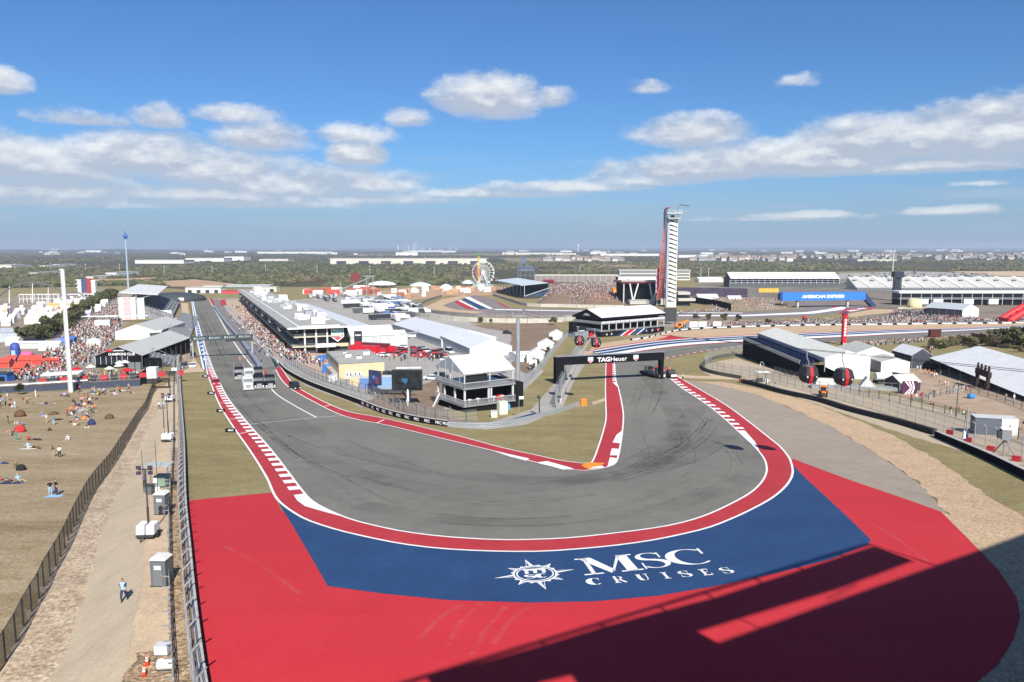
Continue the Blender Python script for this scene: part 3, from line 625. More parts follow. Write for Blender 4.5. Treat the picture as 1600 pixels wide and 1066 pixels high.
# ---------------------------------------------------------------- the grandstand behind and above the camera (throws the foreground shade)
def cast(px,py,z):
 p=G(px,py);k=(z-p.z)/tan(SUN_EL);return(p.x+SUNH.x*k,p.y+SUNH.y*k)
ZR=29.5
st=thing('grandstand','tall steel grandstand behind the viewer whose roof shades the red run-off','grandstand')
b=MB();b.prism([cast(*q,ZR)for q in((669,1066),(850,1014),(944,985),(1119,939),(1369,857),(1425,878),(1310,921),(1087,989))]+[cast(1125,1010.6,ZR),cast(905,1080,ZR),cast(893,1056,ZR),cast(850,1066,ZR),cast(700,1120,ZR)],ZR,ZR+.35,dsteel);b.build('roof',st)
back=[cast(1125,1010.6,ZR),cast(1525,867,ZR),cast(1600,839,ZR)]
e0,e1=Vector(back[1]),Vector(back[2]);ed=(e1-e0).normalized();far=e1+ed*26
bk=Vector((.35,-.94))*60
b=MB();b.prism([back[0],back[1],(far.x,far.y),(far.x+bk.x,far.y+bk.y),(back[0][0]-55+bk.x,back[0][1]-30+bk.y),(back[0][0]-55,back[0][1]-30),cast(700,1120,ZR),cast(905,1080,ZR)],ZR+.02,ZR+.37,dsteel);b.build('roof',st)
b=MB();r0,r1=cast(560,1090,ZR+1),cast(1356,851,ZR+1)
b.tube((*r0,ZR+1),(*r1,ZR+1),.15,dsteel,6)
re=cast(1472,889,ZR+1);b.tube((*r1,ZR+1),(*re,ZR+1),.11,dsteel,6)
for px,py,qx,qy in((735,1036,745,1044),(846,1004,852,1013),(937,976,946,985),(1030,950,1040,958),(1104,929,1113,938),(1180,905,1190,914),(1245,886,1255,896),(1310,866,1318,876)):
 b.tube((*cast(px,py,ZR+1),ZR+1),(*cast(qx,qy,ZR+.3),ZR+.3),.11,dsteel,5)
b.tube((*cast(1290,938,ZR),ZR),(*cast(1335,915,ZR),ZR),.06,dsteel,5);b.tube((*cast(1155,968,ZR),ZR),(*cast(1190,985,ZR),ZR),.06,dsteel,5)
b.build('railing',st)
b=MB();d2=Vector((.87,.5));n2=Vector((.5,-.87))
for i in range(26):b.box((d2.x*6+n2.x*(4+i*.85),d2.y*6+n2.y*(4+i*.85)-6,10+i*.52),(90,.85,.3),seat_grey,atan2(d2.y,d2.x))
b.build('seating_tier',st)
for i in range(-3,6):
 p=d2*(i*9)+n2*27;b=MB();b.tube((p.x,p.y,0),(p.x,p.y,ZR),.3,steel,8);b.build('column',st)
b=MB();p=d2*8+n2*29;b.box((p.x,p.y,14.5),(96,.3,29),dsteel,atan2(d2.y,d2.x));b.build('back_wall',st)
# ---------------------------------------------------------------- MSC ground artwork
art=thing('painted_logo','white compass star emblem and MSC CRUISES lettering on the blue run-off','painted sign',(0,0,0))
def aff(o,ex,ey):
 o,ex,ey=Vector(o),Vector(ex),Vector(ey);return lambda u,v:o+ex*u+ey*v
P2=lambda px,py:G(px,py).xy
# letters are laid in a frame: u along the baseline, v towards the top
o_,rx_,ty_=P2(914,901.5),P2(1124,881),P2(897,876)
A1=aff(o_,rx_-o_,ty_-o_)
def gpoly(f,polys):return[[f(u,v)for u,v in p]for p in polys]
def thick(pts,ws):
 pts=[Vector(p)for p in pts];L_,R_=[],[]
 for i,p in enumerate(pts):
  d=(pts[min(i+1,len(pts)-1)]-pts[max(i-1,0)]).normalized();n=Vector((-d.y,d.x));w=ws[i]if isinstance(ws,list)else ws
  L_.append(p+n*w/2);R_.append(p-n*w/2)
 return[[L_[i],L_[i+1],R_[i+1],R_[i]]for i in range(len(pts)-1)]
def letter_S(x,y,w,h,t):
 pts,ws=[],[]
 for i in range(25):
  s=i/24;a=radians(30+240*(s/.5))if s<=.5 else radians(90-240*((s-.5)/.5)+0)
  if s<=.5:c=(x+w/2+w*.42*cos(a),y+h*.74+h*.21*sin(a))
  else:c=(x+w/2+w*.46*cos(radians(90-240*((s-.5)/.5))),y+h*.265+h*.235*sin(radians(90-240*((s-.5)/.5))))
  pts.append(c);ws.append(t*(.42+.75*math.exp(-((s-.5)/.2)**2)))
 r=thick(catmull([Vector(p)for p in pts],2),[ws[min(len(ws)-1,i//2)]for i in range(len(pts)*2-1)])
 r+=[[(x+w*.84,y+h*.62),(x+w*.9,y+h*.62),(x+w*.92,y+h*.95),(x+w*.86,y+h*.95)],[(x+w*.02,y+h*.38),(x+w*.08,y+h*.38),(x+w*.06,y+h*.02),(x,y+h*.02)]]
 return r
def letter_C(x,y,w,h,t):
 pts,ws=[],[]
 for i in range(23):
  a=radians(48+264*i/22);pts.append(Vector((x+w*.52+w*.47*cos(a),y+h*.5+h*.48*sin(a))));ws.append(t*(.45+.8*max(0,-cos(a))))
 return thick(pts,ws)+[[(x+w*.84,y+h*.62),(x+w*.9,y+h*.62),(x+w*.92,y+h*.98),(x+w*.86,y+h*.98)]]
def serif(x0,x1,y,h):return[(x0,y),(x1,y),(x1,y+h),(x0,y+h)]
def letter_M(x,y,w,h,t):
 return[[(x+w*.13,y),(x+w*.2,y),(x+w*.2,y+h),(x+w*.13,y+h)],[(x+w*.06,y+h),(x+w*.28,y+h),(x+w*.56,y+h*.14),(x+w*.46,y)],[(x+w*.46,y),(x+w*.53,y+h*.1),(x+w*.82,y+h),(x+w*.76,y+h)],[(x+w*.74,y),(x+w*.93,y),(x+w*.93,y+h),(x+w*.74,y+h)],serif(x,x+w*.33,y,h*.06),serif(x+w*.64,x+w*1.02,y,h*.06),serif(x,x+w*.2,y+h*.94,h*.06),serif(x+w*.8,x+w*1.02,y+h*.94,h*.06)]
for i,q in enumerate((letter_M(0,0,.42,1,.1),letter_S(.445,.01,.2,1.0,.062),letter_C(.675,0,.32,1.0,.062))):
 polys=gpoly(A1,q);sheet('letter',polys,whitep,.128+.0008*i,parent=art)
# small serif word below
o2,r2=P2(923,917),P2(1150,897.5);A2=aff(o2,r2-o2,(ty_-o_)*.36)
def U_(x,w):return thick([(x+w*.18,1),(x+w*.18,.4),(x+w*.28,.1),(x+w*.5,.03),(x+w*.72,.1),(x+w*.82,.4),(x+w*.82,1)],[.2*w*1.5,.2*w*1.5,.2*w*1.4,.12*w,.08*w,.08*w,.08*w])+[serif(x,x+w*.38,.93,.07),serif(x+w*.66,x+w,.93,.07)]
def R_(x,w):return[serif(x+w*.12,x+w*.34,0,1),serif(x,x+w*.48,0,.07)]+thick([(x+w*.2,.95),(x+w*.6,.93),(x+w*.76,.75),(x+w*.6,.53),(x+w*.3,.5)],[.1*w,.1*w,.22*w,.1*w,.1*w])+[[(x+w*.4,.5),(x+w*.62,.5),(x+w*1.02,0),(x+w*.78,0)]]
def I_(x,w):return[serif(x+w*.3,x+w*.7,0,1),serif(x+w*.05,x+w*.95,0,.07),serif(x+w*.05,x+w*.95,.93,.07)]
def E_(x,w):return[serif(x+w*.12,x+w*.38,0,1),serif(x,x+w*.9,0,.1),serif(x,x+w*.86,.9,.1),serif(x+w*.3,x+w*.66,.46,.09),[(x+w*.82,0),(x+w*.92,0),(x+w*.96,.3),(x+w*.88,.3)],[(x+w*.8,1),(x+w*.88,1),(x+w*.88,.74),(x+w*.82,.74)]]
wd=.082
for i,q in enumerate((letter_C(0,0,wd,1,.034),R_(.165,wd),U_(.33,wd),I_(.5,wd*.6),letter_S(.625,0,wd*.85,1,.034),E_(.775,wd*.85),letter_S(.92,0,wd*.85,1,.034))):
 sheet('letter',gpoly(A2,q),whitep,.128,parent=art)
# compass star
c0=P2(836,899);A3=aff(c0,(P2(900,893)-P2(772,902))/2,(P2(827,874)-P2(847,922))/2)
star=[]
for i in range(16):
 a=2*pi*i/16+.10;r=1.0 if i%4==0 else(.78 if i%2==0 else .60)
 a0,a1=a-pi/16,a+pi/16;ri=.5
 tip=(r*cos(a),r*sin(a));l_,r_=(ri*cos(a0),ri*sin(a0)),(ri*cos(a1),ri*sin(a1));mid=(ri*.96*cos(a),ri*.96*sin(a))
 star.append([tip,l_,mid,r_])
sheet('star_rays',gpoly(A3,star),whitep,.127,parent=art)
inner=[[(.9*x-(.012*y),.9*y+(.012*x))for x,y in(q[0],(q[0][0]*.62+q[3][0]*.38*.9,q[0][1]*.62+q[3][1]*.38*.9),(q[3][0]*1.02,q[3][1]*1.02),(q[2][0]*1.08,q[2][1]*1.08))]for q in star]
sheet('star_facets',gpoly(A3,inner),bluep,.131,parent=art)
ring=lambda r,n=40:[(r*cos(2*pi*i/n),r*sin(2*pi*i/n))for i in range(n)]
for r,m_,z in((.54,whitep,.134),(.49,bluep,.137),(.455,whitep,.140),(.42,bluep,.143)):sheet('star_disc',gpoly(A3,[ring(r)]),m_,z,parent=art)
mlet=[serif(-.24,-.15,-.02,.24),serif(-.03,.06,-.02,.24),serif(.18,.27,-.02,.24),serif(-.28,.27,.19,.09),serif(-.1,-.03,.15,.06),serif(.12,.18,.15,.06)]
mlet=[[(u+v*.1,v+.04)for u,v in p]for p in mlet]
clet=[[(u*.62+.0,v*.24-.28)for u,v in p]for p in letter_S(-.42,0,.38,1,.2)[:-2]+letter_C(.04,0,.38,1,.2)[:-1]]
sheet('star_letters',gpoly(A3,mlet+clet),whitep,.147,parent=art)
# dark rubber marks on the asphalt
def worn_film(name,col,lo,hi,sc,st,rot=0):
 """thin deposit whose coverage breaks up with noise"""
 m=mat(name,col,.85,spec=.2);t=m.node_tree;q=t.links.new;ge=t.nodes.new('ShaderNodeNewGeometry');mp=t.nodes.new('ShaderNodeMapping');q(ge.outputs['Position'],mp.inputs[0]);mp.inputs['Scale'].default_value=st;mp.inputs['Rotation'].default_value=(0,0,rot)
 n=t.nodes.new('ShaderNodeTexNoise');q(mp.outputs[0],n.inputs['Vector']);n.inputs['Scale'].default_value=sc;n.inputs['Detail'].default_value=6;r=t.nodes.new('ShaderNodeMapRange');q(n.outputs['Fac'],r.inputs[0]);r.inputs[1].default_value=.38;r.inputs[2].default_value=.68;r.inputs[3].default_value=lo;r.inputs[4].default_value=hi;q(r.outputs[0],t.nodes['Principled BSDF'].inputs['Alpha']);return m
tyre=worn_film('tyre_marks',(.055,.053,.05),.05,.5,.7,(1,1,1))
film=worn_film('rubber_film',(.07,.068,.066),.0,.17,.1,(1,1,1));dust=worn_film('dust_film',(.30,.28,.25),.0,.30,.3,(1,1,1));scuff=worn_film('scuff_film',(.55,.36,.33),.0,.12,.9,(.5,1.5,1),.6)
for i,(q,w,m_,lb)in enumerate((([(312,490),(335,545),(352,590),(390,640),(450,690),(540,735),(660,762),(790,768),(900,752),(965,735),(1020,708),(1062,672),(1085,640),(1075,615)],4.2,film,'dark rubbered racing line through turn one'),([(330,500),(352,548),(385,600),(440,650),(540,700),(680,735),(820,752),(930,748),(1010,735),(1090,705),(1130,680)],5.5,film,'second broad band of rubber through turn one'),([(560,790),(720,815),(880,815),(1020,798),(1120,768),(1172,740),(1168,705)],3.4,film,'outer band of rubber round turn one'),([(1000,735),(1060,690),(1050,640),(1020,600),(1005,570),(1040,552),(1130,541),(1280,532)],4.0,film,'rubbered line leading out of turn one'),([(498,748),(520,775),(560,806)],1.6,dust,'pale dusty streak on the asphalt edge'),([(470,720),(560,790),(700,825)],3.0,dust,'pale dusty band outside the racing line'),([(990,600),(1000,660),(985,720)],2.5,dust,'pale dusty band inside the exit'))):
 sheet('rubber_band',line(curve(q,6),w),m_,.0811+.0004*i,kind='structure',label=lb)
for q in([(700,1010),(720,975),(752,945)],[(735,1030),(760,985),(790,950)],[(770,1010),(800,970),(828,950)],[(655,1000),(690,965),(720,948)],[(340,850),(400,880),(470,930)],[(1290,790),(1380,830),(1450,880)]):sheet('scuff',line(curve(q,6),.4),scuff,.103,kind='structure',label='pale tyre scuff on the red run-off')
for o_ in(-4.6,-9.4):sheet('paving_joint',line(offs(resn(curve([p for p in IN if 574<=p[1]and p[0]<1050 or p[0]>1050 and p[1]>592],5),200),-o_),0.07),tyre,.0842,kind='structure',label='thin paving joint running round the asphalt')
def skid(pts,w=.25):
 w*=.8
 return sheet('tyre_mark',line(curve(pts,6),w),tyre,.0845,kind='structure',label='dark tyre mark curving across the asphalt')
for q,w in(([(1047,684),(1055,672),(1080,670),(1110,680),(1150,686)],.16),([(988,698),(1000,703),(1018,715),(1045,706),(1065,692),(1060,672)],.2),([(1016,715),(1012,700),(1004,680)],.14),([(1064,664),(1090,655),(1120,660),(1142,675)],.14),([(970,735),(1010,718),(1050,702),(1068,690)],.3),([(1025,705),(1018,698),(1030,690)],.13),([(515,735),(560,760),(620,790)],.2),([(400,655),(440,690),(470,715)],.3),([(400,660),(470,690),(545,716)],.22),([(545,690),(600,712),(690,742)],.16),([(430,672),(500,700),(620,733)],.14),([(480,770),(540,785),(560,800)],.12),([(310,480),(330,520),(345,555)],.6),([(318,480),(338,520),(352,552)],.5),([(306,478),(320,510),(330,540)],.5),([(950,740),(1000,742),(1080,725),(1130,700)],.2),([(700,820),(850,822),(1000,800),(1090,765)],.18),([(640,800),(800,812),(960,795),(1080,750)],.16)):skid(q,w)
rk=random.Random(17)
for i in range(26):
 j=rk.uniform(-14,14);skid([(x+j*1.4+rk.uniform(-5,5),y+j*.5+rk.uniform(-3,3))for x,y in rk.choice(([(360,610),(410,665),(480,720),(560,752)],[(560,745),(680,775),(800,785),(920,768)],[(960,750),(1030,722),(1085,682),(1110,655)],[(1000,640),(1010,610),(1015,585)],[(325,500),(340,535),(355,570)],[(1040,700),(1090,690),(1130,700),(1160,725)]))],rk.uniform(.1,.22))
# ---------------------------------------------------------------- left side: fences, service road furniture
c=resample(curve([(330,1150),(316,1066),(303,957),(295.5,872),(288.5,786),(287,700),(284,650),(281,600),(281,572)],5),3.0)
t=thing('concrete_barrier','long low concrete wall with track face painted dark as shade beside the red run-off','barrier')
for a,d in zip(c,c[1:]):
 mb=MB();e=(d-a)*.01;ribbon(mb,[a+e,d-e],-.3,1.0,concrete,0,.42);mb.build('barrier_block',t)
mb=MB();ribbon(mb,c,.0,.95,black,-.25,.05);mb.build('shade_facing',t)  # black strip paints the wall's track face as its shaded side
cf=offs(c,.55)
t=catch_fence('catch_fence','tall steel catch fence running behind the concrete wall on the left',None,3.3,3.0,0,-.5,None,None,(.18,.36,.54,.72,.9,1.0),world=cf)
t=thing('handrail_fence','grey spectator railing with short cross struts beside the service road','fence')
cr=resample(offs(c,1.5),2.2);p=make_post(1.25,.08,steel,.45,.1);fence_posts(t,cr,2.2,p)
mb=MB()
for z in(.4,.8,1.2):
 for a,d in zip(cr,cr[1:]):mb.tube((a.x,a.y,g(a.y)+z),(d.x,d.y,g(d.y)+z),.035,steel,4,caps=False)
ribbon(mb,cr,.05,1.2,meshgrey);mb.build('rail',t)
# black mesh fence along the lawn
FB=[(-40,1105),(14.8,1025.6),(31.7,990.7),(47.8,959.8),(61.2,937),(71.1,912.8),(83.2,892.7),(102,856.5),(120,815),(144,769),(173,731),(189,704),(202.7,681.6),(216,659),(227.5,643),(236.5,618.6),(244,609.5)]
cb=resample(catmull(xy(FB),4),2.4)
t=thing('mesh_fence','black mesh covered chain link fence along the edge of the lawn','fence')
p=make_post(2.05,.09,dsteel);fence_posts(t,cb,2.4,p)
mb=MB();ribbon(mb,cb,.02,1.98,meshdark);mb.build('mesh_panel',t,fix=False)
mb=MB();[mb.tube((a.x,a.y,g(a.y)+2),(d.x,d.y,g(d.y)+2),.03,dsteel,4,caps=False)for a,d in zip(cb,cb[1:])];mb.build('top_rail',t)
# portable toilets
grey_box=mat('toilet_grey',(.115,.125,.135),.6,.06,2)
def toilet(px,py,w_px,label,rz):
 p=G(px,py);t=thing('portable_toilet',label,'portable toilet',p,rz,'portable toilets on the service road');w=1.15
 b=MB();b.box((0,w/2,1.05),(w,w,2.1),grey_box);b.box((0,w/2,.06),(w+.1,w+.1,.12),dsteel);b.build('cabin',t)
 b=MB();b.add([(-.62,-.05,2.1),(.62,-.05,2.1),(.62,w+.05,2.1),(-.62,w+.05,2.1),(-.45,.12,2.32),(.45,.12,2.32),(.45,w-.12,2.32),(-.45,w-.12,2.32)],[(0,3,2,1),(4,5,6,7),(0,1,5,4),(1,2,6,5),(2,3,7,6),(3,0,4,7)],mat('toilet_roof',(.62,.62,.58),.5));b.build('roof',t)
 b=MB();b.box((.0,-.02,1.0),(.72,.05,1.8),mat('toilet_door',(.14,.15,.16),.5));d=b.build('door',t)
 b=MB();b.box((.28,-.06,1.0),(.06,.04,.16),steel);b.build('handle',d)
 b=MB();b.box((.0,-.055,1.55),(.5,.02,.3),whitelet);b.build('sign_panel',t)
 b=MB();b.tube((.4,w-.1,2.2),(.4,w-.1,2.7),.05,grey_box,6);b.build('vent_pipe',t)
toilet(248,918,28,'grey portable toilet with white sign, nearer one on the service road',-.04)
toilet(250,805,21,'grey portable toilet behind the white light trailer, farther one',-.02)
# light tower trailers
def light_tower(px,py,h,label,rz=0.0,s=1.0):
 p=G(px,py);t=thing('light_tower',label,'light tower',p,rz,'mobile light towers along the service road')
 for sx in(-.42,.42):
  b=MB();b.add([(sx-.36,-.75,.55),(sx+.36,-.75,.55),(sx+.36,.75,.55),(sx-.36,.75,.55),(sx-.34,-.7,1.35),(sx+.34,-.6,1.35),(sx+.34,.6,1.35),(sx-.34,.7,1.35)],[(0,3,2,1),(4,5,6,7),(0,1,5,4),(1,2,6,5),(2,3,7,6),(3,0,4,7)],whitew);b.build('engine_cover',t)
 b=MB();b.box((0,0,.45),(1.5,1.9,.2),dsteel);b.bar((0,-.9,.45),(0,-2.0,.4),.1,.1,dsteel);b.build('chassis',t)
 for sx in(-.85,.85):
  b=MB();b.tube((sx-.1,0,.33),(sx+.1,0,.33),.33,rubber,12);b.build('wheel',t)
 b=MB();b.tube((0,.2,.6),(0,.2,h*.45),.11,dsteel,6);b.tube((0,.2,h*.45),(0,.2,h),.07,dsteel,6);b.build('mast',t)
 b=MB();b.bar((-.6,.2,h),(.6,.2,h),.08,.08,dsteel)
 hd=b.build('lamp_bar',t)
 for sx in(-.5,.5):
  for dz in(-.25,.25):
   b=MB();b.add([(sx-.22,-.05,h+dz-.16),(sx+.22,-.05,h+dz-.16),(sx+.22,-.05,h+dz+.16),(sx-.22,-.05,h+dz+.16),(sx-.12,.25,h+dz-.1),(sx+.12,.25,h+dz-.1),(sx+.12,.25,h+dz+.1),(sx-.12,.25,h+dz+.1)],[(0,1,2,3),(7,6,5,4),(0,4,5,1),(1,5,6,2),(2,6,7,3),(3,7,4,0)],mat('lamp_housing',(.05,.045,.07),.4));b.build('floodlight',t)
 return t
light_tower(232,840,6.3,'white twin cover light tower trailer in front of the far toilet',.1)
light_tower(266,628,6.5,'white light tower trailer beside two people walking on the road',0)
light_tower(274,582,5.2,'small white light tower trailer at the far end of the road',0)
light_tower(263,690,7.5,'white light tower trailer halfway along the catch fence',0)
# marshal post with canopy
p=G(243,768);t=thing('marshal_canopy','grey green flat sun canopy on posts over a marshal post','canopy',p,-.05)
b=MB();b.add([(-1.1,-.6,3.0),(2.0,-.6,3.1),(1.9,1.0,3.25),(-1.0,.9,3.15),(-1.1,-.6,3.06),(2.0,-.6,3.16),(1.9,1.0,3.31),(-1.0,.9,3.21)],[(0,3,2,1),(4,5,6,7),(0,1,5,4),(1,2,6,5),(2,3,7,6),(3,0,4,7)],mat('canopy_cloth',(.33,.36,.35),.7));b.build('cloth',t)
for x,y in((-.95,-.5),(1.85,-.5),(-.9,.8),(1.8,.9)):
 b=MB();b.tube((x,y,0),(x,y,3.05),.04,dsteel,6);b.build('pole',t)
p=G(251,762);t=thing('generator','pale green equipment box on a dark skid under the canopy','generator',p,-.03)
b=MB();b.box((0,.5,.8),(1.4,1.3,1.2),green);b.build('housing',t);b=MB();b.box((0,.5,.1),(1.5,1.4,.2),dsteel);b.build('skid',t);b=MB();b.box((-.55,-.18,.95),(.5,.04,.6),whitelet);b.build('panel',t)
p=G(234,773);t=thing('rubbish_bin','dark grey wheeled bin beside the green equipment box','bin',p)
b=MB();b.add([(-.32,-.3,0.05),(.32,-.3,0.05),(.32,.3,0.05),(-.32,.3,0.05),(-.42,-.4,1.05),(.42,-.4,1.05),(.42,.4,1.05),(-.42,.4,1.05)],[(0,3,2,1),(4,5,6,7),(0,1,5,4),(1,2,6,5),(2,3,7,6),(3,0,4,7)],grey_box);b.build('bin_body',t)
b=MB();b.box((0,0,1.09),(.9,.86,.08),dsteel);b.build('lid',t)
p=G(246,770);o=MB();o.lathe([(.05,0),(.32,.02),(.34,.5),(.26,.68),(.05,.72)],(0,0,0),whitew,12);o=o.build('water_drum',None,True);o.location=p;tag(o,'small white drum between the bin and the far toilet','drum')
for q,w_ in(((247,775),6.5),((225,770),5.0),((258,690),6),((256,668),6.5)):
 p=G(*q);o=MB();o.tube((0,0,0),(0,0,w_),.045,dsteel,6,.025);o=o.build('antenna_mast');o.location=p;tag(o,{247:'thin antenna mast rising through the marshal canopy',225:'thin dark mast standing left of the bin',258:'thin mast beside the catch fence, nearer of two',256:'thin mast beside the catch fence, farther of two'}[q[0]],'mast')
# cones
for q,lb in(((230,1041.5),'orange traffic cone with white bands standing farther from the viewer'),((225.5,1058.5),'orange traffic cone with white bands standing nearest the viewer')):
 p=G(*q);t=thing('traffic_cone',lb,'traffic cone',p,.3,'two traffic cones on the stony ground')
 co_=mat('cone_orange',(.85,.09,.03),.6)
 b=MB();b.box((0,0,.03),(.38,.38,.06),co_);b.build('base',t)
 b=MB();b.lathe([(.15,.06),(.03,.72)],(0,0,0),co_,12);b.build('cone_body',t,True)
 for z in(.36,.52):
  r=.15-.12*(z-.06)/.66;b=MB();b.lathe([(r+.006,z),(r-.012,z+.1)],(0,0,0),whitelet,12);b.build('white_band',t,True)
# bits beside the railing near the bottom
for q,s,lb in(((255,1022),.55,'grey satellite box lying by the railing near the cones'),((258,1046),.5,'white plastic drum lying by the railing near the cones')):
 p=G(*q);b=MB();(b.box((0,0,s*.6),(s*1.5,s*1.2,s*1.2),greypvc)if 'box' in lb else b.tube((-.4,0,.32),(.5,.1,.32),.32,whitew,12));b.box((0,0,.05),(s*1.7,s*1.3,.1),dsteel);o=b.build('equipment_case');o.location=p;tag(o,lb,'case')
# small boards on the verge
for q,n_ in(((321,590),'150'),((330,617),'100'),((345,645),'75'),((360,676),'50')):
 p=G(*q);t=thing('marker_board','low black sponsor board on the verge, %s along the red kerb'%{'150':'farthest','100':'second farthest','75':'second nearest','50':'nearest'}[n_],'board',p,.05,'marker boards on the left verge')
 b=MB();b.box((0,0,.42),(1.7,.12,.62),black);b.build('board_face',t);b=MB();b.box((-.7,.05,.06),(.06,.3,.12),steel);b.box((.7,.05,.06),(.06,.3,.12),steel);b.build('feet',t)
 lettering('MSC',.9,.3,whitelet,t,(0.1,-.07,.42))
# ---------------------------------------------------------------- the black gantry over the exit road
A,rz,Lg=frame((875,601),(1040,593));Lg=31.0
t=thing('gantry','black sponsor gantry spanning the track with white TAGHeuer lettering','gantry',A,rz)
t.location.x-=1.1
b=MB();b.bx(0,2.3,0,1.6,-1.0,6.95,black);b.build('leg',t)
b=MB();b.bx(Lg-1.0,Lg,.1,1.5,-1.0,4.85,black);b.build('leg',t)
b=MB();b.bx(2.302,Lg,0,1.6,4.87,6.8,black);b.build('beam',t)
b=MB();b.bx(0,Lg,.2,1.4,6.97,7.05,steel)
for i in range(15):b.tube((i*Lg/14,.1,7.05),(i*Lg/14,.1,7.4),.03,steel,4)
b.tube((0,.1,7.4),(Lg,.1,7.4),.03,steel,4);b.build('catwalk',t)
lettering('TAG',3.55,1.15,whitelet,t,(13.3,-.05,5.83),bold=.03);lettering('Heuer',4.7,1.15,whitelet,t,(17.65,-.05,5.83),bold=.0)
shg,shr=mat('shield_green',(.24,.55,.47),.6),mat('shield_red',(.62,.07,.09),.6)
def shield(parent,x,y,z,s,ax='x'):
 P=(lambda u,w,d:(x+u*s,y-d,z+w*s))
 for poly,m_,d,nm in(([(-.5,.5),(.5,.5),(.5,-.15),(0,-.55),(-.5,-.15)],whitelet,.02,'shield'),([(-.44,.44),(.44,.44),(.44,.08),(-.44,.08)],shg,.045,'shield_top'),([(-.44,.03),(.44,.03),(.44,-.12),(0,-.46),(-.44,-.12)],shr,.045,'shield_bottom')):
  b=MB();n=len(poly);b.add([P(u,w,d)for u,w in poly]+[P(u,w,d-.02)for u,w in poly],[tuple(range(n)),tuple(reversed(range(n,2*n)))]+[(i,(i+1)%n,n+(i+1)%n,n+i)for i in range(n)],m_);b.build(nm,parent)
 lettering('TAG',.62*s,.22*s,whitelet,parent,(x,y-.07,z+.26*s),bold=.03);lettering('HEUER',.74*s,.22*s,whitelet,parent,(x,y-.07,z-.07*s),bold=.02)
shield(t,9.6,0,5.85,1.45);shield(t,22.6,0,5.85,1.45)
# ---------------------------------------------------------------- inside of turn one: armco, banner wall and fences
t=block_wall('guard_rail','silver armco guard rail curving round the inside of turn one',[(700,667),(740,668.5),(780,667),(814,660.5),(859,649.5),(893,638.5),(908,633)],.95,.22,3.2,steel)
mb=MB();cg=curve([(700,667),(740,668.5),(780,667),(814,660.5),(859,649.5),(893,638.5),(908,633)],4)
for z in(.2,.5,.8):ribbon(mb,cg,z-.1,z+.1,mat('armco',(.5,.53,.55),.35,metal=.5),-.16,.1)
mb.build('rail',t)
p=G(912,634);b=MB();b.bx(-.6,.6,-.3,.5,0,1.5,orange);b.bx(-.62,.62,-.32,.52,.5,.6,mat('dark_orange',(.55,.12,.02),.5));b.bx(-.62,.62,-.32,.52,1.0,1.1,M['dark_orange']);o=b.build('crash_cushion');o.location=p;tag(o,'orange crash cushion at the end of the silver armco','crash barrier')
BW=[(437,571),(445,580),(460,590),(486,603),(527.6,619),(569,634.5),(597.5,646),(635,656),(672.5,663),(700,667)]
t=block_wall('banner_wall','black banner wall with white MSC letters curving past the pit exit',BW,1.1,.4,3.0,black,concrete)
cw=resample(curve(BW,5),3.0)
for i in range(len(cw)-13,len(cw)-1):
 a,d=cw[i],cw[i+1];m_=(a+d)/2;o=lettering('MSC',1.5,.55,whitelet,t,(0,0,0));ag=atan2(d.y-a.y,d.x-a.x);n_=Vector((sin(ag),-cos(ag)))*.22
 o.location=(m_.x+n_.x,m_.y+n_.y,g(m_.y)+.6);o.rotation_euler=(0,0,ag)
catch_fence('catch_fence','catch fence with tall posts behind the black banner wall',None,3.0,3.0,.2,-.5,None,None,(.3,.6,1.0),world=resample(offs(curve(BW,5),1.0),3.0))
catch_fence('wire_fence','thin wire fence along the inner service road by the paddock',[(447,566),(490,590),(540,608),(590,622),(640,648),(700,662),(745,659)],2.4,3.4,0,0,dsteel,None,(.5,1))
t=block_wall('concrete_barrier','grey concrete wall beside the inner lawn under the black gantry',[(876,630),(880,618),(888,600),(896,582),(903,566),(912,549),(924,531),(938,522)],1.1,.5,3.0,concrete)
catch_fence('catch_fence','catch fence on the grey wall beside the black gantry leg',[(868,636),(874,616),(882,598),(890,580),(897,564),(906,547),(918,530)],3.2,3.2,0,.4,None,mat('fence_sheet',(.4,.41,.42),.6,alpha=.45),(.3,.65,1))
catch_fence('panel_fence','grey panelled fence with braces climbing past the small white tents',[(818,603),(832,592),(848,575),(862,556),(878,536),(895,520),(905,512)],2.6,3.0,0,0,None,mat('grey_sheet',(.44,.46,.48),.5,alpha=.8),(.5,1))
p=G(836,655);t=thing('sponsor_banner','dark blue banner board lying behind the armco','banner',G(791,664),frame((791,664),(837,654))[1]);l_=frame((791,664),(837,654))[2]
b=MB();b.bx(0,l_,0,.08,.05,.75,bluep);b.build('banner_face',t);b=MB();[b.tube((x,.1,0),(x,.1,.75),.03,steel,4)for x in(0,l_/2,l_)];b.build('stakes',t)
for q,h,lb in(((811,655),4.5,'thin flag pole with small white flag by the armco'),((870,640),3.0,'thin marshal pole behind the armco end')):
 p=G(*q);t=thing('flag_pole',lb,'flag pole',p);b=MB();b.tube((0,0,0),(0,0,h),.05,steel,6);b.build('pole',t)
 b=MB();b.box((.45,0,h-.35),(.8,.03,.55),whitelet if h>4 else dsteel);b.build('flag',t)
p=G(843,650);t=thing('light_tower','dark lifting light mast by the inner service road','light tower',p);b=MB();b.tube((0,0,0),(-.1,0,4),.12,dsteel,6);b.build('mast',t)
b=MB();b.bar((-.4,0,4.0),(.1,0,3.5),.5,.5,dsteel);b.build('lamp_head',t);b=MB();b.box((0,0,.2),(1.1,.9,.4),dsteel);b.build('base',t)
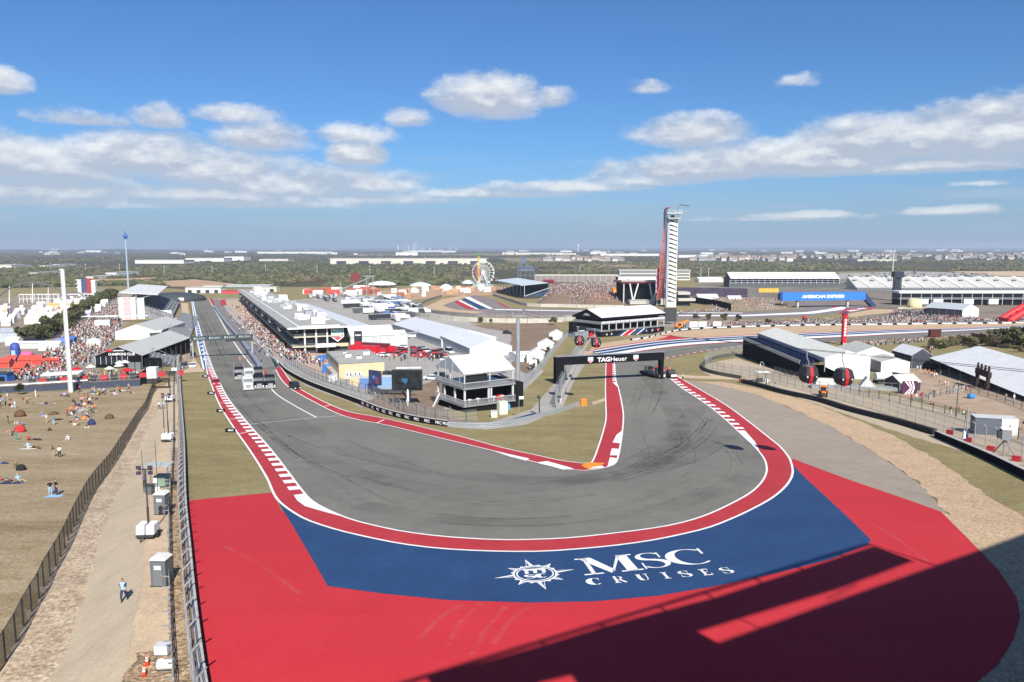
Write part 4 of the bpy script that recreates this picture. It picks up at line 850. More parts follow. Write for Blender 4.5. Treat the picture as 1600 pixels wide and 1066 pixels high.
# ---------------------------------------------------------------- right side of turn one
TW=[(1158.5,598.5),(1190,606),(1224,615.5),(1280,628),(1327.6,643),(1400,661.5),(1461,680)]
t=block_wall('tyre_wall','long black tyre wall curving along the gravel on the right',TW,1.0,.9,2.5,mat('tyre_black',(.022,.024,.028),.75,.2,4,bump=.6),None)
b=MB();b.bx(-.5,.5,-.5,.5,0,1.02,mat('rust_block',(.35,.1,.04),.8));o=b.build('end_block',t);o.location=G(1159,598.5)
FW=[(1463,683),(1511.6,704),(1555,723.5),(1600,746),(1680,785),(1760,830)]
t=block_wall('sponsor_barrier','black trackside barrier with white Formula 1 lettering and red emblems',FW,1.05,.7,3.0,black,concrete)
cw=resample(curve(FW,5),1.0)
f1red=mat('emblem_red',(.5,.015,.02),.6);gold=mat('emblem_gold',(.2,.17,.1),.6)
def on_wall(k,f):
 a,d=cw[k],cw[k+1];ag=atan2(d.y-a.y,d.x-a.x)+pi;n_=Vector((sin(ag),-cos(ag)))*.37;o=f();o.location=(a.x+n_.x,a.y+n_.y,g(a.y)+.55);o.rotation_euler=(0,0,ag)
def emblem():
 b=MB()
 for k,(u0,u1,w0,w1)in enumerate(((-.75,.1,.12,.34),(-.75,-.05,-.3,.04),(.2,.75,-.3,.34))):b.add([(u0-w0*-.5,-.02,w0),(u1-w0*-.5,-.02,w0),(u1+w1*.5+.1,-.02,w1),(u0+w1*.5+.1,-.02,w1)],[(0,1,2,3)],f1red)
 return b.build('emblem',t)
def laurel():
 b=MB()
 for s in(-1,1):
  pts=[Vector((s*(.1+.25*sin(radians(a))),0,-.35+.7*(1-cos(radians(a)))/2))for a in range(0,181,30)]
  for p_,q_ in zip(pts,pts[1:]):b.bar(p_,q_,.05,.08,gold)
 return b.build('emblem',t)
k_=0
for i,typ in enumerate(('w','l','e','w','l','e','w','l','e')):
 k_=1+int(i*2.75)
 if k_<len(cw)-2:on_wall(k_,{'w':lambda:lettering('Formula 1',2.0,.38,whitelet,t,(0,0,0)),'l':laurel,'e':emblem}[typ])
block_wall('concrete_barrier','low grey concrete wall round the loop of the right hand service road',[(1150,556),(1118,561),(1100,570),(1098,577),(1112,584),(1158,593)],1.0,.5,3.0,mat('dark_concrete',(.1,.1,.095),.9,.2,1))
FR=[(1186,549),(1150,553),(1120,560),(1106,568),(1103,576),(1125,583.5),(1165,590),(1200,597),(1240,607),(1280,617),(1330,630),(1370,641),(1413,655),(1460,670),(1540,697),(1600,717),(1700,754)]
catch_fence('catch_fence','pale post catch fence looping behind the tyre wall on the right',FR,3.0,3.3,0,-.45,None,None,(.33,.66,1))
catch_fence('wire_fence','lower dark wire fence between the service road and the plaza',[(1210,583),(1260,597),(1320,612),(1380,626),(1440,640),(1500,655),(1560,676),(1620,700)],2.0,3.4,0,0,dsteel,None,(.5,1))
catch_fence('wire_fence','thin crowd fence in front of the right hand marquee',[(1440,628),(1500,612),(1548,622),(1600,640),(1680,668)],1.6,4.0,0,0,dsteel,None,(.5,1))
for(x,y)in((1484,679),(1512,691),(1548,705),(1588,721)):
 b=MB();p=G(x,y);b.box((0,0,.35),(1.0,.7,.7),redk);b.box((0,0,.72),(1.05,.75,.06),red);o=b.build('barrier_block');o.location=(p.x,p.y,p.z);o.rotation_euler=(0,0,-.9);tag(o,'red plastic block behind the Formula 1 barrier, %s'%{1484:'farthest of the row',1512:'beside the antenna pole',1548:'left of the camera tower',1588:'right of the camera tower'}[x],'barrier','red blocks behind the sponsor barrier')
# grey container
A=G(1522,679);t=thing('site_container','grey site container with white end wall inside the plaza fence','container',A,-.28)
b=MB();b.bx(0,4.0,0,2.6,-.4,2.9,mat('container_grey',(.10,.115,.14),.6));b.build('body',t)
A=G(1563,687)
b=MB();b.bx(4.0,6.4,-.06,2.66,-.4,2.96,mat('container_white',(.72,.78,.72),.6));b.build('end_wall',t);b=MB();b.bx(-.05,6.45,-.1,2.7,2.97,3.05,greypvc);b.build('roof',t)
# camera tower on the barrier and other right hand furniture
p=G(1568,713);t=thing('camera_tower','grey boxed trackside camera on a braced steel leg','camera tower',p,-.3)
b=MB();b.tube((0,0,-.2),(0,0,2.6),.13,steel,6);b.tube((0,0,2.4),(-1.6,-.2,.2),.09,dsteel,6);b.tube((0,0,2.6),(1.5,-.3,-.2),.09,steel,6);b.build('legs',t)
b=MB();b.bx(-.55,.65,-.6,.7,2.5,4.0,mat('case_grey',(.2,.21,.22),.6));b.build('housing',t);b=MB();b.bx(-.6,.7,-.65,.75,4.0,4.1,whitew);b.build('lid',t);b=MB();b.bx(-1.0,-.56,-.5,.3,2.7,3.8,dsteel);b.build('side_box',t)
p=G(1509,691);t=thing('antenna_pole','tall grey pole with small white boxes behind the sponsor barrier','pole',p);b=MB();b.tube((0,0,0),(0,0,5.8),.1,steel,6);b.build('pole',t);b=MB();b.bx(-.5,-.15,-.15,.15,.6,1.8,whitew);b.bx(-.14,.2,-.2,.2,.3,1.9,bluep);b.build('boxes',t)
p=G(1494,650);b=MB();b.tube((0,0,0),(0,0,6.5),.08,dsteel,6);b.box((0,0,6.5),(.3,.3,.3),dsteel);o=b.build('lamp_post');o.location=p;tag(o,'dark slim lamp post in the plaza by the blue bin','lamp post')
p=G(1192,600);t=thing('lamp_post','curved swan neck lamp post by the marshal hut','lamp post',p);b=MB();b.tube((0,0,0),(0,0,5.0),.1,steel,6);b.path([(0,0,5.0),(-.15,0,5.5),(-.5,0,5.7),(-.8,0,5.5),(-.85,0,5.1)],.09,steel);b.build('pole',t);b=MB();b.lathe([(.05,5.1),(.2,4.9),(.2,4.8)],(-.85,0,0),whitew,8);b.build('lamp',t)
p=G(1184,598);t=thing('marshal_hut','small marshal shelter with flat white roof behind the tyre wall','shelter',p,.1)
for x in(0,3.2):
 for y in(0,1.6):b=MB();b.tube((x,y,0),(x,y,2.6),.05,steel,6);b.build('post',t)
b=MB();b.bx(-.2,3.4,-.2,1.8,2.6,2.7,whitew);b.build('roof',t);b=MB();b.bx(.1,1.6,.4,1.2,0,1.0,dsteel);b.bx(2.0,2.9,.2,.9,0,.8,whitew);b.build('counter',t)
# tractor
p=G(1286,620);t=thing('tractor','orange recovery tractor parked behind the fence','tractor',p,-1.9)
for x,y,r in((-.75,.75,.62),(-.75,-.75,.62),(.95,.68,.42),(.95,-.68,.42)):
 b=MB();b.tube((x,y-.18,r),(x,y+.18,r),r,rubber,14);w_=b.build('wheel',t);b=MB();b.tube((x,y-.2,r),(x,y+.2,r),r*.5,yellow,10);b.build('rim',w_)
b=MB();b.bx(.1,1.6,-.42,.42,.6,1.35,orange);b.bx(1.6,1.75,-.38,.38,.6,1.2,dsteel);b.build('bonnet',t)
b=MB();b.bx(-1.1,.1,-.6,.6,.7,1.2,orange);b.build('body',t);b=MB();b.bx(-1.05,.05,-.58,.58,1.2,2.3,glass);b.build('cab',t);b=MB();b.bx(-1.15,.15,-.68,.68,2.3,2.45,orange);b.build('roof',t)
# ---------------------------------------------------------------- gondola lift
def cabin(px,py,Y,label,s=1.0,cz=None):
 p=AT(px,py,Y);t=thing('gondola_cabin',label,'gondola cabin',p,.08,'gondola cabins hanging from the lift cable')
 dg=mat('cabin_glass',(.02,.019,.022),.45,.5,1.2,spec=.3)
 def oct_(r):return[(r*.7,-r),(r,-r*.7),(r,r*.7),(r*.7,r),(-r*.7,r),(-r,r*.7),(-r,-r*.7),(-r*.7,-r)]
 rings=[(.78,-1.25),(1.0,-1.0),(1.28,-.15),(1.22,.1),(1.0,.95),(.8,1.15)]
 vs=[(x*s,y*s,z*s)for r,z in rings for x,y in oct_(r)]
 b=MB();b.add(vs,[tuple(range(7,-1,-1)),tuple(range(40,48))]+[(j*8+i,j*8+(i+1)%8,(j+1)*8+(i+1)%8,(j+1)*8+i)for j in range(5)for i in range(8)],dg);b.build('shell',t)
 b=MB()
 for sg in(-1,1):
  for(r0,z0),(r1,z1)in zip(rings,rings[1:]):b.add([(-.22*s,sg*(r0+.03)*s,z0*s),(.22*s,sg*(r0+.03)*s,z0*s),(.22*s,sg*(r1+.03)*s,z1*s),(-.22*s,sg*(r1+.03)*s,z1*s)],[(0,1,2,3)],red)
 b.bx(-.22*s,.22*s,-.83*s,.83*s,-1.42*s,-1.26*s,red);b.bx(-.22*s,.22*s,-.83*s,.83*s,1.16*s,1.24*s,red);b.build('red_stripe',t)
 b=MB();b.lathe([(.98*s,1.0*s),(.85*s,1.22*s),(.3*s,1.3*s)],(0,0,0),mat('cabin_roof',(.09,.09,.1),.4),8);b.build('roof',t)
 b=MB();b.path([(0,0,1.25*s),(0,0,1.7*s),(-.35*s,0,2.5*s),(-.35*s,0,3.6*s)],.08*s,steel);b.bx(-.7*s,0,-.1,.1,3.5*s,3.7*s,steel);b.build('hanger',t)
 b=MB()
 for x in(-.78,.62):b.bx(x*s,(x+.18)*s,-1.29*s,-1.25*s,-.4*s,-.2*s,whitelet)
 b.build('white_marks',t)
 return Vector((p.x-.35*s,p.y,p.z+3.6*s))
c1=cabin(1263,584,98,'dark gondola cabin with red stripe in front of the blue seats',.86);c2=cabin(1318,588,98,'dark gondola cabin with red stripe in front of the white tent gable',.86)
c3=cabin(905,532,160,'red and black gondola cabin left of the red and blue kerb stripes, left one',.8);c4=cabin(931,535,160,'red and black gondola cabin above the start of the gantry, right one',.8)
TWR=G(809,600)
t=thing('lift_tower','tall grey tubular gondola lift tower with forked head','lift tower',TWR,.5);hT=16.8
b=MB();b.tube((0,0,-.5),(0,0,hT),.62,steel,12,.48);b.build('mast',t)
b=MB();b.bar((-2.6,0,hT+.6),(2.6,0,hT+.6),.3,.3,steel);b.bar((-.4,0,hT),(-2.4,0,hT+1.9),.2,.2,steel);b.bar((.4,0,hT),(2.4,0,hT+1.9),.2,.2,steel)
for sg in(-1,1):b.bar((sg*2.4,-1.6,hT+1.7),(sg*2.4,1.6,hT+1.9),.25,.35,steel)
b.build('cross_head',t)
b=MB();b.tube((.66,0,0),(.56,0,hT),.04,steel,4);[b.bar((.6,-.2,z*.8),(.6,.2,z*.8),.03,.03,steel)for z in range(1,20)];b.build('ladder',t)
for lb,cpts in(('left gondola cable strung from the lift tower past two cabins',[TWR+Vector((-1.7,-1,hT+1.9)),c3,c1,c1+(c1-c3)*1.2]),('right gondola cable strung from the lift tower past two cabins',[TWR+Vector((1.9,1,hT+1.9)),c4,c2,c2+(c2-c4)*1.2])):
 b=MB();b.path(cpts,.03,dsteel,5);o=b.build('lift_cable');tag(o,lb,'cable','gondola lift cables')
# ---------------------------------------------------------------- pit building
PITR=math.radians(21.9)
A=G(455,553)
def build_pit():
 t=thing('pit_building','long flat roofed pit building with dark glazed balconies beside the straight','pit building',A,PITR)
 W_,Ln=20.0,425.0;roofm=mat('pit_roof',(.33,.325,.30),.9,.15,.25);edge=mat('balcony_edge',(.46,.44,.33),.7)
 nb=12
 for i in range(nb):
  y0,y1=Ln*i/nb,Ln*(i+1)/nb
  zb=g(A.y+y1*cos(PITR))-A.z
  zb=-1.5
  b=MB();b.bx(3.5,W_,y0,y1-.05,zb-1,2.2,mat('garage_shade',(.05,.05,.055),.7));b.build('garage_bay',t)  # near-black fill paints the shade inside the open ground floor
 for z0,o_ in((2.25,.6),(5.7,1.2)):
  b=MB();b.bx(-.2+o_,W_-3,-2.5+o_,Ln,z0,z0+.45,edge);b.build('balcony_floor',t)
  for i in range(24):
   y0=Ln*i/24;b=MB();b.bx(2.6,W_-.4,y0+.12,y0+Ln/24-.12,z0+.46,z0+3.05,glass);b.build('window',t)
  b=MB();b.bx(2.75,W_-.5,.2,Ln-.1,z0+.46,z0+3.0,black);b.build('wall',t)
  b=MB()
  for z in(.8,1.25):b.tube((-.1+o_,-2.4+o_,z0+z),(-.1+o_,Ln,z0+z),.05,steel,4);b.tube((-.1+o_,-2.4+o_,z0+z),(W_*.6,-2.4+o_,z0+z),.05,steel,4)
  for i in range(60):b.tube((-.1+o_,i*Ln/60,z0+.4),(-.1+o_,i*Ln/60,z0+1.25),.04,steel,4,caps=False)
  b.build('railing',t)
 for i in range(9):
  y0=Ln*(i+.6)/9.2
  b=MB();b.bx(-1.5,2.6,y0,y0+7,5.9,6.2,mat('balcony_grey',(.27,.28,.3),.7));b.bx(-1.5,-1.4,y0,y0+7,6.2,7.2,steel);b.build('balcony',t)
 b=MB();b.bx(-1.2,W_+.5,-3.4,Ln+2,9.15,9.5,roofm);b.build('roof',t)
 b=MB();b.bx(2.2,2.9,-2.6,Ln,9.51,9.95,whitew);b.bx(2.92,W_-3,-2.6,-1.9,9.51,10.0,whitew);b.bx(-1.3,W_+.6,-3.55,-3.41,8.95,9.55,whitew);b.bx(-1.35,-1.21,-3.4,Ln+2,8.95,9.55,mat('fascia_grey',(.45,.46,.46),.6));b.build('parapet',t)
 b=MB();b.bx(W_-7.2,W_+.1,-.9,-.5,3.2,9.1,black);b.build('sign_wall',t)
 shield(t,W_-3.6,-.92,6.2,4.6)
 b=MB();b.bx(W_-7.2,W_+.2,-.95,-.4,1.9,3.18,beige);b.build('wall',t)
 b=MB();b.bx(8,W_-5,-5,-.6,2.3,2.75,whitew);b.bx(8,W_-5,-5.05,-4.9,2.76,3.7,whitew);b.build('terrace',t)
 for x in(4.5,8.5,W_-7.6):
  b=MB();b.bx(x,x+.5,-1.4,-.9,-1,9.1,whitew);b.build('column',t)
 rr=random.Random(3)
 for i in range(64):
  x,y=rr.uniform(4,W_-2),rr.uniform(26,Ln-4);w,d,h=rr.uniform(1.5,4),rr.uniform(2,6),rr.uniform(.8,2.2)
  b=MB();b.bx(x,min(x+w,W_),y,y+d,9.5,9.5+h,rr.choice([greypvc,steel,seat_grey,mat('unit_light',(.55,.57,.57),.6)]));b.build('roof_unit',t)
 for x,y,w,d,h in((9,12,5,5,2.4),(13,95,5,9,2.6),(15,210,5,12,3),(8,330,6,14,3),(11,390,6,14,3)):
  b=MB();b.bx(x,x+w,y,y+d,9.5,9.5+h,mat('cream_box',(.72,.7,.62),.7));b.build('plant_room',t)
 t.rotation_euler=(-.0195,0,PITR)
 return t
build_pit()
ZL=lambda y:g(A.y+y)-A.z
# long low building behind it and the white tent at its end
q=A+Vector((cos(PITR)*23-sin(PITR)*30,sin(PITR)*23+cos(PITR)*30,0));q.z=g(q.y)
hall=marquee('paddock_hall','long pale grey roofed hall behind the pit building',q,PITR,15,230,6.0,7.0,'y',23,mat('pale_roof',(.55,.57,.59),.6,.06,.3),whitew,None,5,cat='hall')
hall.rotation_euler=(-.024,0,PITR)
p=G(548,549);marquee('marquee','white marquee with gridded roof beside the TAG shield wall',p,.42,17,13,5.5,8.5,'x',6,white,greypvc,None,2)
p=G(603,543);marquee('marquee','small white marquee joined to the right of the gridded one',p,.42,9,10,4.0,6.0,'x',3,white,white,None,2)
p=G(560,552);t=thing('banner_tower','black and red vertical sponsor banner standing before the gridded marquee','banner',p,.1);b=MB();b.bx(-1.4,1.4,0,.5,-.5,8.0,mat('banner_dark',(.03,.03,.045),.6));b.build('panel',t)
b=MB();b.bx(-1.2,1.2,-.06,-.02,3.0,4.2,red);b.bx(-1.0,1.0,-.06,-.02,6.3,6.8,greypvc);b.build('print',t)
# white marquees of the paddock
sh=math.atan2(.34,.94)
silver=mat('silver_roof',(.60,.615,.62),.5,.06,.4)
lm=marquee('marquee','longest white marquee with silver ribbed roof in the paddock',G(690,543),sh,22.5,98,3.2,6.4,'y',20,silver,mat('wall_grey',(.40,.43,.46),.6,.1,.8),white,4);lm.rotation_euler=(-.033,0,sh)
marquee('marquee','second white marquee with silver roof in front of the longest one',G(734,557),sh,15.5,40,2.9,5.6,'y',8,silver,M['wall_grey'],white,3,doors=1)
marquee('marquee','flat white canopy between the second marquee and the lift tower',G(806,566),sh,6,7,2.2,2.9,'x',2,white,white,None,2)
for q,w,d,lb in(((858,532),5.6,5.5,'small white gabled tent at the top of the row by the panelled fence'),((840,549),5.8,5.5,'small white gabled tent in the middle of the row by the panelled fence'),((823,567),5.4,5.5,'small white gabled tent at the bottom of the row by the lift tower')):
 marquee('gabled_tent',lb,G(*q),-.1,w,d,2.8,4.3,'y',2,white,white,None,2,cat='tent',group='small white tents beside the fence',doors=3)
b=MB();b.box((0,0,1.4),(2.2,1.8,2.8),whitew);b.box((.3,-.95,1.6),(.7,.06,.8),dsteel);o=b.build('ticket_cabin');o.location=G(833,577);tag(o,'little white cabin with dark window under the lowest small tent','cabin')
# beige technical building
A2_,rz2,_=frame((530,593),(594,591))
t=thing('technical_building','beige flat roofed building with four small white windows','building',A2_,rz2+.12)
b=MB();b.bx(0,12.2,0,24,-3,4.2,beige);b.build('wall',t)
b=MB();b.bx(-.2,12.4,-.2,24.2,4.2,4.5,mat('parapet_grey',(.25,.26,.26),.8));b.bx(.3,11.9,.3,23.7,4.5,4.52,M['pit_roof']);b.build('roof',t)
for i in range(4):
 b=MB();b.bx(1.7+i*.95+(.35 if i>1 else 0),2.5+i*.95+(.35 if i>1 else 0),-.08,.02,.6,1.9,whitew);w_=b.build('window',t);b=MB();b.bx(1.95+i*.95+(.35 if i>1 else 0),2.3+i*.95+(.35 if i>1 else 0),-.1,-.05,.8,1.6,dsteel);b.build('pane',w_)
for x,y,s in((3,9,1.2),(5.5,5,1.0),(8.5,12,1.3),(9,17,.9),(3.5,16,.8)):
 b=MB();b.bx(x,x+s*1.5,y,y+s*1.2,4.52,4.52+s*.8,greypvc);b.bx(x+.2,x+s*1.3,y+.2,y+s,4.53+s*.8,4.6+s*.8,dsteel);b.build('roof_unit',t)
b=MB();b.bx(-1.5,-.1,2,22,-2,1.5,concrete);b.build('ramp_wall',t)
# blue covered equipment beside it
for q,lb,s in(((503,566),'blue tarpaulin covered equipment left of the beige building, farther one',1.0),((512,583),'blue tarpaulin covered equipment left of the beige building, nearer one',1.1)):
 p=G(*q);b=MB();b.add([(-1.6*s,0,-.3),(1.6*s,0,-.3),(1.6*s,2*s,-.3),(-1.6*s,2*s,-.3),(-1.4*s,.1,2*s),(1.3*s,.2,2.5*s),(1.4*s,1.8*s,2.2*s),(-1.3*s,1.8*s,1.9*s)],[(0,3,2,1),(4,5,6,7),(0,1,5,4),(1,2,6,5),(2,3,7,6),(3,0,4,7)],bluec);o=b.build('covered_equipment');o.location=p;tag(o,lb,'tarpaulin')
# big screens
p=G(637.5,634);t=thing('video_screen','large dark video screen on a white post by the two storey pavilion','screen',p,0.0)
scr=mat('screen_face',(.02,.024,.026),.25,.5,.9,detail=2)
b=MB();b.tube((0,0,-.3),(0,0,3.6),.24,whitew,8);b.bx(-.35,-.1,-.2,.2,.6,1.3,whitew);b.build('post',t)
b=MB();b.bx(-3.35,3.1,-.15,.55,3.3,7.7,dsteel);b.build('cabinet',t)
b=MB();b.bx(-3.25,3.0,-.2,-.16,3.4,7.6,scr);f_=b.build('display',t)
b=MB();b.bx(-1.2,.0,-.23,-.21,5.2,5.9,mat('screen_blue',(.03,.12,.2),.4));b.add([(-1.0,-.22,5.2),(-.1,-.22,5.2),(-.4,-.22,4.7)],[(0,1,2)],M['screen_blue']);b.build('picture',f_)
b=MB();b.bx(-.9,.9,-.1,.4,2.9,3.28,mat('bracket_green',(.02,.06,.04),.6));b.build('bracket',t)
p=G(586,613);t=thing('video_screen','smaller angled video screen with blue picture behind the flatbed trailer','screen',p,-.62)
b=MB();b.bx(-1.9,1.9,-.15,.4,1.8,5.2,dsteel);b.tube((0,.2,-.3),(0,.2,1.8),.3,mat('post_blue',(.03,.06,.15),.5),8);b.build('cabinet',t);b=MB();b.bx(-1.8,1.8,-.2,-.16,1.9,5.1,mat('screen_night',(.04,.05,.12),.3,.6,1.2));f_=b.build('display',t)
b=MB();b.bx(-.6,.3,-.23,-.21,3.2,4.0,mat('screen_cyan',(.04,.22,.5),.4));b.bx(.5,1.3,-.23,-.21,2.2,3.8,mat('screen_red',(.25,.05,.08),.4));b.build('picture',f_)
p=G(602,616);t=thing('flatbed_trailer','black flatbed trailer with twin axles parked under the screens','trailer',p,-.02)
b=MB();b.bx(-4,4.2,-.9,.9,.75,.95,dsteel);b.bx(-4,1,-.95,-.85,.5,.75,dsteel);b.bx(4.2,5.6,-.1,.1,.7,.85,dsteel);b.build('bed',t)
for x in(-2.9,-2.1):
 for y in(-.9,.9):b=MB();b.tube((x,y-.12,.38),(x,y+.12,.38),.38,rubber,12);w_=b.build('wheel',t);b=MB();b.tube((x,y-.14,.38),(x,y+.14,.38),.2,whitew,8);b.build('rim',w_)
for q,d,m_,lb in(((555,604),(2.6,2.4,2.4),beige,'cream equipment box left of the blue containers'),((572,607),(3.2,2.6,2.5),mat('box_blue',(.12,.2,.42),.6),'blue container left of the angled screen'),((601,606),(3.4,2.6,2.7),mat('box_light_blue',(.2,.32,.5),.6),'pale blue container right of the angled screen'),((520,596),(2.0,1.8,1.5),whitew,'white equipment box beside the fence below the beige building')):
 p=G(*q);b=MB();b.bx(-d[0]/2,d[0]/2,0,d[1],-.2,d[2],m_);[b.bx(-d[0]/2+i*d[0]/8,-d[0]/2+i*d[0]/8+.08,-.05,0,0,d[2],m_)for i in range(9)];b.bx(-d[0]/2-.04,d[0]/2+.04,-.04,d[1]+.04,d[2],d[2]+.08,greypvc);o=b.build('equipment_box');o.location=p;tag(o,lb,'container')
# steel mast with T head
p=G(640,628);p=Vector((-22.5,166,g(166)));t=thing('lighting_mast','pale steel mast with wide platform head behind the big screen','mast',p,.1);b=MB();b.tube((0,0,-.3),(0,0,14.4),.34,steel,10,.26);b.build('mast',t);b=MB();b.bx(-1.6,1.6,-.7,.7,14.4,14.8,whitew);b.bar((-2.2,0,14.9),(2.2,0,15.4),.2,.2,steel);b.tube((-1.4,0,14.8),(-2.2,0,15.9),.1,steel,5);b.tube((1.4,0,14.8),(2.2,0,15.9),.1,steel,5);b.build('platform',t);b=MB();b.bx(-2.8,2.6,-.3,.3,7.4,7.65,whitew);b.build('cross_arm',t)
# ---------------------------------------------------------------- two storey hospitality pavilion at the hairpin
t=thing('hospitality_pavilion','two storey hospitality pavilion with white gabled roof and grey railings','pavilion',(-9.5,151.5,g(151.5)),math.radians(33))
Lp,Dp=11.6,12.0
b=MB();b.bx(0,Lp+2.6,.02,Dp,-2.5,1.15,blackm);b.build('skirt',t)
b=MB();b.bx(Lp+.02,Lp+2.6,.03,Dp-1,1.16,4.9,blackm);b.build('side_wall',t)
for z,nm in((1.16,'lower_deck'),(4.7,'upper_deck')):
 b=MB();b.bx(-.5,Lp+.3,-.5,Dp,z,z+.3,steel);b.build(nm,t)
def rail_run(z,parent):
 for(x0,y0,x1,y1,n)in((-.45,-.45,Lp+.2,-.45,46),(-.45,-.45,-.45,Dp,46)):
  b=MB();b.bar((x0,y0,z+1.05),(x1,y1,z+1.05),.12,.08,greypvc);b.bar((x0,y0,z+.15),(x1,y1,z+.15),.08,.06,steel)
  for i in range(n+1):
   f=i/n;x,y=x0+(x1-x0)*f,y0+(y1-y0)*f;b.bx(x-.045,x+.045,y-.03,y+.03,z+.12,z+1.03,steel)
  b.build('railing',parent)
rail_run(1.45,t);rail_run(5.0,t)
for x,y in((0,0),(5.6,0),(6.2,0),(Lp-.1,0),(0,4),(0,8.5),(0,11.5),(Lp-.1,6),(Lp-.1,11.5)):
 b=MB();b.bx(x-.17,x+.17,y-.17,y+.17,1.46,4.7,greypvc);b.build('post',t)
for x,y in((0,0),(5.9,0),(Lp-.1,0),(0,6),(0,11.5),(Lp-.1,11.5)):
 b=MB();b.bx(x-.1,x+.1,y-.1,y+.1,5.0,8.0,greypvc);b.build('post',t)
b=MB();b.bx(1.2,Lp-.4,2.5,Dp-.2,1.47,4.65,black);b.bx(.4,5.7,.6,.75,5.0,7.4,glass);b.build('interior_shade',t)  # black block paints the shade inside the lower deck, glass pane above
for i in range(2):
 x0,x1=(-.3+i*6.1,5.76+i*6.1)
 for s in(0,1):
  y0,y1=(-.3,6)if s==0 else(12.3,6)
  b=MB();b.add([(x0,y0,7.85),(x1,y0,7.85),(x1,y1,10.7),(x0,y1,10.7),(x0,y0,7.95),(x1,y0,7.95),(x1,y1,10.8),(x0,y1,10.8)],[(0,1,2,3),(4,5,6,7),(0,1,5,4),(1,2,6,5),(2,3,7,6),(3,0,4,7)],white);b.build('roof_panel',t)
for x in(-.26,11.76):b=MB();b.add([(x,0,7.9),(x,12,7.9),(x,6,10.7),(x+.05,0,7.9),(x+.05,12,7.9),(x+.05,6,10.7)],[(0,1,2),(3,5,4),(0,2,5,3),(1,4,5,2),(0,3,4,1)],mat('gable_shade',(.33,.36,.4),.6));b.build('gable',t)  # gables of the white roof greyed to paint in their shading
b=MB()
for y in(1.5,4.5,7.5,10.5):b.bx(-.31,-.27,y-.1,y+.1,5,8+(2.7 if 4<y<8 else .7),greypvc)
b.build('gable_frame',t)
for x,y in((1.6,.8),(3.6,.9),(9.4,.8),(7.5,1.0)):
 b=MB();b.lathe([(.1,1.46),(.1,2.3),(.45,2.32),(.45,2.4),(.02,2.42)],(x,y,0),whitew,8);b.build('table',t)
b=MB();b.bx(8.4,9.8,1.0,1.6,1.46,2.5,red);b.build('counter',t)
b=MB();b.add([(-2.4,Dp-2.2,-2.2),(-2.4,Dp-.8,-2.2),(-.5,Dp-.8,1.4),(-.5,Dp-2.2,1.4)],[(0,1,2,3)],steel)
for i in range(8):b.bx(-2.4+i*.25,-2.15+i*.25,Dp-2.2,Dp-.8,-2.1+i*.45,-2.0+i*.45,steel)
b.bar((-2.5,Dp-2.2,-1.0),(-.5,Dp-2.2,2.5),.08,.4,greypvc);b.build('stairs',t)
p=G(787,648);t2=thing('utility_cabinet','cream utility cabinet in front of the two storey pavilion','cabinet',p,.5);b=MB();b.bx(-.9,.9,0,1.2,-.3,2.6,mat('cabinet_cream',(.62,.63,.5),.6));b.build('body',t2);b=MB();b.bx(-.85,-.02,-.05,0,.1,2.4,M['cabinet_cream']);b.bx(.02,.85,-.05,0,.1,2.4,M['cabinet_cream']);b.build('door',t2)
p=G(773,653);b=MB();b.bx(-.7,.5,0,.9,-.2,1.2,mat('pale_green_box',(.5,.56,.48),.6));b.bx(-.75,.55,-.05,.95,1.2,1.28,greypvc);o=b.build('switch_box');o.location=p;tag(o,'pale green switch box left of the cream utility cabinet','cabinet')
p=G(793,640);b=MB();b.add([(-.6,0,0),(.6,0,0),(.6,.9,0),(-.6,.9,0),(-.4,.1,1.2),(.5,.1,1.0),(.4,.8,1.1),(-.4,.8,1.3)],[(0,3,2,1),(4,5,6,7),(0,1,5,4),(1,2,6,5),(2,3,7,6),(3,0,4,7)],mat('sky_blue',(.1,.3,.55),.6));o=b.build('covered_equipment');o.location=p;tag(o,'bright blue covered box right of the cream utility cabinet','tarpaulin')
# ---------------------------------------------------------------- start gantry
A3_,rz3,L3=frame((300,561),(384,549))
t=thing('start_gantry','dark start gantry with boards spanning the main straight','gantry',A3_,rz3*.35)
Lg=19.6
b=MB();b.bx(0,Lg,0,1.0,6.0,7.4,mat('gantry_dark',(.045,.06,.07),.5));b.bx(Lg*.55,Lg,-.1,0,5.2,5.98,dsteel);b.build('beam',t)
for i in range(4):b=MB();b.bx(.6+i*4.8,4.9+i*4.8,-.06,-.01,6.15,7.2,mat('board_green',(.05,.085,.085),.5));w_=b.build('board',t);lettering('F1',1.0,.7,greypvc,w_,(1.4+i*4.8,-.08,6.7));lettering('COTA',2.0,.6,M['barrier_concrete'],w_,(3.3+i*4.8,-.08,6.7))
for x in(.1,Lg-.5):b=MB();b.bx(x,x+.5,.2,.8,-2.5,6.0,steel);b.build('leg',t)
# pit wall
PW=[(334.5,480.6),(350,503),(366,522.5),(380,540),(393,559),(405,576)]
t=block_wall('pit_wall','long blue grey pit wall fence beside the straight',PW,1.6,1.2,12,mat('pit_wall_blue',(.12,.15,.22),.6,.3,.4),steel)
mb=MB();cp=offs(curve(PW,4),.9);ribbon(mb,cp,.3,.7,mat('wall_stripe',(.5,.53,.58),.6));mb.build('stripe',t)
t=block_wall('pit_lane_fence','low banner fence along the pit lane crowd',[(352,482),(372,505),(395,530),(420,555),(434,568)],1.0,.2,10,whitew)
catch_fence('catch_fence','tall catch fence between the sandy back lane and the straight',[(287,580),(299,560),(303,535),(301,505),(298,478)],3.6,8,0,.5,dsteel,None,(.5,1))
catch_fence('wire_fence','dark fence on the left side of the sandy back lane',[(281,572),(283,540),(283,505),(282,474)],2.2,8,0,0,dsteel,meshdark,(1,))
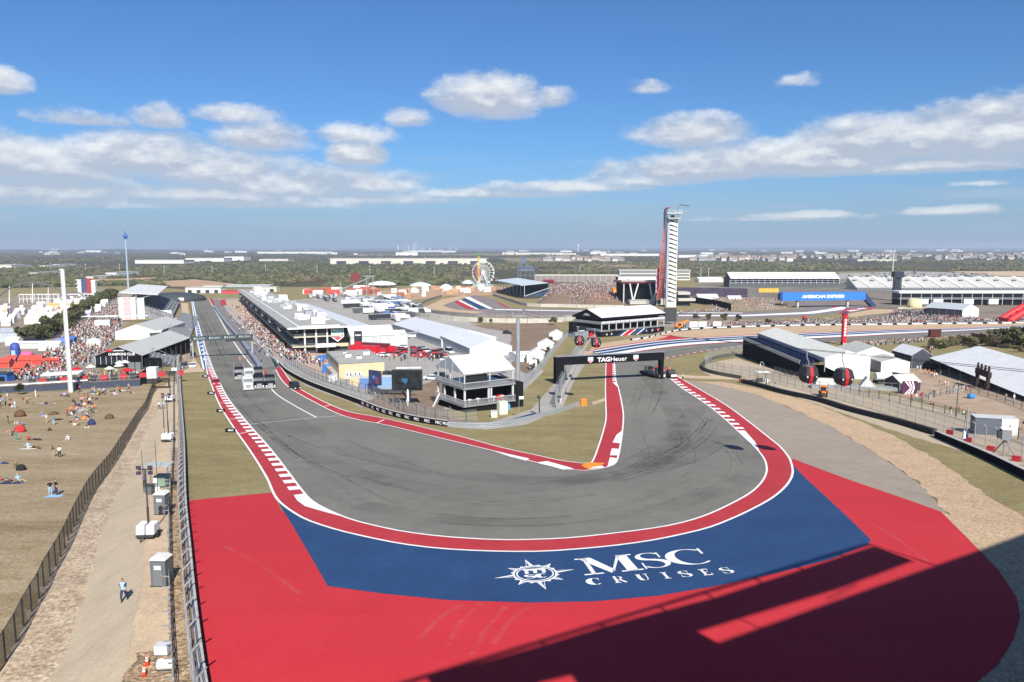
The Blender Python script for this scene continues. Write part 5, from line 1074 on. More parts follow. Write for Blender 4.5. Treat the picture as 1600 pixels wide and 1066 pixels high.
# ---------------------------------------------------------------- grandstand at turn two
A4,rz4,L4=frame((939,527),(1036,520))
t=thing('covered_grandstand','two level black and white grandstand with white gabled roof above turn two','grandstand',A4,rz4)
Lg,Dg=L4,18.0
b=MB();b.bx(-.5,Lg+.5,-.2,Dg,-2,2.4,blackm);b.build('skirt',t)
for z in(2.42,5.7):b=MB();b.bx(-.6,Lg+.6,-.6,Dg,z,z+.3,steel);b.build('deck',t)
b=MB();b.bx(.5,Lg-.5,3.2,Dg-.3,2.73,5.65,black);b.bx(.3,Lg-.3,2.6,Dg-.3,6.01,8.6,black);b.build('interior_shade',t)  # black blocks paint the shade inside both open decks
for i in range(10):
 x=Lg*i/9;b=MB();b.bx(x-.18,x+.18,-.5,-.14,2.73,5.68,greypvc);b.build('column',t)
for z in(6.0,2.72):
 for i in range(14 if z>5 else 0):
  b=MB();b.bx(-.5+(Lg+1)*i/14+.1,-.5+(Lg+1)*(i+1)/14-.1,-.62,-.55,z+.1,z+1.05,greypvc);b.build('railing_panel',t)
b=MB();b.bx(-.7,-.6,-.5,Dg,6.1,7.0,steel);b.bx(-.7,-.6,-.5,Dg,2.8,3.7,steel);b.build('side_railing',t)
nb=10
for i in range(nb):
 x0,x1=-.6+(Lg+1.2)*i/nb+.03,-.6+(Lg+1.2)*(i+1)/nb-.03
 for y0,y1 in((-1,Dg/2),(Dg+1,Dg/2)):
  b=MB();b.add([(x0,y0,8.7),(x1,y0,8.7),(x1,y1,12.2),(x0,y1,12.2),(x0,y0,8.8),(x1,y0,8.8),(x1,y1,12.3),(x0,y1,12.3)],[(0,1,2,3),(4,5,6,7),(0,1,5,4),(1,2,6,5),(2,3,7,6),(3,0,4,7)],white);b.build('roof_panel',t)
b=MB();b.bx(-.6,Lg+.6,-1.08,-1.01,7.9,8.85,black);b.build('fascia',t)
for x in(-.66,Lg+.6):b=MB();b.add([(x,-1,7.9),(x,Dg+1,7.9),(x,Dg+1,8.7),(x,Dg/2,12.2),(x,-1,8.7),(x+.06,-1,7.9),(x+.06,Dg+1,7.9),(x+.06,Dg+1,8.7),(x+.06,Dg/2,12.2),(x+.06,-1,8.7)],[(0,1,2,3,4),(9,8,7,6,5)]+[(i,(i+1)%5,5+(i+1)%5,5+i)for i in range(5)],black);gb_=b.build('gable',t)
b=MB();b.add([(-.7,7,9.6),(-.7,11,9.6),(-.7,10,10.2),(-.7,8.2,10.2)],[(0,1,2,3)],greypvc);b.add([(-.7,6.6,9.2),(-.7,11.4,9.2),(-.7,11.4,9.4),(-.7,6.6,9.4)],[(0,1,2,3)],greypvc);b.build('logo',t)
b=MB()
for i,(m_,x0)in enumerate(((bluep,9),(whitelet,11.4),(red,12.6),(whitelet,16.2),(bluep,17.4),(whitelet,22),(bluep,23))):
 w=(2.2,1,3.4,1,4.4,.9,2)[i];b.add([(x0,-.66,-.2),(x0+w,-.66,-.2),(x0+w+5,-.66,2.3),(x0+5,-.66,2.3)],[(0,1,2,3)],m_)
b.build('banner_print',t)
def star5(x,z,s,m_,parent,y=-.68):
 b=MB();pts=[(x+s*(1 if i%2==0 else .42)*sin(pi*i/5),y,z+s*(1 if i%2==0 else .42)*cos(pi*i/5))for i in range(10)];b.add(pts,[tuple(range(10))],m_);b.build('star',parent)
for x,s,m_ in((3,.7,greypvc),(6,.7,greypvc),(20.5,1.0,red),(29,.6,greypvc),(33,.8,greypvc),(37,1.2,mat('star_red',(.5,.1,.1),.6))):star5(x,1.1,s,m_,t)
p=G(912,527);t2=thing('hospitality_cabin','grey glazed entrance block left of the turn two grandstand','cabin',p,rz4);b=MB();b.bx(-5,3,0,6,-1,2.6,mat('cabin_grey',(.2,.23,.26),.6));b.build('body',t2);b=MB();b.bx(-4,2,.5,5,2.62,4.6,glass);b.build('upper_glass',t2);b=MB();b.bx(-5.5,-3.4,1,4,2.7,7,black);b.build('dark_tower',t2);b=MB();b.bx(-3,0,-.6,1,2.8,3.1,whitew);b.build('awning',t2)
p=G(924,533);t2=thing('star_sign','red star on a dark stand beside the gondola cabins','sign',p);b=MB();b.tube((0,0,0),(0,0,1.6),.12,dsteel,6);b.bx(-1.6,1.6,0,.3,.2,1.4,black);b.build('stand',t2);star5(0,2.7,1.5,red,t2,-.1)
p=G(1047,507);b=MB();b.bx(-3.5,3.5,0,1,1.5,9,mat('screen_back',(.05,.05,.055),.7));b.bx(-3,-2.6,.2,.8,-1,1.5,dsteel);b.bx(2.6,3,.2,.8,-1,1.5,dsteel);o=b.build('video_screen');o.location=p;tag(o,'dark square screen right of the turn two grandstand','screen')
p=G(1062,514);t2=thing('telehandler','orange telehandler with sloping boom by the turn two wall','telehandler',p,.2)
b=MB();b.bx(-2.2,1.6,0,1.8,.6,1.5,orange);b.build('body',t2);b=MB();b.bar((-2.2,.9,1.8),(5.0,.9,4.2),.7,.8,orange);b.build('boom',t2);b=MB();b.bx(-.6,.7,-.1,.8,1.5,2.7,glass);b.build('cab',t2)
for x in(-1.5,1.1):
 for y in(.1,1.7):b=MB();b.tube((x,y-.2,.6),(x,y+.2,.6),.6,rubber,10);b.build('wheel',t2)
# advertising wall along turn two
TWL=[(985,532.5),(1010,529),(1040,521),(1066,516.5),(1100,514),(1150,512),(1250,509.5),(1330,508.5),(1420,507.5),(1500,506.5),(1600,505.2),(1700,499)]
t=block_wall('sponsor_wall','long low wall with white sponsor lettering behind the turn two gravel',TWL,1.1,.4,9,black,greypvc)
cw=resample(curve(TWL,5),9)
for i in range(0,len(cw)-1):
 a,d=cw[i],cw[i+1];ag=atan2(d.y-a.y,d.x-a.x);m_=(a+d)/2;o=lettering('Heineken',6.4,.85,whitelet,t,(0,0,0),bold=.05);n_=Vector((sin(ag),-cos(ag)))*.24;o.location=(m_.x+n_.x,m_.y+n_.y,g(m_.y)+.58);o.rotation_euler=(0,0,ag)
for x in(1084,1098,1121):
 p=G(x,513);b=MB();b.bx(-2.1,2.1,.6,1,.2,3.4,whitew);b.bx(-2.2,2.2,.5,1.1,0,.25,dsteel);o=b.build('white_board');o.location=p;tag(o,'white board behind the turn two wall, %s of three'%{1084:'nearest the orange telehandler',1098:'middle',1121:'farthest from the telehandler'}[x],'board','white boards behind turn two')
t=block_wall('retaining_wall','pale concrete wall along the near edge of the esses',[(640,492),(668,497),(720,502),(780,504.5),(830,505),(870,504),(900,500)],2.6,.6,12,mat('pale_concrete',(.48,.45,.39),.9,.12,.4))
t=block_wall('concrete_barrier','dark debris wall round the far left bend of the esses',[(690,464),(664,473),(655,481),(668,488),(720,494),(800,496),(870,497),(960,497)],2.0,.6,14,mat('grey_fence_wall',(.2,.19,.18),.9,.25,.3))
t=block_wall('retaining_wall','pale concrete wall below the brown spectator bank',[(770,462),(800,472),(826,479),(870,480),(930,481.5),(975,482)],2.4,.6,14,M['pale_concrete'])
# ---------------------------------------------------------------- tents on the right of turn one
t=thing('covered_grandstand','covered grandstand of dark blue seats with pale tent roof right of turn one','grandstand',(78.5,203,g(203)),-.02)
L5=60
b=MB();b.bx(0,.3,4,L5,-4,4.2,black);b.bx(.3,8,L5-.3,L5,-4,4.2,black);b.bx(.3,10,4,4.3,-2,3.2,black);b.build('front_wall',t)
nvy=mat('seat_navy',(.02,.035,.09),.6,.3,1.5)
for i in range(8):
 b=MB();b.bx(.6+i*.95,1.5+i*.95,4.4,L5-.4,2.6+i*.28,3.0+i*.28,dsteel)
 for k in range(26):b.bx(.9+i*.95,1.3+i*.95,5.0+k*2.05,6.7+k*2.05,3.0+i*.28,3.55+i*.28,nvy)
 b.build('seat_row',t)
b=MB()
for k in range(30):b.bx(-.12,.02,4.2+k*1.86,5.7+k*1.86,3.4,4.3,steel)
b.tube((-.05,4,4.4),(-.05,L5,4.4),.06,greypvc,4);b.build('front_railing',t)
for i in range(12):
 y0,y1=L5*i/12+.03,L5*(i+1)/12-.03
 for x0,x1 in((5,11),(17.2,11)):
  b=MB();b.add([(x0,y0,5.6),(x0,y1,5.6),(x1,y1,7.6),(x1,y0,7.6),(x0,y0,5.7),(x0,y1,5.7),(x1,y1,7.7),(x1,y0,7.7)],[(0,1,2,3),(4,5,6,7),(0,1,5,4),(1,2,6,5),(2,3,7,6),(3,0,4,7)],mat('cream_roof',(.60,.60,.54),.6,.06,.4));b.build('roof_panel',t)
 b=MB();b.bx(4.9,4.98,y0,y1,4.6,5.66,mat('valance_grey',(.34,.37,.42),.6));b.build('valance',t)
for y in(0,L5-.08):b=MB();b.add([(5.0,y,3.4 if y==0 else 0),(17.1,y,0 if y else-2),(17.1,y,5.6),(11,y,7.6),(5,y,5.6)],[(0,1,2,3,4)],white);b.add([(8.6,y+.02,-2),(17.1,y+.02,-2),(17.1,y+.02,3.5),(8.6,y+.02,3.5)],[(0,1,2,3)],white);b.build('gable',t)
b=MB()
for i in range(13):b.bx(5,5.2,L5*i/12,L5*i/12+.2,2,5.6,steel)
b.build('posts',t)
marquee('marquee','white gabled tent behind the covered grandstand on the right',G(1332,577),-.1,11.5,15,4.6,6.8,'y',4,mat('cream_grey_roof',(.45,.45,.41),.6,.06,.4),mat('tent_shade_wall',(.1,.1,.11),.7),white,2,doors=2)  # side walls darker than the white gable, shade put into their colour
marquee('marquee','smaller white gabled tent with four front panels right of turn one',G(1376,583),-.05,8.0,9,3.2,4.5,'y',3,M['cream_grey_roof'],M['wall_grey'],white,2,doors=3)  # grey side walls carry the shade of the side turned from the sun
marquee('marquee','little cream roofed tent beside the striped chevron board',G(1405,612),.25,6.0,5,2.2,3.6,'x',2,mat('cream_cloth',(.7,.66,.54),.6),dsteel,dsteel,2)
p=G(1419,616);t=thing('chevron_board','red white and blue chevron board in front of the cream roofed tent','board',p,.1)
for i in range(6):
 b=MB();m_=(bluep,whitelet,red,whitelet,bluep,whitelet)[i];s=i*.42
 b.add([(-1.4+s,0,0),(-1.4+s+.42,0,0),(.2+s*.5+.3,0,1.5),(-1.4+s+.42,0,3.0),(-1.4+s,0,3.0),(.2+s*.5,0,1.5)],[(0,1,2,5),(5,2,3,4)],m_);b.build('stripe',t)
b=MB();b.bx(-1.5,2.2,.05,.2,0,3.1,mat('board_plum',(.08,.02,.05),.6));b.build('backing',t)
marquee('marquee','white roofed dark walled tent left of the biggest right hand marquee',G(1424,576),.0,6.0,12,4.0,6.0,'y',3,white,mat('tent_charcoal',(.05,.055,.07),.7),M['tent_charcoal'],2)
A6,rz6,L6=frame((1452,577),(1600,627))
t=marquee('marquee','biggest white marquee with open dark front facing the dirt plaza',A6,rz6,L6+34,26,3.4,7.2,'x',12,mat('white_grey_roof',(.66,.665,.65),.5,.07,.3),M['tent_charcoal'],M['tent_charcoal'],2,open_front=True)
b=MB();b.bx(1,L6+33,6,6.2,-.5,3.3,black);b.build('inner_shade',t)  # black sheet paints the shade inside the open front
p=G(1531,607);t=thing('entrance_portal','dark wooden entrance portal with four finials before the biggest marquee','portal',p,rz6)
dk=mat('dark_timber',(.035,.022,.02),.8)
for x in(-3.2,3.0):b=MB();b.bx(x,x+.7,0,.7,-.3,3.6,dk);b.build('pillar',t)
b=MB();b.bx(-3.6,4.1,0,.8,3.2,4.6,dk);b.build('lintel',t)
for x in(-3.2,-1.1,1.1,3.2):b=MB();b.lathe([(.3,4.6),(.34,5.2),(.2,5.5),(.3,5.8),(.05,6.1)],(x+.2,.4,0),dk,8);b.build('finial',t)
p=G(1517,623);b=MB();b.lathe([(.5,0),(.75,.2),(.75,1.0),(.1,1.1)],(0,0,0),mat('bin_blue',(.03,.2,.5),.5),10);o=b.build('drum',None,True);o.location=p;tag(o,'bright blue round drum on the dirt plaza','drum')
t=thing('stage_truss','grey platform truck and railings below the right hand gondola cabin','platform',G(1330,609),-.25);b=MB();b.bx(-9,12,0,2.5,.4,.9,mat('deck_grey',(.30,.31,.31),.6));b.bx(-9,12,-.1,0,0,.9,steel);b.build('deck',t);b=MB();b.add([(2,0,.9),(5.5,0,.9),(3.5,0,3.2),(2,2.4,.9),(5.5,2.4,.9),(3.5,2.4,3.2)],[(0,1,2),(3,5,4),(0,2,5,3),(1,4,5,2)],greypvc);b.build('ramp',t);b=MB();[b.tube((x,0,.9),(x,0,2),.04,steel,4)for x in range(-9,12,2)];b.tube((-9,0,2),(1,0,2),.04,steel,4);b.tube((6,0,2),(12,0,2),.04,steel,4);b.build('railing',t);b=MB();b.bx(-8,-3.5,.4,2.2,.9,2.2,whitew);b.build('crate',t)
p=G(1376,600);t=thing('tank_truck','white and black tank truck parked beside the smaller gabled tent','truck',p,.1);b=MB();b.tube((-1,1,1.8),(3.2,1,1.8),1.0,whitew,12);b.build('tank',t);b=MB();b.bx(3.4,5.2,0,2.1,.5,2.6,dsteel);b.build('cab',t)
for x in(-.4,.7,4.2):b=MB();b.tube((x,-.1,.5),(x,2.1,.5),.5,rubber,10);b.build('wheel',t)
# ---------------------------------------------------------------- vehicles
def vbox(b,prof,w,m):
 n=len(prof);vs=[(-w/2,y,z)for y,z in prof]+[(w/2,y,z)for y,z in prof]
 b.add(vs,[tuple(reversed(range(n))),tuple(range(n,2*n))]+[(i,(i+1)%n,n+(i+1)%n,n+i)for i in range(n)],m)
CARP={}
def car_proto(col,kind):
 k=(col,kind)
 if k in CARP:return CARP[k]
 paint=mat('car_paint_'+col,{'white':(.68,.68,.67),'black':(.02,.02,.022),'silver':(.42,.43,.44),'red':(.42,.03,.03),'blue':(.05,.10,.25),'grey':(.14,.145,.15)}[col],.35,spec=.6)
 hi={'car':1.42,'suv':1.75,'van':2.1}[kind]
 t=bpy.data.objects.new('parked_car',None);t.empty_display_size=.5
 b=MB();vbox(b,[(-2.3,.32),(-2.3,.72),(-1.25,.95),(2.2,1.0),(2.32,.6),(2.3,.32)],1.82,paint);body=b.build('body',t)
 b=MB();y1=1.5 if kind=='car' else 2.15
 vbox(b,[(-1.25,.95),(-.55,hi-.06),(y1-.3,hi-.06),(y1+.05,1.0)],1.62,glass);gl=b.build('windows',t)
 b=MB();vbox(b,[(-.6,hi-.07),(-.5,hi),(y1-.35,hi),(y1-.25,hi-.07)],1.56,paint);b.build('roof',t)
 for x in(-.82,.82):
  for y in(-1.45,1.4):b=MB();b.tube((x-.11,y,.33),(x+.11,y,.33),.33,rubber,8);b.build('wheel',t)
 for x in(-.6,.6):b=MB();b.box((x,-2.31,.62),(.36,.05,.16),whitelet);b.build('headlight',t)
 CARP[k]=t;return t
def put_car(px,py,rz,col,kind,label,group,p=None):
 pr=car_proto(col,kind);p=p or G(px,py)
 o=copy_tree(pr,p,rz,label,group);o['category']='car';return o
for x,y,rz,c_,k_,lb in((288,575,PITR+.05,'grey','suv','grey sport utility car at the near end of the sandy back lane'),(301,574,PITR,'white','car','white car at the near end of the sandy back lane'),(302,559,PITR,'black','suv','black car in the sandy back lane behind the white one'),(300,540,PITR,'white','van','white van in the sandy back lane near the start gantry'),(297,520,PITR,'white','car','white car on the back lane beyond the start gantry'),(296,505,PITR,'red','car','red car on the back lane beyond the start gantry')):
 put_car(x,y,rz,c_,k_,lb,'cars in the sandy back lane')
put_car(461,608,.55,'black','suv','black car standing on the red kerb of the pit exit',None)
put_car(337,601,.45,'red','car','red and white car on the left kerb of the straight',None)
put_car(676,594,1.3,'white','car','white car parked left of the two storey pavilion','cars around the pavilion');put_car(690,592,1.3,'black','suv','black car parked left of the two storey pavilion','cars around the pavilion')
put_car(702,552,.5,'white','van','white van beside the wall of the longest marquee',None)
put_car(606,590,.9,'black','suv','dark car between the beige building and the big screen',None)
put_car(793,522,1.5,'black','suv','black van on the road behind the longest marquee',None)
def semi(px,py,rz,cab,label,second=None):
 """conventional tractor unit with sleeper and short flatbed, nose towards -y"""
 t=thing('lorry',label,'lorry',G(px,py),rz,'lorries parked across the straight')
 pm=mat('lorry_'+cab,{'white':(.5,.51,.51),'black':(.012,.018,.022),'purple':(.022,.012,.03)}[cab],.8,spec=.08);chrome=mat('chrome',(.5,.5,.5),.35,metal=.6)
 b=MB();vbox(b,[(.0,.55),(.0,1.55),(.25,1.75),(1.9,1.9),(1.9,.55)],1.9,pm);b.build('bonnet',t)
 b=MB();vbox(b,[(1.9,.5),(1.9,1.95),(2.25,2.6),(2.6,2.85),(4.6,3.05),(4.6,.5)],2.35,pm);b.build('cab',t)
 b=MB();b.add([(-1.1,1.86,1.9),(1.1,1.86,1.9),(1.02,2.2,2.62),(-1.02,2.2,2.62)],[(0,1,2,3)],glass);b.build('windscreen',t)
 b=MB();b.bx(-.55,.55,-.06,0,.75,1.55,chrome);b.build('grille',t);b=MB();b.bx(-1.2,1.2,-.25,.05,.35,.72,chrome if cab!='white' else pm);b.build('bumper',t)
 for x in(-.9,.9):b=MB();b.bx(x-.18,x+.18,-.1,.02,.8,1.1,whitelet);b.build('headlight',t)
 for x in(-1.3,1.3):b=MB();b.bx(x-.1,x+.1,1.8,2.0,1.9,2.6,chrome);b.build('mirror',t);b=MB();b.tube((x*.92,5.3,.8),(x*.92,5.3,3.9),.09,chrome,6);b.build('exhaust',t)
 b=MB();b.bx(-1.2,1.2,4.65,11.5,.95,1.2,dsteel);b.bx(-1.15,1.15,4.8,5.2,1.2,2.2,second or dsteel);b.build('flatbed',t)
 for y in(.9,6.6,7.8,11.2):
  for x in(-1.0,1.0):b=MB();b.tube((x-.16,y,.5),(x+.16,y,.5),.5,rubber,10);b.build('wheel',t)
 return t
DR=.36
semi(388.5,611,DR,'white','white lorry in the front row on the straight, left of two black ones')
semi(405.5,609.5,DR,'black','black lorry in the middle of the front row on the straight');semi(423,609,DR,'black','black lorry at the right end of the front row on the straight')
semi(390,597,DR,'white','white lorry in the back row behind the white front lorry');semi(404,595,DR,'black','black lorry in the back row behind the middle front lorry');semi(374.5,595,DR,'purple','dark purple black lorry alone at the left end of the back row')
def parade(px,py,rz,label):
 t=thing('parade_truck',label,'truck',G(px,py),rz,'parade trucks under the gantry end')
 b=MB();b.bx(-1.2,1.2,2.2,9.0,.8,1.1,dsteel);b.bx(-1.25,1.25,2.2,9,.3,.8,black);b.build('bed',t)
 b=MB();vbox(b,[(0,.5),(0,1.3),(.8,1.45),(1.2,2.3),(2.1,2.3),(2.1,.5)],2.2,mat('truck_dark',(.05,.05,.055),.4));b.build('cab',t)
 b=MB();b.bx(-.95,.95,-.05,.01,.5,1.2,greypvc);b.build('grille',t)
 b=MB()
 for z in(1.6,2.1):
  for x in(-1.2,1.2):b.tube((x,2.2,z),(x,9,z),.05,steel,4)
  b.tube((-1.2,2.2,z),(1.2,2.2,z),.05,steel,4)
 for y in(2.2,4.5,6.7,9):
  for x in(-1.2,1.2):b.tube((x,y,1.1),(x,y,2.15),.05,steel,4)
 b.build('rail',t)
 for y in(.8,7.4):
  for x in(-1,1):b=MB();b.tube((x-.16,y,.45),(x+.16,y,.45),.45,rubber,10);b.build('wheel',t)
 return t
PT=[parade(1035,592.5,.42,'flat bed parade truck carrying people, left of the pair'),parade(1053,592,.42,'flat bed parade truck carrying people, right of the pair')]
# race car transporters, motorhomes and cars packed in the paddock
rr=random.Random(11)
trans=[]
def transporter(col,ln,h=3.6):
 t=bpy.data.objects.new('transporter',None);t.empty_display_size=.5
 m_=mat('trailer_'+col,{'white':(.7,.7,.7),'black':(.03,.03,.035),'grey':(.3,.31,.33),'red':(.4,.04,.04),'blue':(.08,.14,.3),'dark':(.08,.08,.09)}[col],.4)
 b=MB();b.bx(-1.25,1.25,0,ln,.9,h,m_);b.build('body',t);b=MB();b.bx(-1.2,1.2,.1,ln-.1,h+.01,h+.08,greypvc if col!='white' else whitew);b.build('roof',t)
 b=MB();vbox(b,[(-2.6,.5),(-2.6,1.6),(-2.2,2.7),(-.3,2.7),(-.3,.5)],2.3,m_);b.build('cab',t)
 for y in(-1.6,ln*.7,ln*.85):
  b=MB();b.tube((-1.2,y,.45),(1.2,y,.45),.45,rubber,8);b.build('axle',t)
 return t
TP={(c_,l):transporter(c_,l)for c_ in('white','black','grey','red','blue','dark')for l in(9,13)}
def inside(px,py,poly):
 r=False;n=len(poly)
 for i in range(n):
  x0,y0=poly[i];x1,y1=poly[i-1]
  if(y0>py)!=(y1>py)and px<(x1-x0)*(py-y0)/(y1-y0)+x0:r=not r
 return r
def scatter(poly,n,dmin,seed):
 rs=random.Random(seed);w=[G(*q)for q in poly];pw=[(p.x,p.y)for p in w];xs,ys=[p[0]for p in pw],[p[1]for p in pw];out=[];k=0
 while len(out)<n and k<n*60:
  k+=1;x,y=rs.uniform(min(xs),max(xs)),rs.uniform(min(ys),max(ys))
  if not inside(x,y,pw):continue
  if any((x-a)**2+(y-b_)**2<dmin*dmin for a,b_ in out):continue
  out.append((x,y))
 return out
for(x,y)in scatter([(548,470),(622,466),(640,474),(680,492),(655,492),(618,506),(590,500)],74,7.5,5):
 c_,l=rr.choice([('white',13),('white',9),('black',13),('dark',9),('grey',13),('white',13),('dark',13),('blue',9)])
 o=copy_tree(TP[(c_,l)],(x,y,g(y)),PITR+pi/2*rr.choice([0,1])+rr.uniform(-.05,.05),'%s %s team transporter parked in the paddock before the esses'%('long' if l>10 else 'short',c_),'team transporters in the paddock');o['category']='truck'
for(x,y)in scatter([(470,466),(545,463),(560,470),(545,476),(500,470)],14,12,15):
 o=copy_tree(TP[(rr.choice(['white','grey','dark']),13)],(x,y,g(y)),PITR+rr.uniform(-.1,.1),'team transporter parked behind the far end of the pit building','transporters behind the pit building');o['category']='truck'
cols=['white','black','silver','grey','red','blue','white','black','silver']
for(x,y)in scatter([(572,546),(600,540),(640,545),(690,552),(700,566),(670,562),(640,556),(600,558)],40,4.6,8):
 put_car(0,0,rr.uniform(0,6),rr.choice(['red','red','black','white','grey']),rr.choice(['car','suv']),'car parked between the beige building and the white marquees','cars clustered in the paddock',Vector((x,y,g(y))))
for(x,y)in scatter([(1296,428.5),(1410,425),(1535,428),(1556,434),(1400,434),(1310,435)],90,7,9):
 ck_=rr.choice(cols),rr.choice(['car','suv','van']);put_car(0,0,.3+rr.choice([0,pi/2]),*ck_,ck_[0]+' '+ck_[1].replace('suv','tall car')+' in the distant car park behind the grandstands on the right','cars in the distant car park',Vector((x,y,g(y))))
for pr in list(CARP.values())+list(TP.values()):
 for ch in list(pr.children):bpy.data.objects.remove(ch)
 bpy.data.objects.remove(pr)
for q,lb in(((592,556),'red transporter beside the gridded marquee, left one'),((607,552),'red and black transporter beside the gridded marquee, right one')):
 p=G(*q);t=thing('transporter',lb,'truck',p,1.2);b=MB();b.bx(-1.3,1.3,0,11,.8,3.4,red if 'left' in lb else mat('trailer_plum',(.12,.02,.03),.5));b.build('body',t);b=MB();vbox(b,[(-2.6,.5),(-2.6,1.6),(-2.2,2.7),(-.2,2.7),(-.2,.5)],2.3,red);b.build('cab',t)
 for y in(-1.6,8,9.3):b=MB();b.tube((-1.2,y,.45),(1.2,y,.45),.45,rubber,8);b.build('axle',t)
p=G(1257,503);t=thing('utility_truck','red round topped truck on the walkway behind turn two','truck',p,1.4);b=MB();b.lathe([(.3,.8),(1.3,1.0),(1.5,2.2),(1.2,3.2),(.2,3.5)],(0,0,0),red,10);b.build('tank',t);b=MB();b.bx(-3.5,-1.6,-1,1,.5,2.3,dsteel);b.bx(-3.5,2,-1,1,.4,.8,dsteel);b.build('cab',t)
p=G(1460,527);b=MB();b.bx(-2.4,2.4,-1,1,.4,3.4,mat('maroon_box',(.08,.02,.015),.7));b.bx(-2.5,2.5,-1.1,1.1,3.4,3.55,dsteel);b.bx(-2,-1.6,-.9,.9,-.3,.4,dsteel);b.bx(1.6,2,-.9,.9,-.3,.4,dsteel);o=b.build('marshal_box');o.location=p;tag(o,'dark maroon marshal box beside turn two','cabin')
# ---------------------------------------------------------------- left side: grandstand, club tents and fairground
A7=G(206,499)
t=thing('main_grandstand','main grandstand with white end wall and cantilevered roof left of the straight','grandstand',A7,PITR)
Ln=150
b=MB();b.bx(0,7.2,0,.5,-2,12.8,whitew);b.bx(-.1,7.3,-.05,0,12.3,12.8,greypvc);b.build('end_wall',t)
b=MB();b.bx(-3,-.1,.4,Ln,-4,12,mat('rear_wall',(.42,.43,.44),.7));b.build('rear_wall',t)
for i in range(12):b=MB();b.bx(.2+i*1.9,2.1+i*1.9,.6,Ln,-2,10.2-i*.75,mat('seat_mix',(.20,.205,.21),.7,.4,.6));b.build('seat_row',t)
for i in range(10):
 y0=Ln*i/10;b=MB();b.add([(-6,y0,16),(-6,y0+Ln/10-.1,16),(15,y0+Ln/10-.1,14.2),(15,y0,14.2),(-6,y0,16.4),(-6,y0+Ln/10-.1,16.4),(15,y0+Ln/10-.1,14.6),(15,y0,14.6)],[(0,1,2,3),(4,5,6,7),(0,1,5,4),(1,2,6,5),(2,3,7,6),(3,0,4,7)],mat('stand_roof',(.6,.6,.58),.6,.08,.3));b.build('roof_panel',t)
 b=MB();b.tube((3,y0+1,8),(3,y0+1,15),.25,steel,6);b.bar((3,y0+1,12),(12,y0+1,14.3),.2,.3,steel);b.build('roof_frame',t)
b=MB();b.bx(6,22,6,7,-1,4.5,greypvc);b.add([(7.3,.2,5.5),(20,.2,.5),(20,2.5,.5),(7.3,2.5,5.5)],[(0,1,2,3)],greypvc);b.build('stair_block',t)
t.rotation_euler=(-.012,0,PITR)
p=G(187,500);t=thing('scaffold_building','white and pink panelled scaffold building behind the main grandstand','building',p,PITR)
for i in range(3):
 for k in range(4):b=MB();b.bx(-.2+i*3.1,2.8+i*3.1,0,14,k*3.2,3.1+k*3.2,mat('pink_panel',(.62,.42,.40),.7)if i==1 else mat('cream_panel',(.66,.64,.58),.7));b.build('panel',t)
b=MB();[b.tube((x,-.2,-1),(x,-.2,14.5),.12,steel,4)for x in(-.4,2.9,6,9.3)];b.bx(-.4,9.3,1,3,13,13.3,whitew);b.build('scaffold',t)
marquee('marquee','grey club tent with black sign gable beside the bleachers',G(149,575),.10,13.6,46,3.6,6.3,'y',9,mat('club_roof',(.42,.42,.40),.7,.06,.3),black,black,3)
t=bpy.data.objects['marquee.%03d'%(len([o for o in bpy.data.objects if o.name.startswith('marquee')])-1)]if False else[o for o in COL.objects if o.get('label','').startswith('grey club tent')][0]
lettering('CHAMPIONS CLUB',7.6,.8,whitelet,t,(7.8,-.12,4.1));b=MB();b.bx(3.4,5.2,-.12,-.06,4.9,5.4,red);b.bx(5.4,8.6,-.12,-.06,5.0,5.35,greypvc);b.build('logo',t)
b=MB();[b.bx(.3+i*1.55,1.6+i*1.55,-.1,-.04,1.2,3.3,glass)for i in range(6)];b.build('window',t)
b=MB();[b.bx(.12+i*1.55,.24+i*1.55,-.16,-.02,1.0,3.4,greypvc)for i in range(7)];b.build('window_frame',t)
marquee('marquee','second grey club tent with white gable behind the club tent',G(180.5,531),.12,17.5,40,3.5,6.6,'y',8,M['club_roof'],M['wall_grey'],white,3)
p=G(214,568);t=thing('club_terrace','low awning and stair terrace joined to the club tent','terrace',p,.1);b=MB();b.bx(0,5,0,8,2.6,2.9,mat('awning_cream',(.62,.6,.5),.6));b.build('awning',t);b=MB();b.bx(.2,5.5,.5,8,-.5,.9,dsteel);[b.tube((x,.1,0),(x,.1,2.6),.06,steel,4)for x in(0,2.5,5)];b.build('deck',t)
def bleacher(label,q,rz,W_,Ln,rows,h,seat,aisles=0,sinkz=2,amat=None):
 t=thing('bleacher',label,'bleacher',q,rz)
 for i in range(rows):
  x0,x1=-W_+W_*i/rows,-W_+W_*(i+1)/rows;z=h*(1-i/rows)
  b=MB();b.bx(x0,x1-.02,0,Ln,-sinkz,z-.35,dsteel);b.bx(x0+.1,x0+.45,.2,Ln-.2,z-.1,z,seat)
  b.bx(x0,x1-.02,0,Ln,z-.34,z-.26,mat('tread_grey',(.25,.25,.25),.7));b.build('seat_row',t)
 for k in range(aisles):
  y=Ln*(k+.5)/aisles;b=MB();b.add([(-W_,y-.5,h+.05),(-W_,y+.5,h+.05),(0,y+.5,.1),(0,y-.5,.1)],[(0,1,2,3)],amat or whitew);b.build('aisle',t)
 b=MB()
 for y in(0,Ln):b.bar((-W_,y,h+1),(0,y,1.0),.08,.08,steel);b.bar((-W_,y,h),(-W_,y,h+1),.08,.08,steel)
 b.bar((-W_,0,h+1),(-W_,Ln,h+1),.08,.08,steel);b.build('railing',t)
 return t
bl_=bleacher('long open bleacher of grey bench rows along the sandy back lane',G(280,566),PITR-.02,9,250,9,3.4,seat_grey,0);bl_.rotation_euler=(-.027,0,PITR-.02)
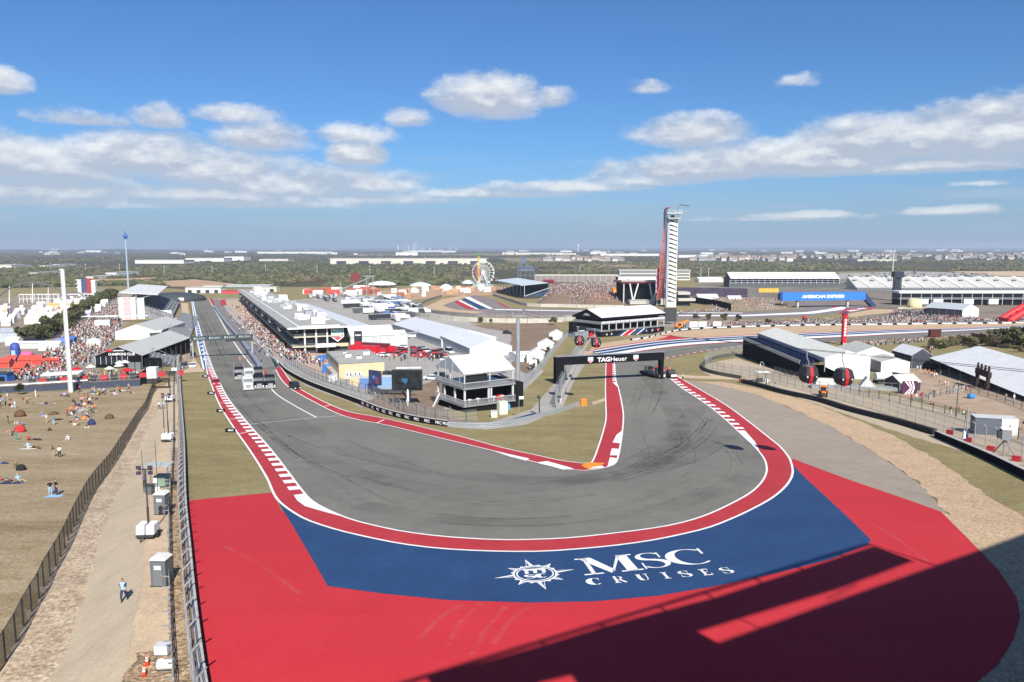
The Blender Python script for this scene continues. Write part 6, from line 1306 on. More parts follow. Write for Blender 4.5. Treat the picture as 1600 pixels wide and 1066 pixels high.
bleacher('short blue bleacher with white aisle stripes beside the club tent',G(272,573),PITR,6.5,14,6,3.6,mat('seat_blue_grey',(.12,.16,.2),.6),4)
p=G(245,533);t=thing('covered_walkway','long white roofed walkway behind the grey bench rows','walkway',p,PITR);b=MB();b.bx(-3.5,2.0,0,62,3.6,3.9,mat('walk_roof',(.62,.64,.58),.6));b.build('roof',t);b=MB();[b.tube((x,y,-3),(x,y,3.6),.1,steel,4)for x in(-3.3,1.8)for y in range(1,62,10)];b.build('post',t);t.rotation_euler=(-.03,0,PITR)
# club terrace in front, timing platform, low covered bar
p=G(222,590);t=thing('camera_platform','dark scaffold camera platform with white screens below the club tent','platform',p,.1);b=MB();[b.tube((x,y,-.5),(x,y,4.5),.08,dsteel,4)for x in(0,2.2,4.4)for y in(0,2.5)];b.bx(-.2,4.6,-.2,2.7,2.4,2.6,dsteel);b.bx(-.1,4.5,2.4,2.6,2.6,5,black);b.build('scaffold',t);b=MB();b.bx(-3.4,-1.8,0,.2,2.2,4.2,mat('panel_grey_dark',(.15,.17,.18),.6));b.bx(-1.6,-.2,0,.2,0,4.2,M['panel_grey_dark']);b.build('panel',t)
p=G(236,600);t=thing('club_stairs','black walled stair unit leading down to the lawn','stairs',p,.1);b=MB();b.add([(-6,0,-.5),(-1,0,-.5),(-1,0,3.4),(-2.0,0,3.4),(-6,.0,.4),(-6,2,-.5),(-1,2,-.5),(-1,2,3.4),(-2.0,2,3.4),(-6,2,.4)],[(0,1,2,3,4),(9,8,7,6,5),(3,4,9,8),(2,3,8,7),(1,2,7,6)],black);b.build('wall',t);b=MB();b.bx(-.95,1.4,0,2.2,1.4,4.2,whitew);b.build('cabin',t);b=MB();b.bx(-1,1.5,0,2.2,-.5,1.38,dsteel);b.build('base',t)
p=G(253,607);t=thing('dark_barrier_frame','dark open gate frame at the corner of the lawn fence','gate',p,.1)
for s in((-2.4,1.9,0,.25,2.0,2.5),(-2.4,-2.0,0,.25,-.3,2.0),(1.5,1.9,0,.25,-.3,2.0),(-2,1.5,0,.2,-.3,.5)):b=MB();b.bx(*s,mat('brown_dark',(.05,.03,.025),.8));b.build('rail',t)
# long terrace above the lawn
A8,rz8,L8=frame((-6,615),(226,603));L8=L8-1
t=thing('bar_terrace','long low bar terrace with white edge along the top of the lawn','terrace',A8,rz8)
b=MB();b.bx(-10,L8,0,.4,-.6,1.2,mat('terrace_navy',(.05,.06,.09),.7));b.build('front_wall',t)
b=MB();b.bx(-10,L8*.62,1.2,1.6,1.5,1.8,whitew);b.build('white_edge',t)
b=MB();b.bx(L8*.28,L8*.58,4,9,2.9,3.1,whitew);b.build('bar_roof',t);b=MB();[b.bx(L8*.2+i*2.2,L8*.2+i*2.2+1.6,3.2,3.6,1.2,2.4,redk if i%2 else dsteel)for i in range(16)];b.build('bar_stall',t)
b=MB();b.bx(-10,L8,.5,12,-.5,1.0,mat('deck_brown',(.22,.18,.14),.8));b.build('deck',t)
b=MB();[b.tube((x,.2,1.2),(x,.2,2.2),.04,steel,4)for x in range(-9,int(L8),3)];b.tube((-10,.2,2.2),(L8,.2,2.2),.04,steel,4);b.build('railing',t)
# tall white mast
p=G(111.5,613);t=thing('light_mast','tall white lattice light mast at the top of the lawn','mast',p);b=MB();b.tube((0,0,-.5),(0,0,29),.42,white,10,.34);b.build('mast',t);b=MB();b.tube((-.62,0,0),(-.5,0,29),.1,greypvc,6);[b.bar((-.55,0,z),(0,0,z+.4),.06,.06,greypvc)for z in range(1,29,1)];b.build('cable_tray',t);b=MB();b.bx(-.62,.36,-.35,.35,28.9,29.2,white);b.build('head',t)
# parasols on the terrace
for(x,y),c_,lb in(((143,590),'white','white parasol on the bar terrace, leftmost of the white ones'),((188,583),'white','white parasol beside the dark camera platform, farther left one'),((196,582),'white','white parasol beside the dark camera platform, farther right one'),((187,588),'white','white parasol beside the dark camera platform, nearer one'),((172,593),'mint','pale green parasol left of the wide red parasol'),((200,596),'red','wide red parasol beside the black walled stairs'),((121,594),'red','small dark red parasol left on the bar terrace')):
 p=G(x,y);t=thing('parasol',lb,'parasol',p,0,'parasols on the bar terrace');s=1.9 if c_=='red' and x==200 else 1.35
 b=MB();b.lathe([(s,2.9),(s*.96,2.95),(.06,3.6)],(0,0,0),{'white':white,'mint':mat('mint',(.5,.62,.54),.7),'red':red}[c_],8);b.build('canopy',t);b=MB();b.tube((0,0,.5),(0,0,3.2),.04,steel,5);b.build('pole',t)
# fairground tents and inflatables
rf=random.Random(21)
def stall(px,py,w,d,h,col,label,rz=0.1,ridge=None,group=None,name='stall_tent'):
 w*=.6;d*=.6
 return marquee(name,label,G(px,py),rz,w,d,h*.8,(ridge or h+1.2)*.8,'x',max(1,int(w/4)),col,white if col in(white,greypvc)else col,None,1,cat='tent',group=group)
pale=mat('pale_tent',(.55,.55,.52),.7)
stall(38,507,26,18,4,mat('tan_tent',(.6,.57,.5),.7),'large pale hip tent beyond the hedge by the dark fence',.1,8)
stall(-8,535,24,26,5,M['wall_grey'],'grey flat roofed hall at the left edge beyond the lawn',.25,6.5)
stall(60,548,13,5,3,white,'white long tent with blue skirt below the hedge',.05,4.2);stall(8,540,9,5,3,white,'white long tent left of the blue inflatable',.05,4);stall(25,545,20,5,2.6,pale,'cream low tent behind the blue inflatable',.05,3.4)
stall(84,545,9,8,3.2,mat('blue_tent',(.16,.2,.45),.7),'blue and white tent at the foot of the hedge',.3,4.4);stall(95,540,8,7,3,bluec,'deep blue stall left of the white mast',.2,4.2)
p=G(25,565);t=thing('inflatable','tall blue inflatable arch leg in the fairground','inflatable',p,.2);b=MB();b.lathe([(1.3,-.2),(1.5,2),(1.45,4.4),(1.2,5.8),(.4,6.2)],(0,0,0),mat('inflatable_blue',(.05,.08,.28),.5),12);b.build('body',t,True);b=MB();b.bx(-.6,.6,-1.56,-1.4,1.6,3.8,mat('inflatable_print',(.3,.45,.75),.5));b.build('print',t)
redt=mat('red_tent',(.55,.07,.05),.6);pink=mat('pink_tent',(.6,.12,.25),.6)
for(x,y,w,d,lb)in((-6,575,6,6,'red tent at the left edge of the fairground'),(8,570,5,5,'orange red tent left of the blue inflatable'),(28,570,6,5,'orange red tent right in front of the blue inflatable'),(42,570,7,5,'long orange red tent under the pink one'),(20,583,5,6,'bright red tent with white ring, nearest of the red tents'),(50,571,13,2.5,'thin red canopy strip stretching towards the white mast')):
 stall(x,y,w,d,2.0,redt,lb,.15,3.4 if d>4 else 2.5)
p=G(43,566);b=MB();b.lathe([(2.0,2.0),(1.8,2.9),(1.1,3.4),(.2,3.6)],(0,0,0),pink,12);[b.tube((1.9*cos(a),1.9*sin(a),0),(1.9*cos(a),1.9*sin(a),2.1),.08,steel,4)for a in(0,1.57,3.14,4.7)];o=b.build('dome_tent',None,True);o.location=p;tag(o,'pink dome tent among the red tents','tent')
p=G(-4,602);b=MB();b.bx(-2,2.5,0,3,0,2.8,bluec);b.bx(-2.2,2.7,-.2,3.2,2.8,3.0,dsteel);b.bx(-1.6,2.0,-.05,0,.6,2.2,glass);o=b.build('kiosk');o.location=p;tag(o,'dark blue kiosk at the left edge above the lawn','kiosk')
for i,(x,y)in enumerate(scatter([(-10,485),(60,478),(130,468),(170,476),(125,500),(60,500),(0,512)],60,10,33)):
 c_=rf.choice([white,white,white,pale,pale,mat('lilac_tent',(.45,.42,.55),.7),mat('salmon_tent',(.6,.4,.34),.7)])
 marquee('stall_tent','small pale vendor tent in the distant fairground beyond the hedge',Vector((x,y,g(y))),rf.uniform(-.2,.5),rf.uniform(2.5,5.5),rf.uniform(2.5,5),2.4,rf.uniform(3.6,4.8),'x',1,c_,c_,None,1,cat='tent',group='vendor tents in the distant fairground')
stall(72,482,30,7,4,mat('yellow_stall',(.62,.42,.2),.7),'long yellow orange food hall beyond the vendor tents',.02,5,name='food_hall');stall(118,482,10,7,4,mat('cream_hall',(.6,.53,.38),.7),'cream food hall right of the long yellow one',.02,5,name='food_hall')
stall(148,478,16,12,3.6,white,'white sloped tent behind the top end of the hedge',.9,5.4)
stall(148,512,12,9,4,white,'white box tent above the crowd beside the hedge',.3,4.6);stall(66,516,14,10,4,mat('purple_dark',(.1,.09,.16),.7),'dark purple stall right of the large hip tent',.2,5)
for(x,y,w,lb)in((150,498,20,'flat white awning above the left crowd, left one'),(188,497,26,'flat white awning above the left crowd, right one')):
 p=G(x,y+6);t=thing('awning',lb,'awning',p,.05,'flat white awnings above the left crowd');b=MB();b.bx(-w*.4,w*.6,0,5,3.2,3.5,white);b.build('cloth',t);b=MB();[b.tube((s,.2,-1),(s,.2,3.2),.08,steel,4)for s in(-w*.38,0,w*.58)];b.build('post',t)
p=G(147,541);t=thing('half_dome','small white half dome tent beside the left crowd','tent',p,.2);b=MB();b.lathe([(3,0),(2.9,1.4),(2.2,2.6),(.5,3.3)],(0,0,0),white,12);b.build('shell',t,True)
# ---------------------------------------------------------------- fairground rides
p=G(45,474);t=thing('roller_coaster','grey roller coaster hoop on white posts at the left edge','roller coaster',p,.1)
lp=[Vector((-26+60*i/20,0,1+16*sin(pi*min(1,max(0,i/20)))**.7))for i in range(21)];lp+=[Vector((34+8*sin(a),2,4.5-4.5*cos(a)))for a in[k*.5 for k in range(13)]]
b=MB();b.path(lp,.55,mat('coaster_track',(.12,.12,.13),.6),6);b.build('track',t)
for x,h in((-24,8),(-14,14),(4,17),(16,13),(24,8)):b=MB();b.tube((x-1,0,-.5),(x,0,h),.5,whitew,6,.25);b.build('support',t)
b=MB();[b.tube((x,6,0),(x,6,7),.25,whitew,4)for x in range(-10,52,3)];b.bx(-10,50,5.8,6.2,6.6,7.2,whitew);b.bx(-10,50,5.8,6.2,3,3.4,whitew);b.build('lattice',t)
p=G(136,463);t=thing('slide_tower','amusement tower with red and blue panels between two pale legs','ride',p,0);b=MB();b.bx(-8.5,-5,0,3,-.5,15,mat('ride_pale',(.5,.56,.54),.7));b.bx(4.6,8.5,0,3,-.5,14,M['ride_pale']);b.build('leg',t);b=MB();b.bx(-4.9,-.5,.5,2.5,4,16.5,mat('ride_blue',(.06,.08,.15),.7));b.build('panel',t);b=MB();b.bx(-.4,4.5,.5,2.5,3,17,mat('ride_red',(.3,.05,.06),.7));b.build('panel',t);b=MB();[b.bx(-9.5,-4.6,-.4,3.4,z,z+.8,whitew)for z in(8,11.5,15)];b.bx(4.4,9,-.4,3.4,14,15,whitew);b.build('cornice',t)
p=G(201,456);t=thing('swing_tower','very tall thin blue swing ride tower with round head','ride tower',p,0);Y_=p.y;hs=(456-386)/1200*Y_;b=MB();b.tube((0,0,0),(0,0,58),.95,mat('tower_grey_blue',(.30,.40,.5),.6),8,.6);b.build('mast',t);b=MB();b.lathe([(.5,55),(1.9,56.5),(2.3,58.5),(1.6,60),(.5,61),(.2,65)],(0,0,0),mat('head_blue',(.05,.12,.32),.5),12);b.build('head',t)
p=G(556,466);t=thing('ride_frame','grey ride frame with red disc and sloping arm behind the paddock','ride',p,0);b=MB();[b.tube((x,0,0),(x,0,h),.5,steel,5)for x,h in((-14,14),(10,20),(16,20))];b.bar((-14,0,8),(14,0,19),.7,.7,steel);b.bar((8,0,20),(18,0,20),.7,.7,steel);b.build('frame',t);b=MB();b.tube((0,-.5,19),(0,.5,19),4.5,mat('ride_maroon',(.16,.04,.04),.6),12);b.build('disc',t)
# ferris wheel
p=G(755,448);t=thing('ferris_wheel','white ferris wheel with red spokes on its left side','ferris wheel',p,-.35);Rw,zc=13.8,17
fw=mat('wheel_white',(.66,.68,.68),.5);rs_=mat('spoke_red',(.5,.16,.16),.5)
b=MB();k=36
for s in(-1.4,1.4):b.path([(Rw*cos(2*pi*i/k),s,zc+Rw*sin(2*pi*i/k))for i in range(k+1)],.22,fw,5);b.path([(Rw*.62*cos(2*pi*i/k),s,zc+Rw*.62*sin(2*pi*i/k))for i in range(k+1)],.15,fw,4)
b.build('rim',t)
for i in range(20):
 a=2*pi*i/20;b=MB();rd_=2.3<a<4.1
 for s in(-1.4,1.4):b.tube((0,s*1.3,zc),(Rw*cos(a),s,zc+Rw*sin(a)),0.26 if rd_ else .18,rs_ if rd_ else fw,4)
 b.build('spoke',t)
 b=MB();b.lathe([(.5,-1.2),(1.0,-.8),(1.0,.3),(.7,.7)],(Rw*cos(a),0,zc+Rw*sin(a)-.6),fw,6);b.build('gondola',t)
b=MB();[b.tube((sx,s*3,-1),(0,s*2,zc),.55,fw,6,.4)for sx in(-9,9)for s in(-1,1)];b.tube((0,-2.4,zc),(0,2.4,zc),1.5,fw,10);b.build('stand',t)
b=MB();b.bx(-12,11,-4,5,-1,3,mat('ride_base',(.30,.4,.42),.7));b.build('base',t)
p=G(747,446);t=thing('drop_tower','tall yellow drop tower with green top behind the ferris wheel','ride tower',p,0);b=MB();b.tube((0,20,0),(0,20,38),1.3,mat('drop_yellow',(.6,.4,.08),.6),6,1.0);b.build('mast',t);b=MB();b.bx(-3,3,18,22,37,40,mat('drop_green',(.1,.2,.1),.6));b.bx(-2,2,18,22,24,27,mat('drop_yellow',(.6,.4,.08),.6));b.build('head',t)
# ---------------------------------------------------------------- observation tower
p=G(1049,480)
t=thing('observation_tower','tall white observation tower with zigzag stairs and red steel veil','tower',p,.12)
ht=75.0;cream=mat('tower_white',(.66,.65,.56),.6)
b=MB();b.bx(-1.2,1.2,1.5,4,-2,ht-6,mat('tower_core',(.12,.125,.13),.7));b.bx(-3.4,-3.0,-.2,3,-2,ht-8,mat('tower_frame',(.40,.42,.46),.6));b.bx(3.1,3.5,-.2,3,-2,ht-8,cream);b.build('core',t)
nf=19;fh=(ht-12)/nf
for i in range(nf):
 z0=4+i*fh;b=MB()
 b.add([(-3.0,-.5,z0+1.9),(3.3,-.5,z0-.2),(3.3,-.5,z0+2.0),(-3.0,-.5,z0+fh+.6),(-3.0,0,z0+1.9),(3.3,0,z0-.2),(3.3,0,z0+2.0),(-3.0,0,z0+fh+.6)],[(0,1,2,3),(7,6,5,4),(0,4,5,1),(3,2,6,7),(1,5,6,2),(0,3,7,4)],cream)
 b.bx(-3,3.3,.3,1.4,z0-.1,z0+.2,steel);b.build('stair_flight',t)
b=MB();b.bx(-4.5,-3.45,0,2.5,-2,ht-8,mat('lift_shaft',(.34,.36,.42),.6));b.build('lift_shaft',t)
b=MB();b.bx(-3.4,3.5,-.4,.1,-3,4,cream);b.build('base',t)
b=MB();b.bx(-5,4.5,-3.5,4,ht-9,ht-8,steel);b.bx(-6.5,5.5,-4.5,5,ht-5.2,ht-4.2,mat('deck_pale',(.45,.45,.46),.6));b.bx(-2,9,-4,3,ht-4.0,ht-3.6,steel);b.build('observation_deck',t)
b=MB();[b.tube((x,-4.3,ht-4.2),(x,-4.3,ht-2.9),.1,steel,4)for x in range(-6,6)];b.bx(-6.4,5.4,-4.5,-4.3,ht-3,ht-2.8,greypvc);[b.tube((x,y,ht-9),(x,y,ht),.2,steel,4)for x in(-4,4)for y in(-3,3)];b.build('railing',t)
b=MB();b.add([(-6.5,-3,ht-.5),(4.5,-3,ht+1.6),(12,-2.5,ht+.6),(12,3,ht+.6),(4.5,4,ht+1.6),(-6.5,4,ht-.5)],[(0,1,4,5),(1,2,3,4)],mat('veil_pink',(.52,.22,.22),.6));b.tube((2,0,ht+1),(2,0,ht+5),.2,steel,4);b.build('canopy',t)
veil=mat('veil_red',(.46,.13,.13),.5)
b=MB()
for i in range(9):
 f=i/8;x0=-6.2+f*2.6;x1=-10.6+f*6;y_=3.5+2*sin(pi*f)
 b.path([(x0+2.2,y_,ht+.4),(x0,y_,ht-2),(x0-.6,y_,ht*.72),(x0-1.4-(1-f)*1.2,y_,ht*.45),(x1+2*(1-f),y_+1,ht*.22),(x1,y_+2,5)],.15,veil,4)
for z in(ht*.3,ht*.36,ht*.42,ht*.55,ht*.68):b.bx(-8.6+z/ht*3.4,-4.0,3.4,3.8,z,z+.35,veil)
b.build('veil',t)
p=G(1034,478);t=thing('red_banner_sign','red and white patterned banner beside the foot of the observation tower','banner',p,.1);b=MB();b.bx(-5,2,0,1,10,29,mat('banner_red',(.5,.08,.1),.6));b.build('panel',t);b=MB();b.bx(-5.2,-4.4,-.1,0,10,29,whitew);b.bx(1.2,2,-.1,0,10,29,whitew);b.add([(-3,-.1,14),(-1.5,-.1,14),(.8,-.1,26),(-.6,-.1,26)],[(0,1,2,3)],whitew);b.bx(-3.5,1,-.12,-.02,24,26,whitew);b.build('print',t)
for x in(-4,1):b=MB();b.tube((x,.5,-1),(x+1,.5,10),.4,whitew,6);b.build('post',t)
# stage building below the tower
A9=G(974,476)
t=thing('amphitheatre','dark open stage building with white V columns left of the observation tower','amphitheatre',A9,.06)
b=MB();b.bx(0,42,6,30,-2,17,black);b.build('stage_box',t)
b=MB();b.bx(-2,44,0,32,17,18.2,mat('stage_roof',(.3,.08,.09),.7));b.bx(-2,26,-1,10,18.3,19.2,mat('roof_pale',(.45,.4,.4),.7));b.build('roof',t)
for x in(8,24,36):b=MB();b.tube((x,1,2),(x-3,1,17),.6,whitew,6);b.tube((x,1,2),(x+4,1,17),.6,whitew,6);b.build('column',t)
b=MB();b.bx(4,24,-6,4,.6,3.4,mat('slab_pale',(.44,.42,.38),.7));b.bx(4,24,-6.2,-6,3.4,4.5,steel);b.build('balcony',t);b=MB();b.bx(24,38,-4,2,.8,4.2,glass);b.build('window',t);b=MB();b.bx(0,.8,1,2,-1,17,greypvc);b.build('column',t)
p=G(1060,479);t=thing('tower_pavilion','two white slabs building right of the foot of the observation tower','building',p,.06);b=MB();b.bx(0,10,3,14,-1,8,dsteel);b.build('wall',t);b=MB();b.bx(-.5,13,-1,14,4.2,6.2,M['slab_pale']);b.bx(-.5,9,0,14,9,11,M['slab_pale']);b.build('slab',t)
p=G(1010,476);t=thing('curved_wall','pale curved retaining wall before the amphitheatre','wall',p);b=MB();[b.bar((i*2.6,-2*sin(pi*i/10),1.5),((i+1)*2.6,-2*sin(pi*(i+1)/10),1.5),.6,4+3*sin(pi*i/10),M['pale_concrete'])for i in range(10)];b.build('wall_segment',t)
# buildings behind it
def warehouse(x0,x1,yt,yb,label,wallm,cat='warehouse',depth=60,doors=0,bands=0,name='warehouse',roofm=None):
 a,c_=G(x0,yb),G(x1,yb);t=thing(name,label,cat,a,0);w=c_.x-a.x;h=(yb-yt)/F*a.y
 b=MB();b.bx(0,w,0,depth,-1,h*.94,wallm);b.build('wall',t);b=MB();b.bx(-.01*w,w*1.01,-.5,depth,h*.94,h,roofm or M['slab_pale']);b.build('roof',t)
 n=doors
 for i in range(n):b=MB();u=w*(i+.5)/n;b.bx(u-w/n*.22,u+w/n*.22,-.6,-.3,0,h*.55,dsteel);b.build('door',t)
 for i in range(bands):b=MB();z=h*(i+.55)/(bands+.4);b.bx(w*.01,w*.99,-.6,-.3,z,z+h*.14,mat('band_dark',(.16,.17,.18),.7));b.build('window_band',t)
 return t
wm=mat('warehouse_white',(.64,.64,.61),.7);wc=mat('warehouse_cream',(.56,.54,.46),.7)
warehouse(968,1078,422,438,'long pale building with dark window bands behind the observation tower',wc,'building',30,0,3,'office_building')
warehouse(962,1025,432,441,'white low hall in front of the long banded building',wm,'building',20,0,0,'hall')
t=thing('back_wall','long brown ribbed wall behind the fan bank','wall',G(836,441),.0);L_=G(966,441).x-G(836,441).x
for i in range(14):b=MB();b.bx(L_*i/14+.2,L_*(i+1)/14,0,1,-2,9,mat('brown_wall',(.23,.20,.185),.8));b.build('wall_panel',t)
b=MB();b.bx(0,L_,-.1,1.2,9,10.5,mat('wall_cap',(.5,.5,.38),.7));[b.tube((L_*i/14,-.3,-1),(L_*i/14,-.3,10),.3,greypvc,4)for i in range(15)];b.build('frame',t)
t=thing('steel_tower','dark blue grey stage tower of stacked steel frames','tower',G(822,437),0);bs=mat('blue_steel',(.12,.15,.2),.6)
b=MB();[b.tube((x,y,-1),(x,y,h),.6,bs,4)for x,h in((-12,22),(-8,33),(-1,33),(6,20),(12,18))for y in(0,8)];[b.bx(-12,12,-.5,8,z,z+.8,bs)for z in(6,13,18)];b.bx(-8,0,0,8,24,32,bs);b.bx(-10,10,1,8,13,20,bs);b.build('frame',t)
# ---------------------------------------------------------------- fan bank with crowd
hillx=lambda t_,s:None
def bank(name,label,fpts,bpts,bz,mtl,n=16,k=8):
 """earth bank rising from a front foot line to a back crest (heights above ground)"""
 f=resn(curve(fpts,4),n);bk_=resn(curve(bpts,4),n);vs=[];fs=[]
 for i in range(n+1):
  e=min(1,min(i,n-i)/2.5)
  for j in range(k+1):
   s=j/k;q=f[i]+(bk_[i]-f[i])*s;vs.append((q.x,q.y,g(q.y)-.3+bz*e*(s**.85)))
 for i in range(n):
  for j in range(k):a=i*(k+1)+j;fs.append((a,a+k+1,a+k+2,a+1))
 me=bpy.data.meshes.new(name);me.from_pydata(vs,[],fs);me.materials.append(mtl);o=link(bpy.data.objects.new(name,me));o['kind']='structure';o['label']=label
 def at(u,s):
  i=min(n-1,int(u*n));fr=u*n-i;a=f[i].lerp(f[i+1],fr);c_=bk_[i].lerp(bk_[i+1],fr);q=a.lerp(c_,s);e=min(1,min(u*n,n-u*n)/2.5)
  return Vector((q.x,q.y,g(q.y)-.3+bz*e*(s**.85)))
 return at
bank1=bank('hill','brown earth fan bank left of the amphitheatre',[(824,480),(880,480.5),(940,481),(985,478)],[(850,466),(890,464.5),(940,464),(975,464)],12.5,brown)
bank2=bank('hill','brown earth fan bank right of the observation tower',[(1112,484),(1160,486),(1210,484.5),(1240,481)],[(1095,474),(1140,474),(1190,474.5),(1226,475)],4.5,mat('bank_tan',(.30,.22,.15),.95,.2,.1))
# ---------------------------------------------------------------- further grandstands
t=thing('covered_grandstand','dark blue grandstand with pale blue sloping roof beside the fan bank','grandstand',*frame((774,457),(816,467))[:2])
L9=frame((774,457),(816,467))[2]
for i in range(9):b=MB();b.bx(0,L9,2+i*2.6,4.6+i*2.6,-1,2.0+i*.75,mat('seat_deep_blue',(.035,.06,.12),.7,.4,.25));b.build('seat_row',t)
b=MB();b.bx(-.5,L9+.5,1.3,2,-2,3.0,mat('stand_front',(.12,.07,.07),.7));b.bx(L9,L9+.5,2,27,-2,3,dsteel);b.build('front_wall',t)
for i in range(8):b=MB();b.add([(L9*i/8,-1,12.4),(L9*(i+1)/8-.3,-1,12.4),(L9*(i+1)/8-.3,24,14.5),(L9*i/8,24,14.5),(L9*i/8,-1,12.8),(L9*(i+1)/8-.3,-1,12.8),(L9*(i+1)/8-.3,24,14.9),(L9*i/8,24,14.9)],[(0,1,2,3),(4,5,6,7),(0,1,5,4),(1,2,6,5),(2,3,7,6),(3,0,4,7)],mat('roof_pale_blue',(.48,.53,.58),.6));b.build('roof_panel',t)
b=MB();b.bx(0,L9,24,25,6,14.3,mat('stand_back',(.06,.08,.12),.7));[b.tube((L9*i/8,2,2),(L9*i/8,2,12.6),.3,greypvc,4)for i in range(9)];b.bar((L9+.3,2,3),(L9+.3,28,11),.4,1.0,steel);b.build('frame',t)
a,c_=G(1141,449),G(1312,449)
t=thing('covered_grandstand','long white roofed grandstand with dark open front in the right distance','grandstand',a,0);w=c_.x-a.x
for i in range(12):b=MB();x0,x1=w*i/12,w*(i+1)/12-.3;b.add([(x0,-1,10.2),(x1,-1,10.2),(x1,16,17.5),(x0,16,17.5),(x0,30,10),(x1,30,10)],[(0,1,2,3),(3,2,5,4)],white);b.build('roof_panel',t)
b=MB();b.bx(0,w,3,29,-1,10,mat('stand_dark',(.05,.055,.07),.7));b.bx(-2,w+12,-2,2.8,-1,3.8,mat('stand_grey',(.09,.10,.105),.7));b.build('wall',t)
for i in range(20):b=MB();b.bx(w*i/19-.3,w*i/19+.3,1,2,3.8,10.2,greypvc);b.build('column',t)
b=MB();b.bx(0,w,.5,1,4.8,5.6,steel);b.bx(0,w,.4,.9,7.8,8.3,steel);b.build('railing',t)
a=G(1338,453);c_=G(1625,453);w=c_.x-a.x
t=thing('open_grandstand','long open grey grandstand with white slanted aisles in the right distance','grandstand',a,0)
nr=10
for i in range(nr):b=MB();b.bx(0,w,i*2.6,(i+1)*2.6,-1,3+i*1.15,seat_grey);b.build('seat_row',t)
for i in range(10):
 x=w*(i+.75)/10.2;b=MB();b.add([(x,-.1,3.1),(x+4,-.1,3.1),(x-3.5,26,14.2),(x-7.5,26,14.2)],[(0,1,2,3)],mat('aisle_cream',(.64,.62,.5),.7));b.build('aisle',t)
 b=MB();b.bx(x-13,x-9,14,17,8,10.6,mat('vomitory_dark',(.13,.12,.12),.8));b.bx(x-14,x-8,13.6,14,7.6,9.0,seat_grey);b.build('vomitory',t)
b=MB();b.bx(-1,w,-4,-.2,-1,2.0,mat('stand_base',(.13,.13,.15),.7));[b.bx(w*i/40,w*i/40+.3,-4.2,-4,0,3.2,steel)for i in range(41)];b.bx(0,w,-4.2,-4,2.6,3.0,steel);b.build('front_wall',t)
# footbridge with blue fascia
A1_=G(1222,481);t=thing('footbridge','blue footbridge with white AMERICAN EXPRESS lettering over the far track','footbridge',A1_,.14);Lb=67
amex=mat('bridge_blue',(.035,.17,.60),.5)
b=MB();b.bx(0,Lb,0,5,5.2,11.2,amex);b.bx(-1.5,0,.5,4.5,5.8,10.6,mat('bridge_navy',(.02,.06,.2),.5));b.build('fascia',t)
lettering('AMERICAN EXPRESS',34,2.4,whitelet,t,(32.5,-.1,8.2),bold=.035)
for x in(12.5,53):b=MB();b.bx(x,x+1.6,1.5,3.5,-2,5.18,concrete);b.build('pillar',t)
b=MB();b.add([(Lb,0,5.4),(Lb,0,10.8),(Lb+9,0,1),(Lb+9,0,-3),(Lb,4,5.4),(Lb,4,10.8),(Lb+9,4,1),(Lb+9,4,-3)],[(0,1,2,3),(7,6,5,4),(1,5,6,2),(0,3,7,4),(2,6,7,3)],mat('stair_navy',(.03,.05,.12),.5));b.build('stairs',t)
p=G(1402,470);t=thing('video_tower','dark steel tower with boxed head before the open grandstand','tower',p,0);b=MB();[b.tube((x,y,-1),(x,y,22),.5,dsteel,4)for x in(-2.4,2.4)for y in(0,4)];b.bx(-2,2,.5,3.5,0,21,mat('tower_navy',(.03,.035,.06),.6));b.build('frame',t);b=MB();b.bx(-4,4,-1,5,20,25,dsteel);b.bx(-3.4,-.4,-1.2,-1,20.6,24.4,M['tower_navy']);b.bx(.4,3.4,-1.2,-1,20.6,24.4,M['tower_navy']);b.build('head',t)
p=G(1393,452);b=MB();b.tube((0,0,-1),(0,0,45),.9,mat('mast_green',(.36,.46,.40),.6),6,.6);b.box((0,0,45),(2,2,1),steel);o=b.build('light_mast');o.location=p;tag(o,'tall pale green mast behind the dark steel tower','mast')
a=G(1405,477);t=thing('hospitality_terrace','two level terrace with long white roof and white cabins on the right','terrace',a,.0);w=115
b=MB();b.bx(0,w,2,12,-1,4.5,black);b.bx(0,w,0,12,4.6,5.0,steel);b.build('deck',t);b=MB();b.bx(0,w,5,11,5.2,9,mat('terrace_dark',(.06,.065,.07),.7));b.build('wall',t)
b=MB();b.bx(-1,w,-1,13,9.4,11,white);b.build('roof',t);b=MB();[b.tube((x,0,-1),(x,0,9.4),.22,greypvc,4)for x in range(1,w,8)];b.bx(0,w,-.1,.1,5.6,6.0,steel);b.build('posts',t)
for x in(14.5,26,50,69.5):b=MB();b.bx(x,x+7.6,-1.5,1,.8,5.0,white);b.bx(x+3.6,x+4,-1.6,-1.4,.9,4.9,greypvc);b.build('white_cabin',t)
p=G(1430,493);t=thing('hat_tent','cream tent shaped like a cowboy hat above the crowd','tent',p,.15)
hc=mat('hat_cream',(.62,.55,.33),.7);b=MB();b.lathe([(4.6,5.2),(4.4,7),(3.9,10.4),(3.2,10.9),(2.6,10.2),(.3,9.8)],(-1,0,0),hc,14);b.build('crown',t,True)
b=MB();n_=18;vs=[]
for r_,z_ in((4.5,5.3),(8.8,4.3)):
 for i in range(n_):a_=2*pi*i/n_;vs.append((-1+r_*cos(a_)*1.25,r_*sin(a_)*.8,z_+(.9*abs(sin(a_))if r_>5 else 0)))
b.add(vs,[(i,(i+1)%n_,n_+(i+1)%n_,n_+i)for i in range(n_)],hc);b.build('brim',t,True);b=MB();[b.tube((x,y,-1),(x,y,4.6),.2,dsteel,4)for x in(-9,7)for y in(-4,4)];b.build('post',t)
marquee('marquee','grey and white gabled marquee behind turn two on the far right',G(1503,497),.55,19,24,5.0,8.2,'y',5,mat('roof_cool',(.40,.43,.46),.6),M['tent_charcoal'],white,2)
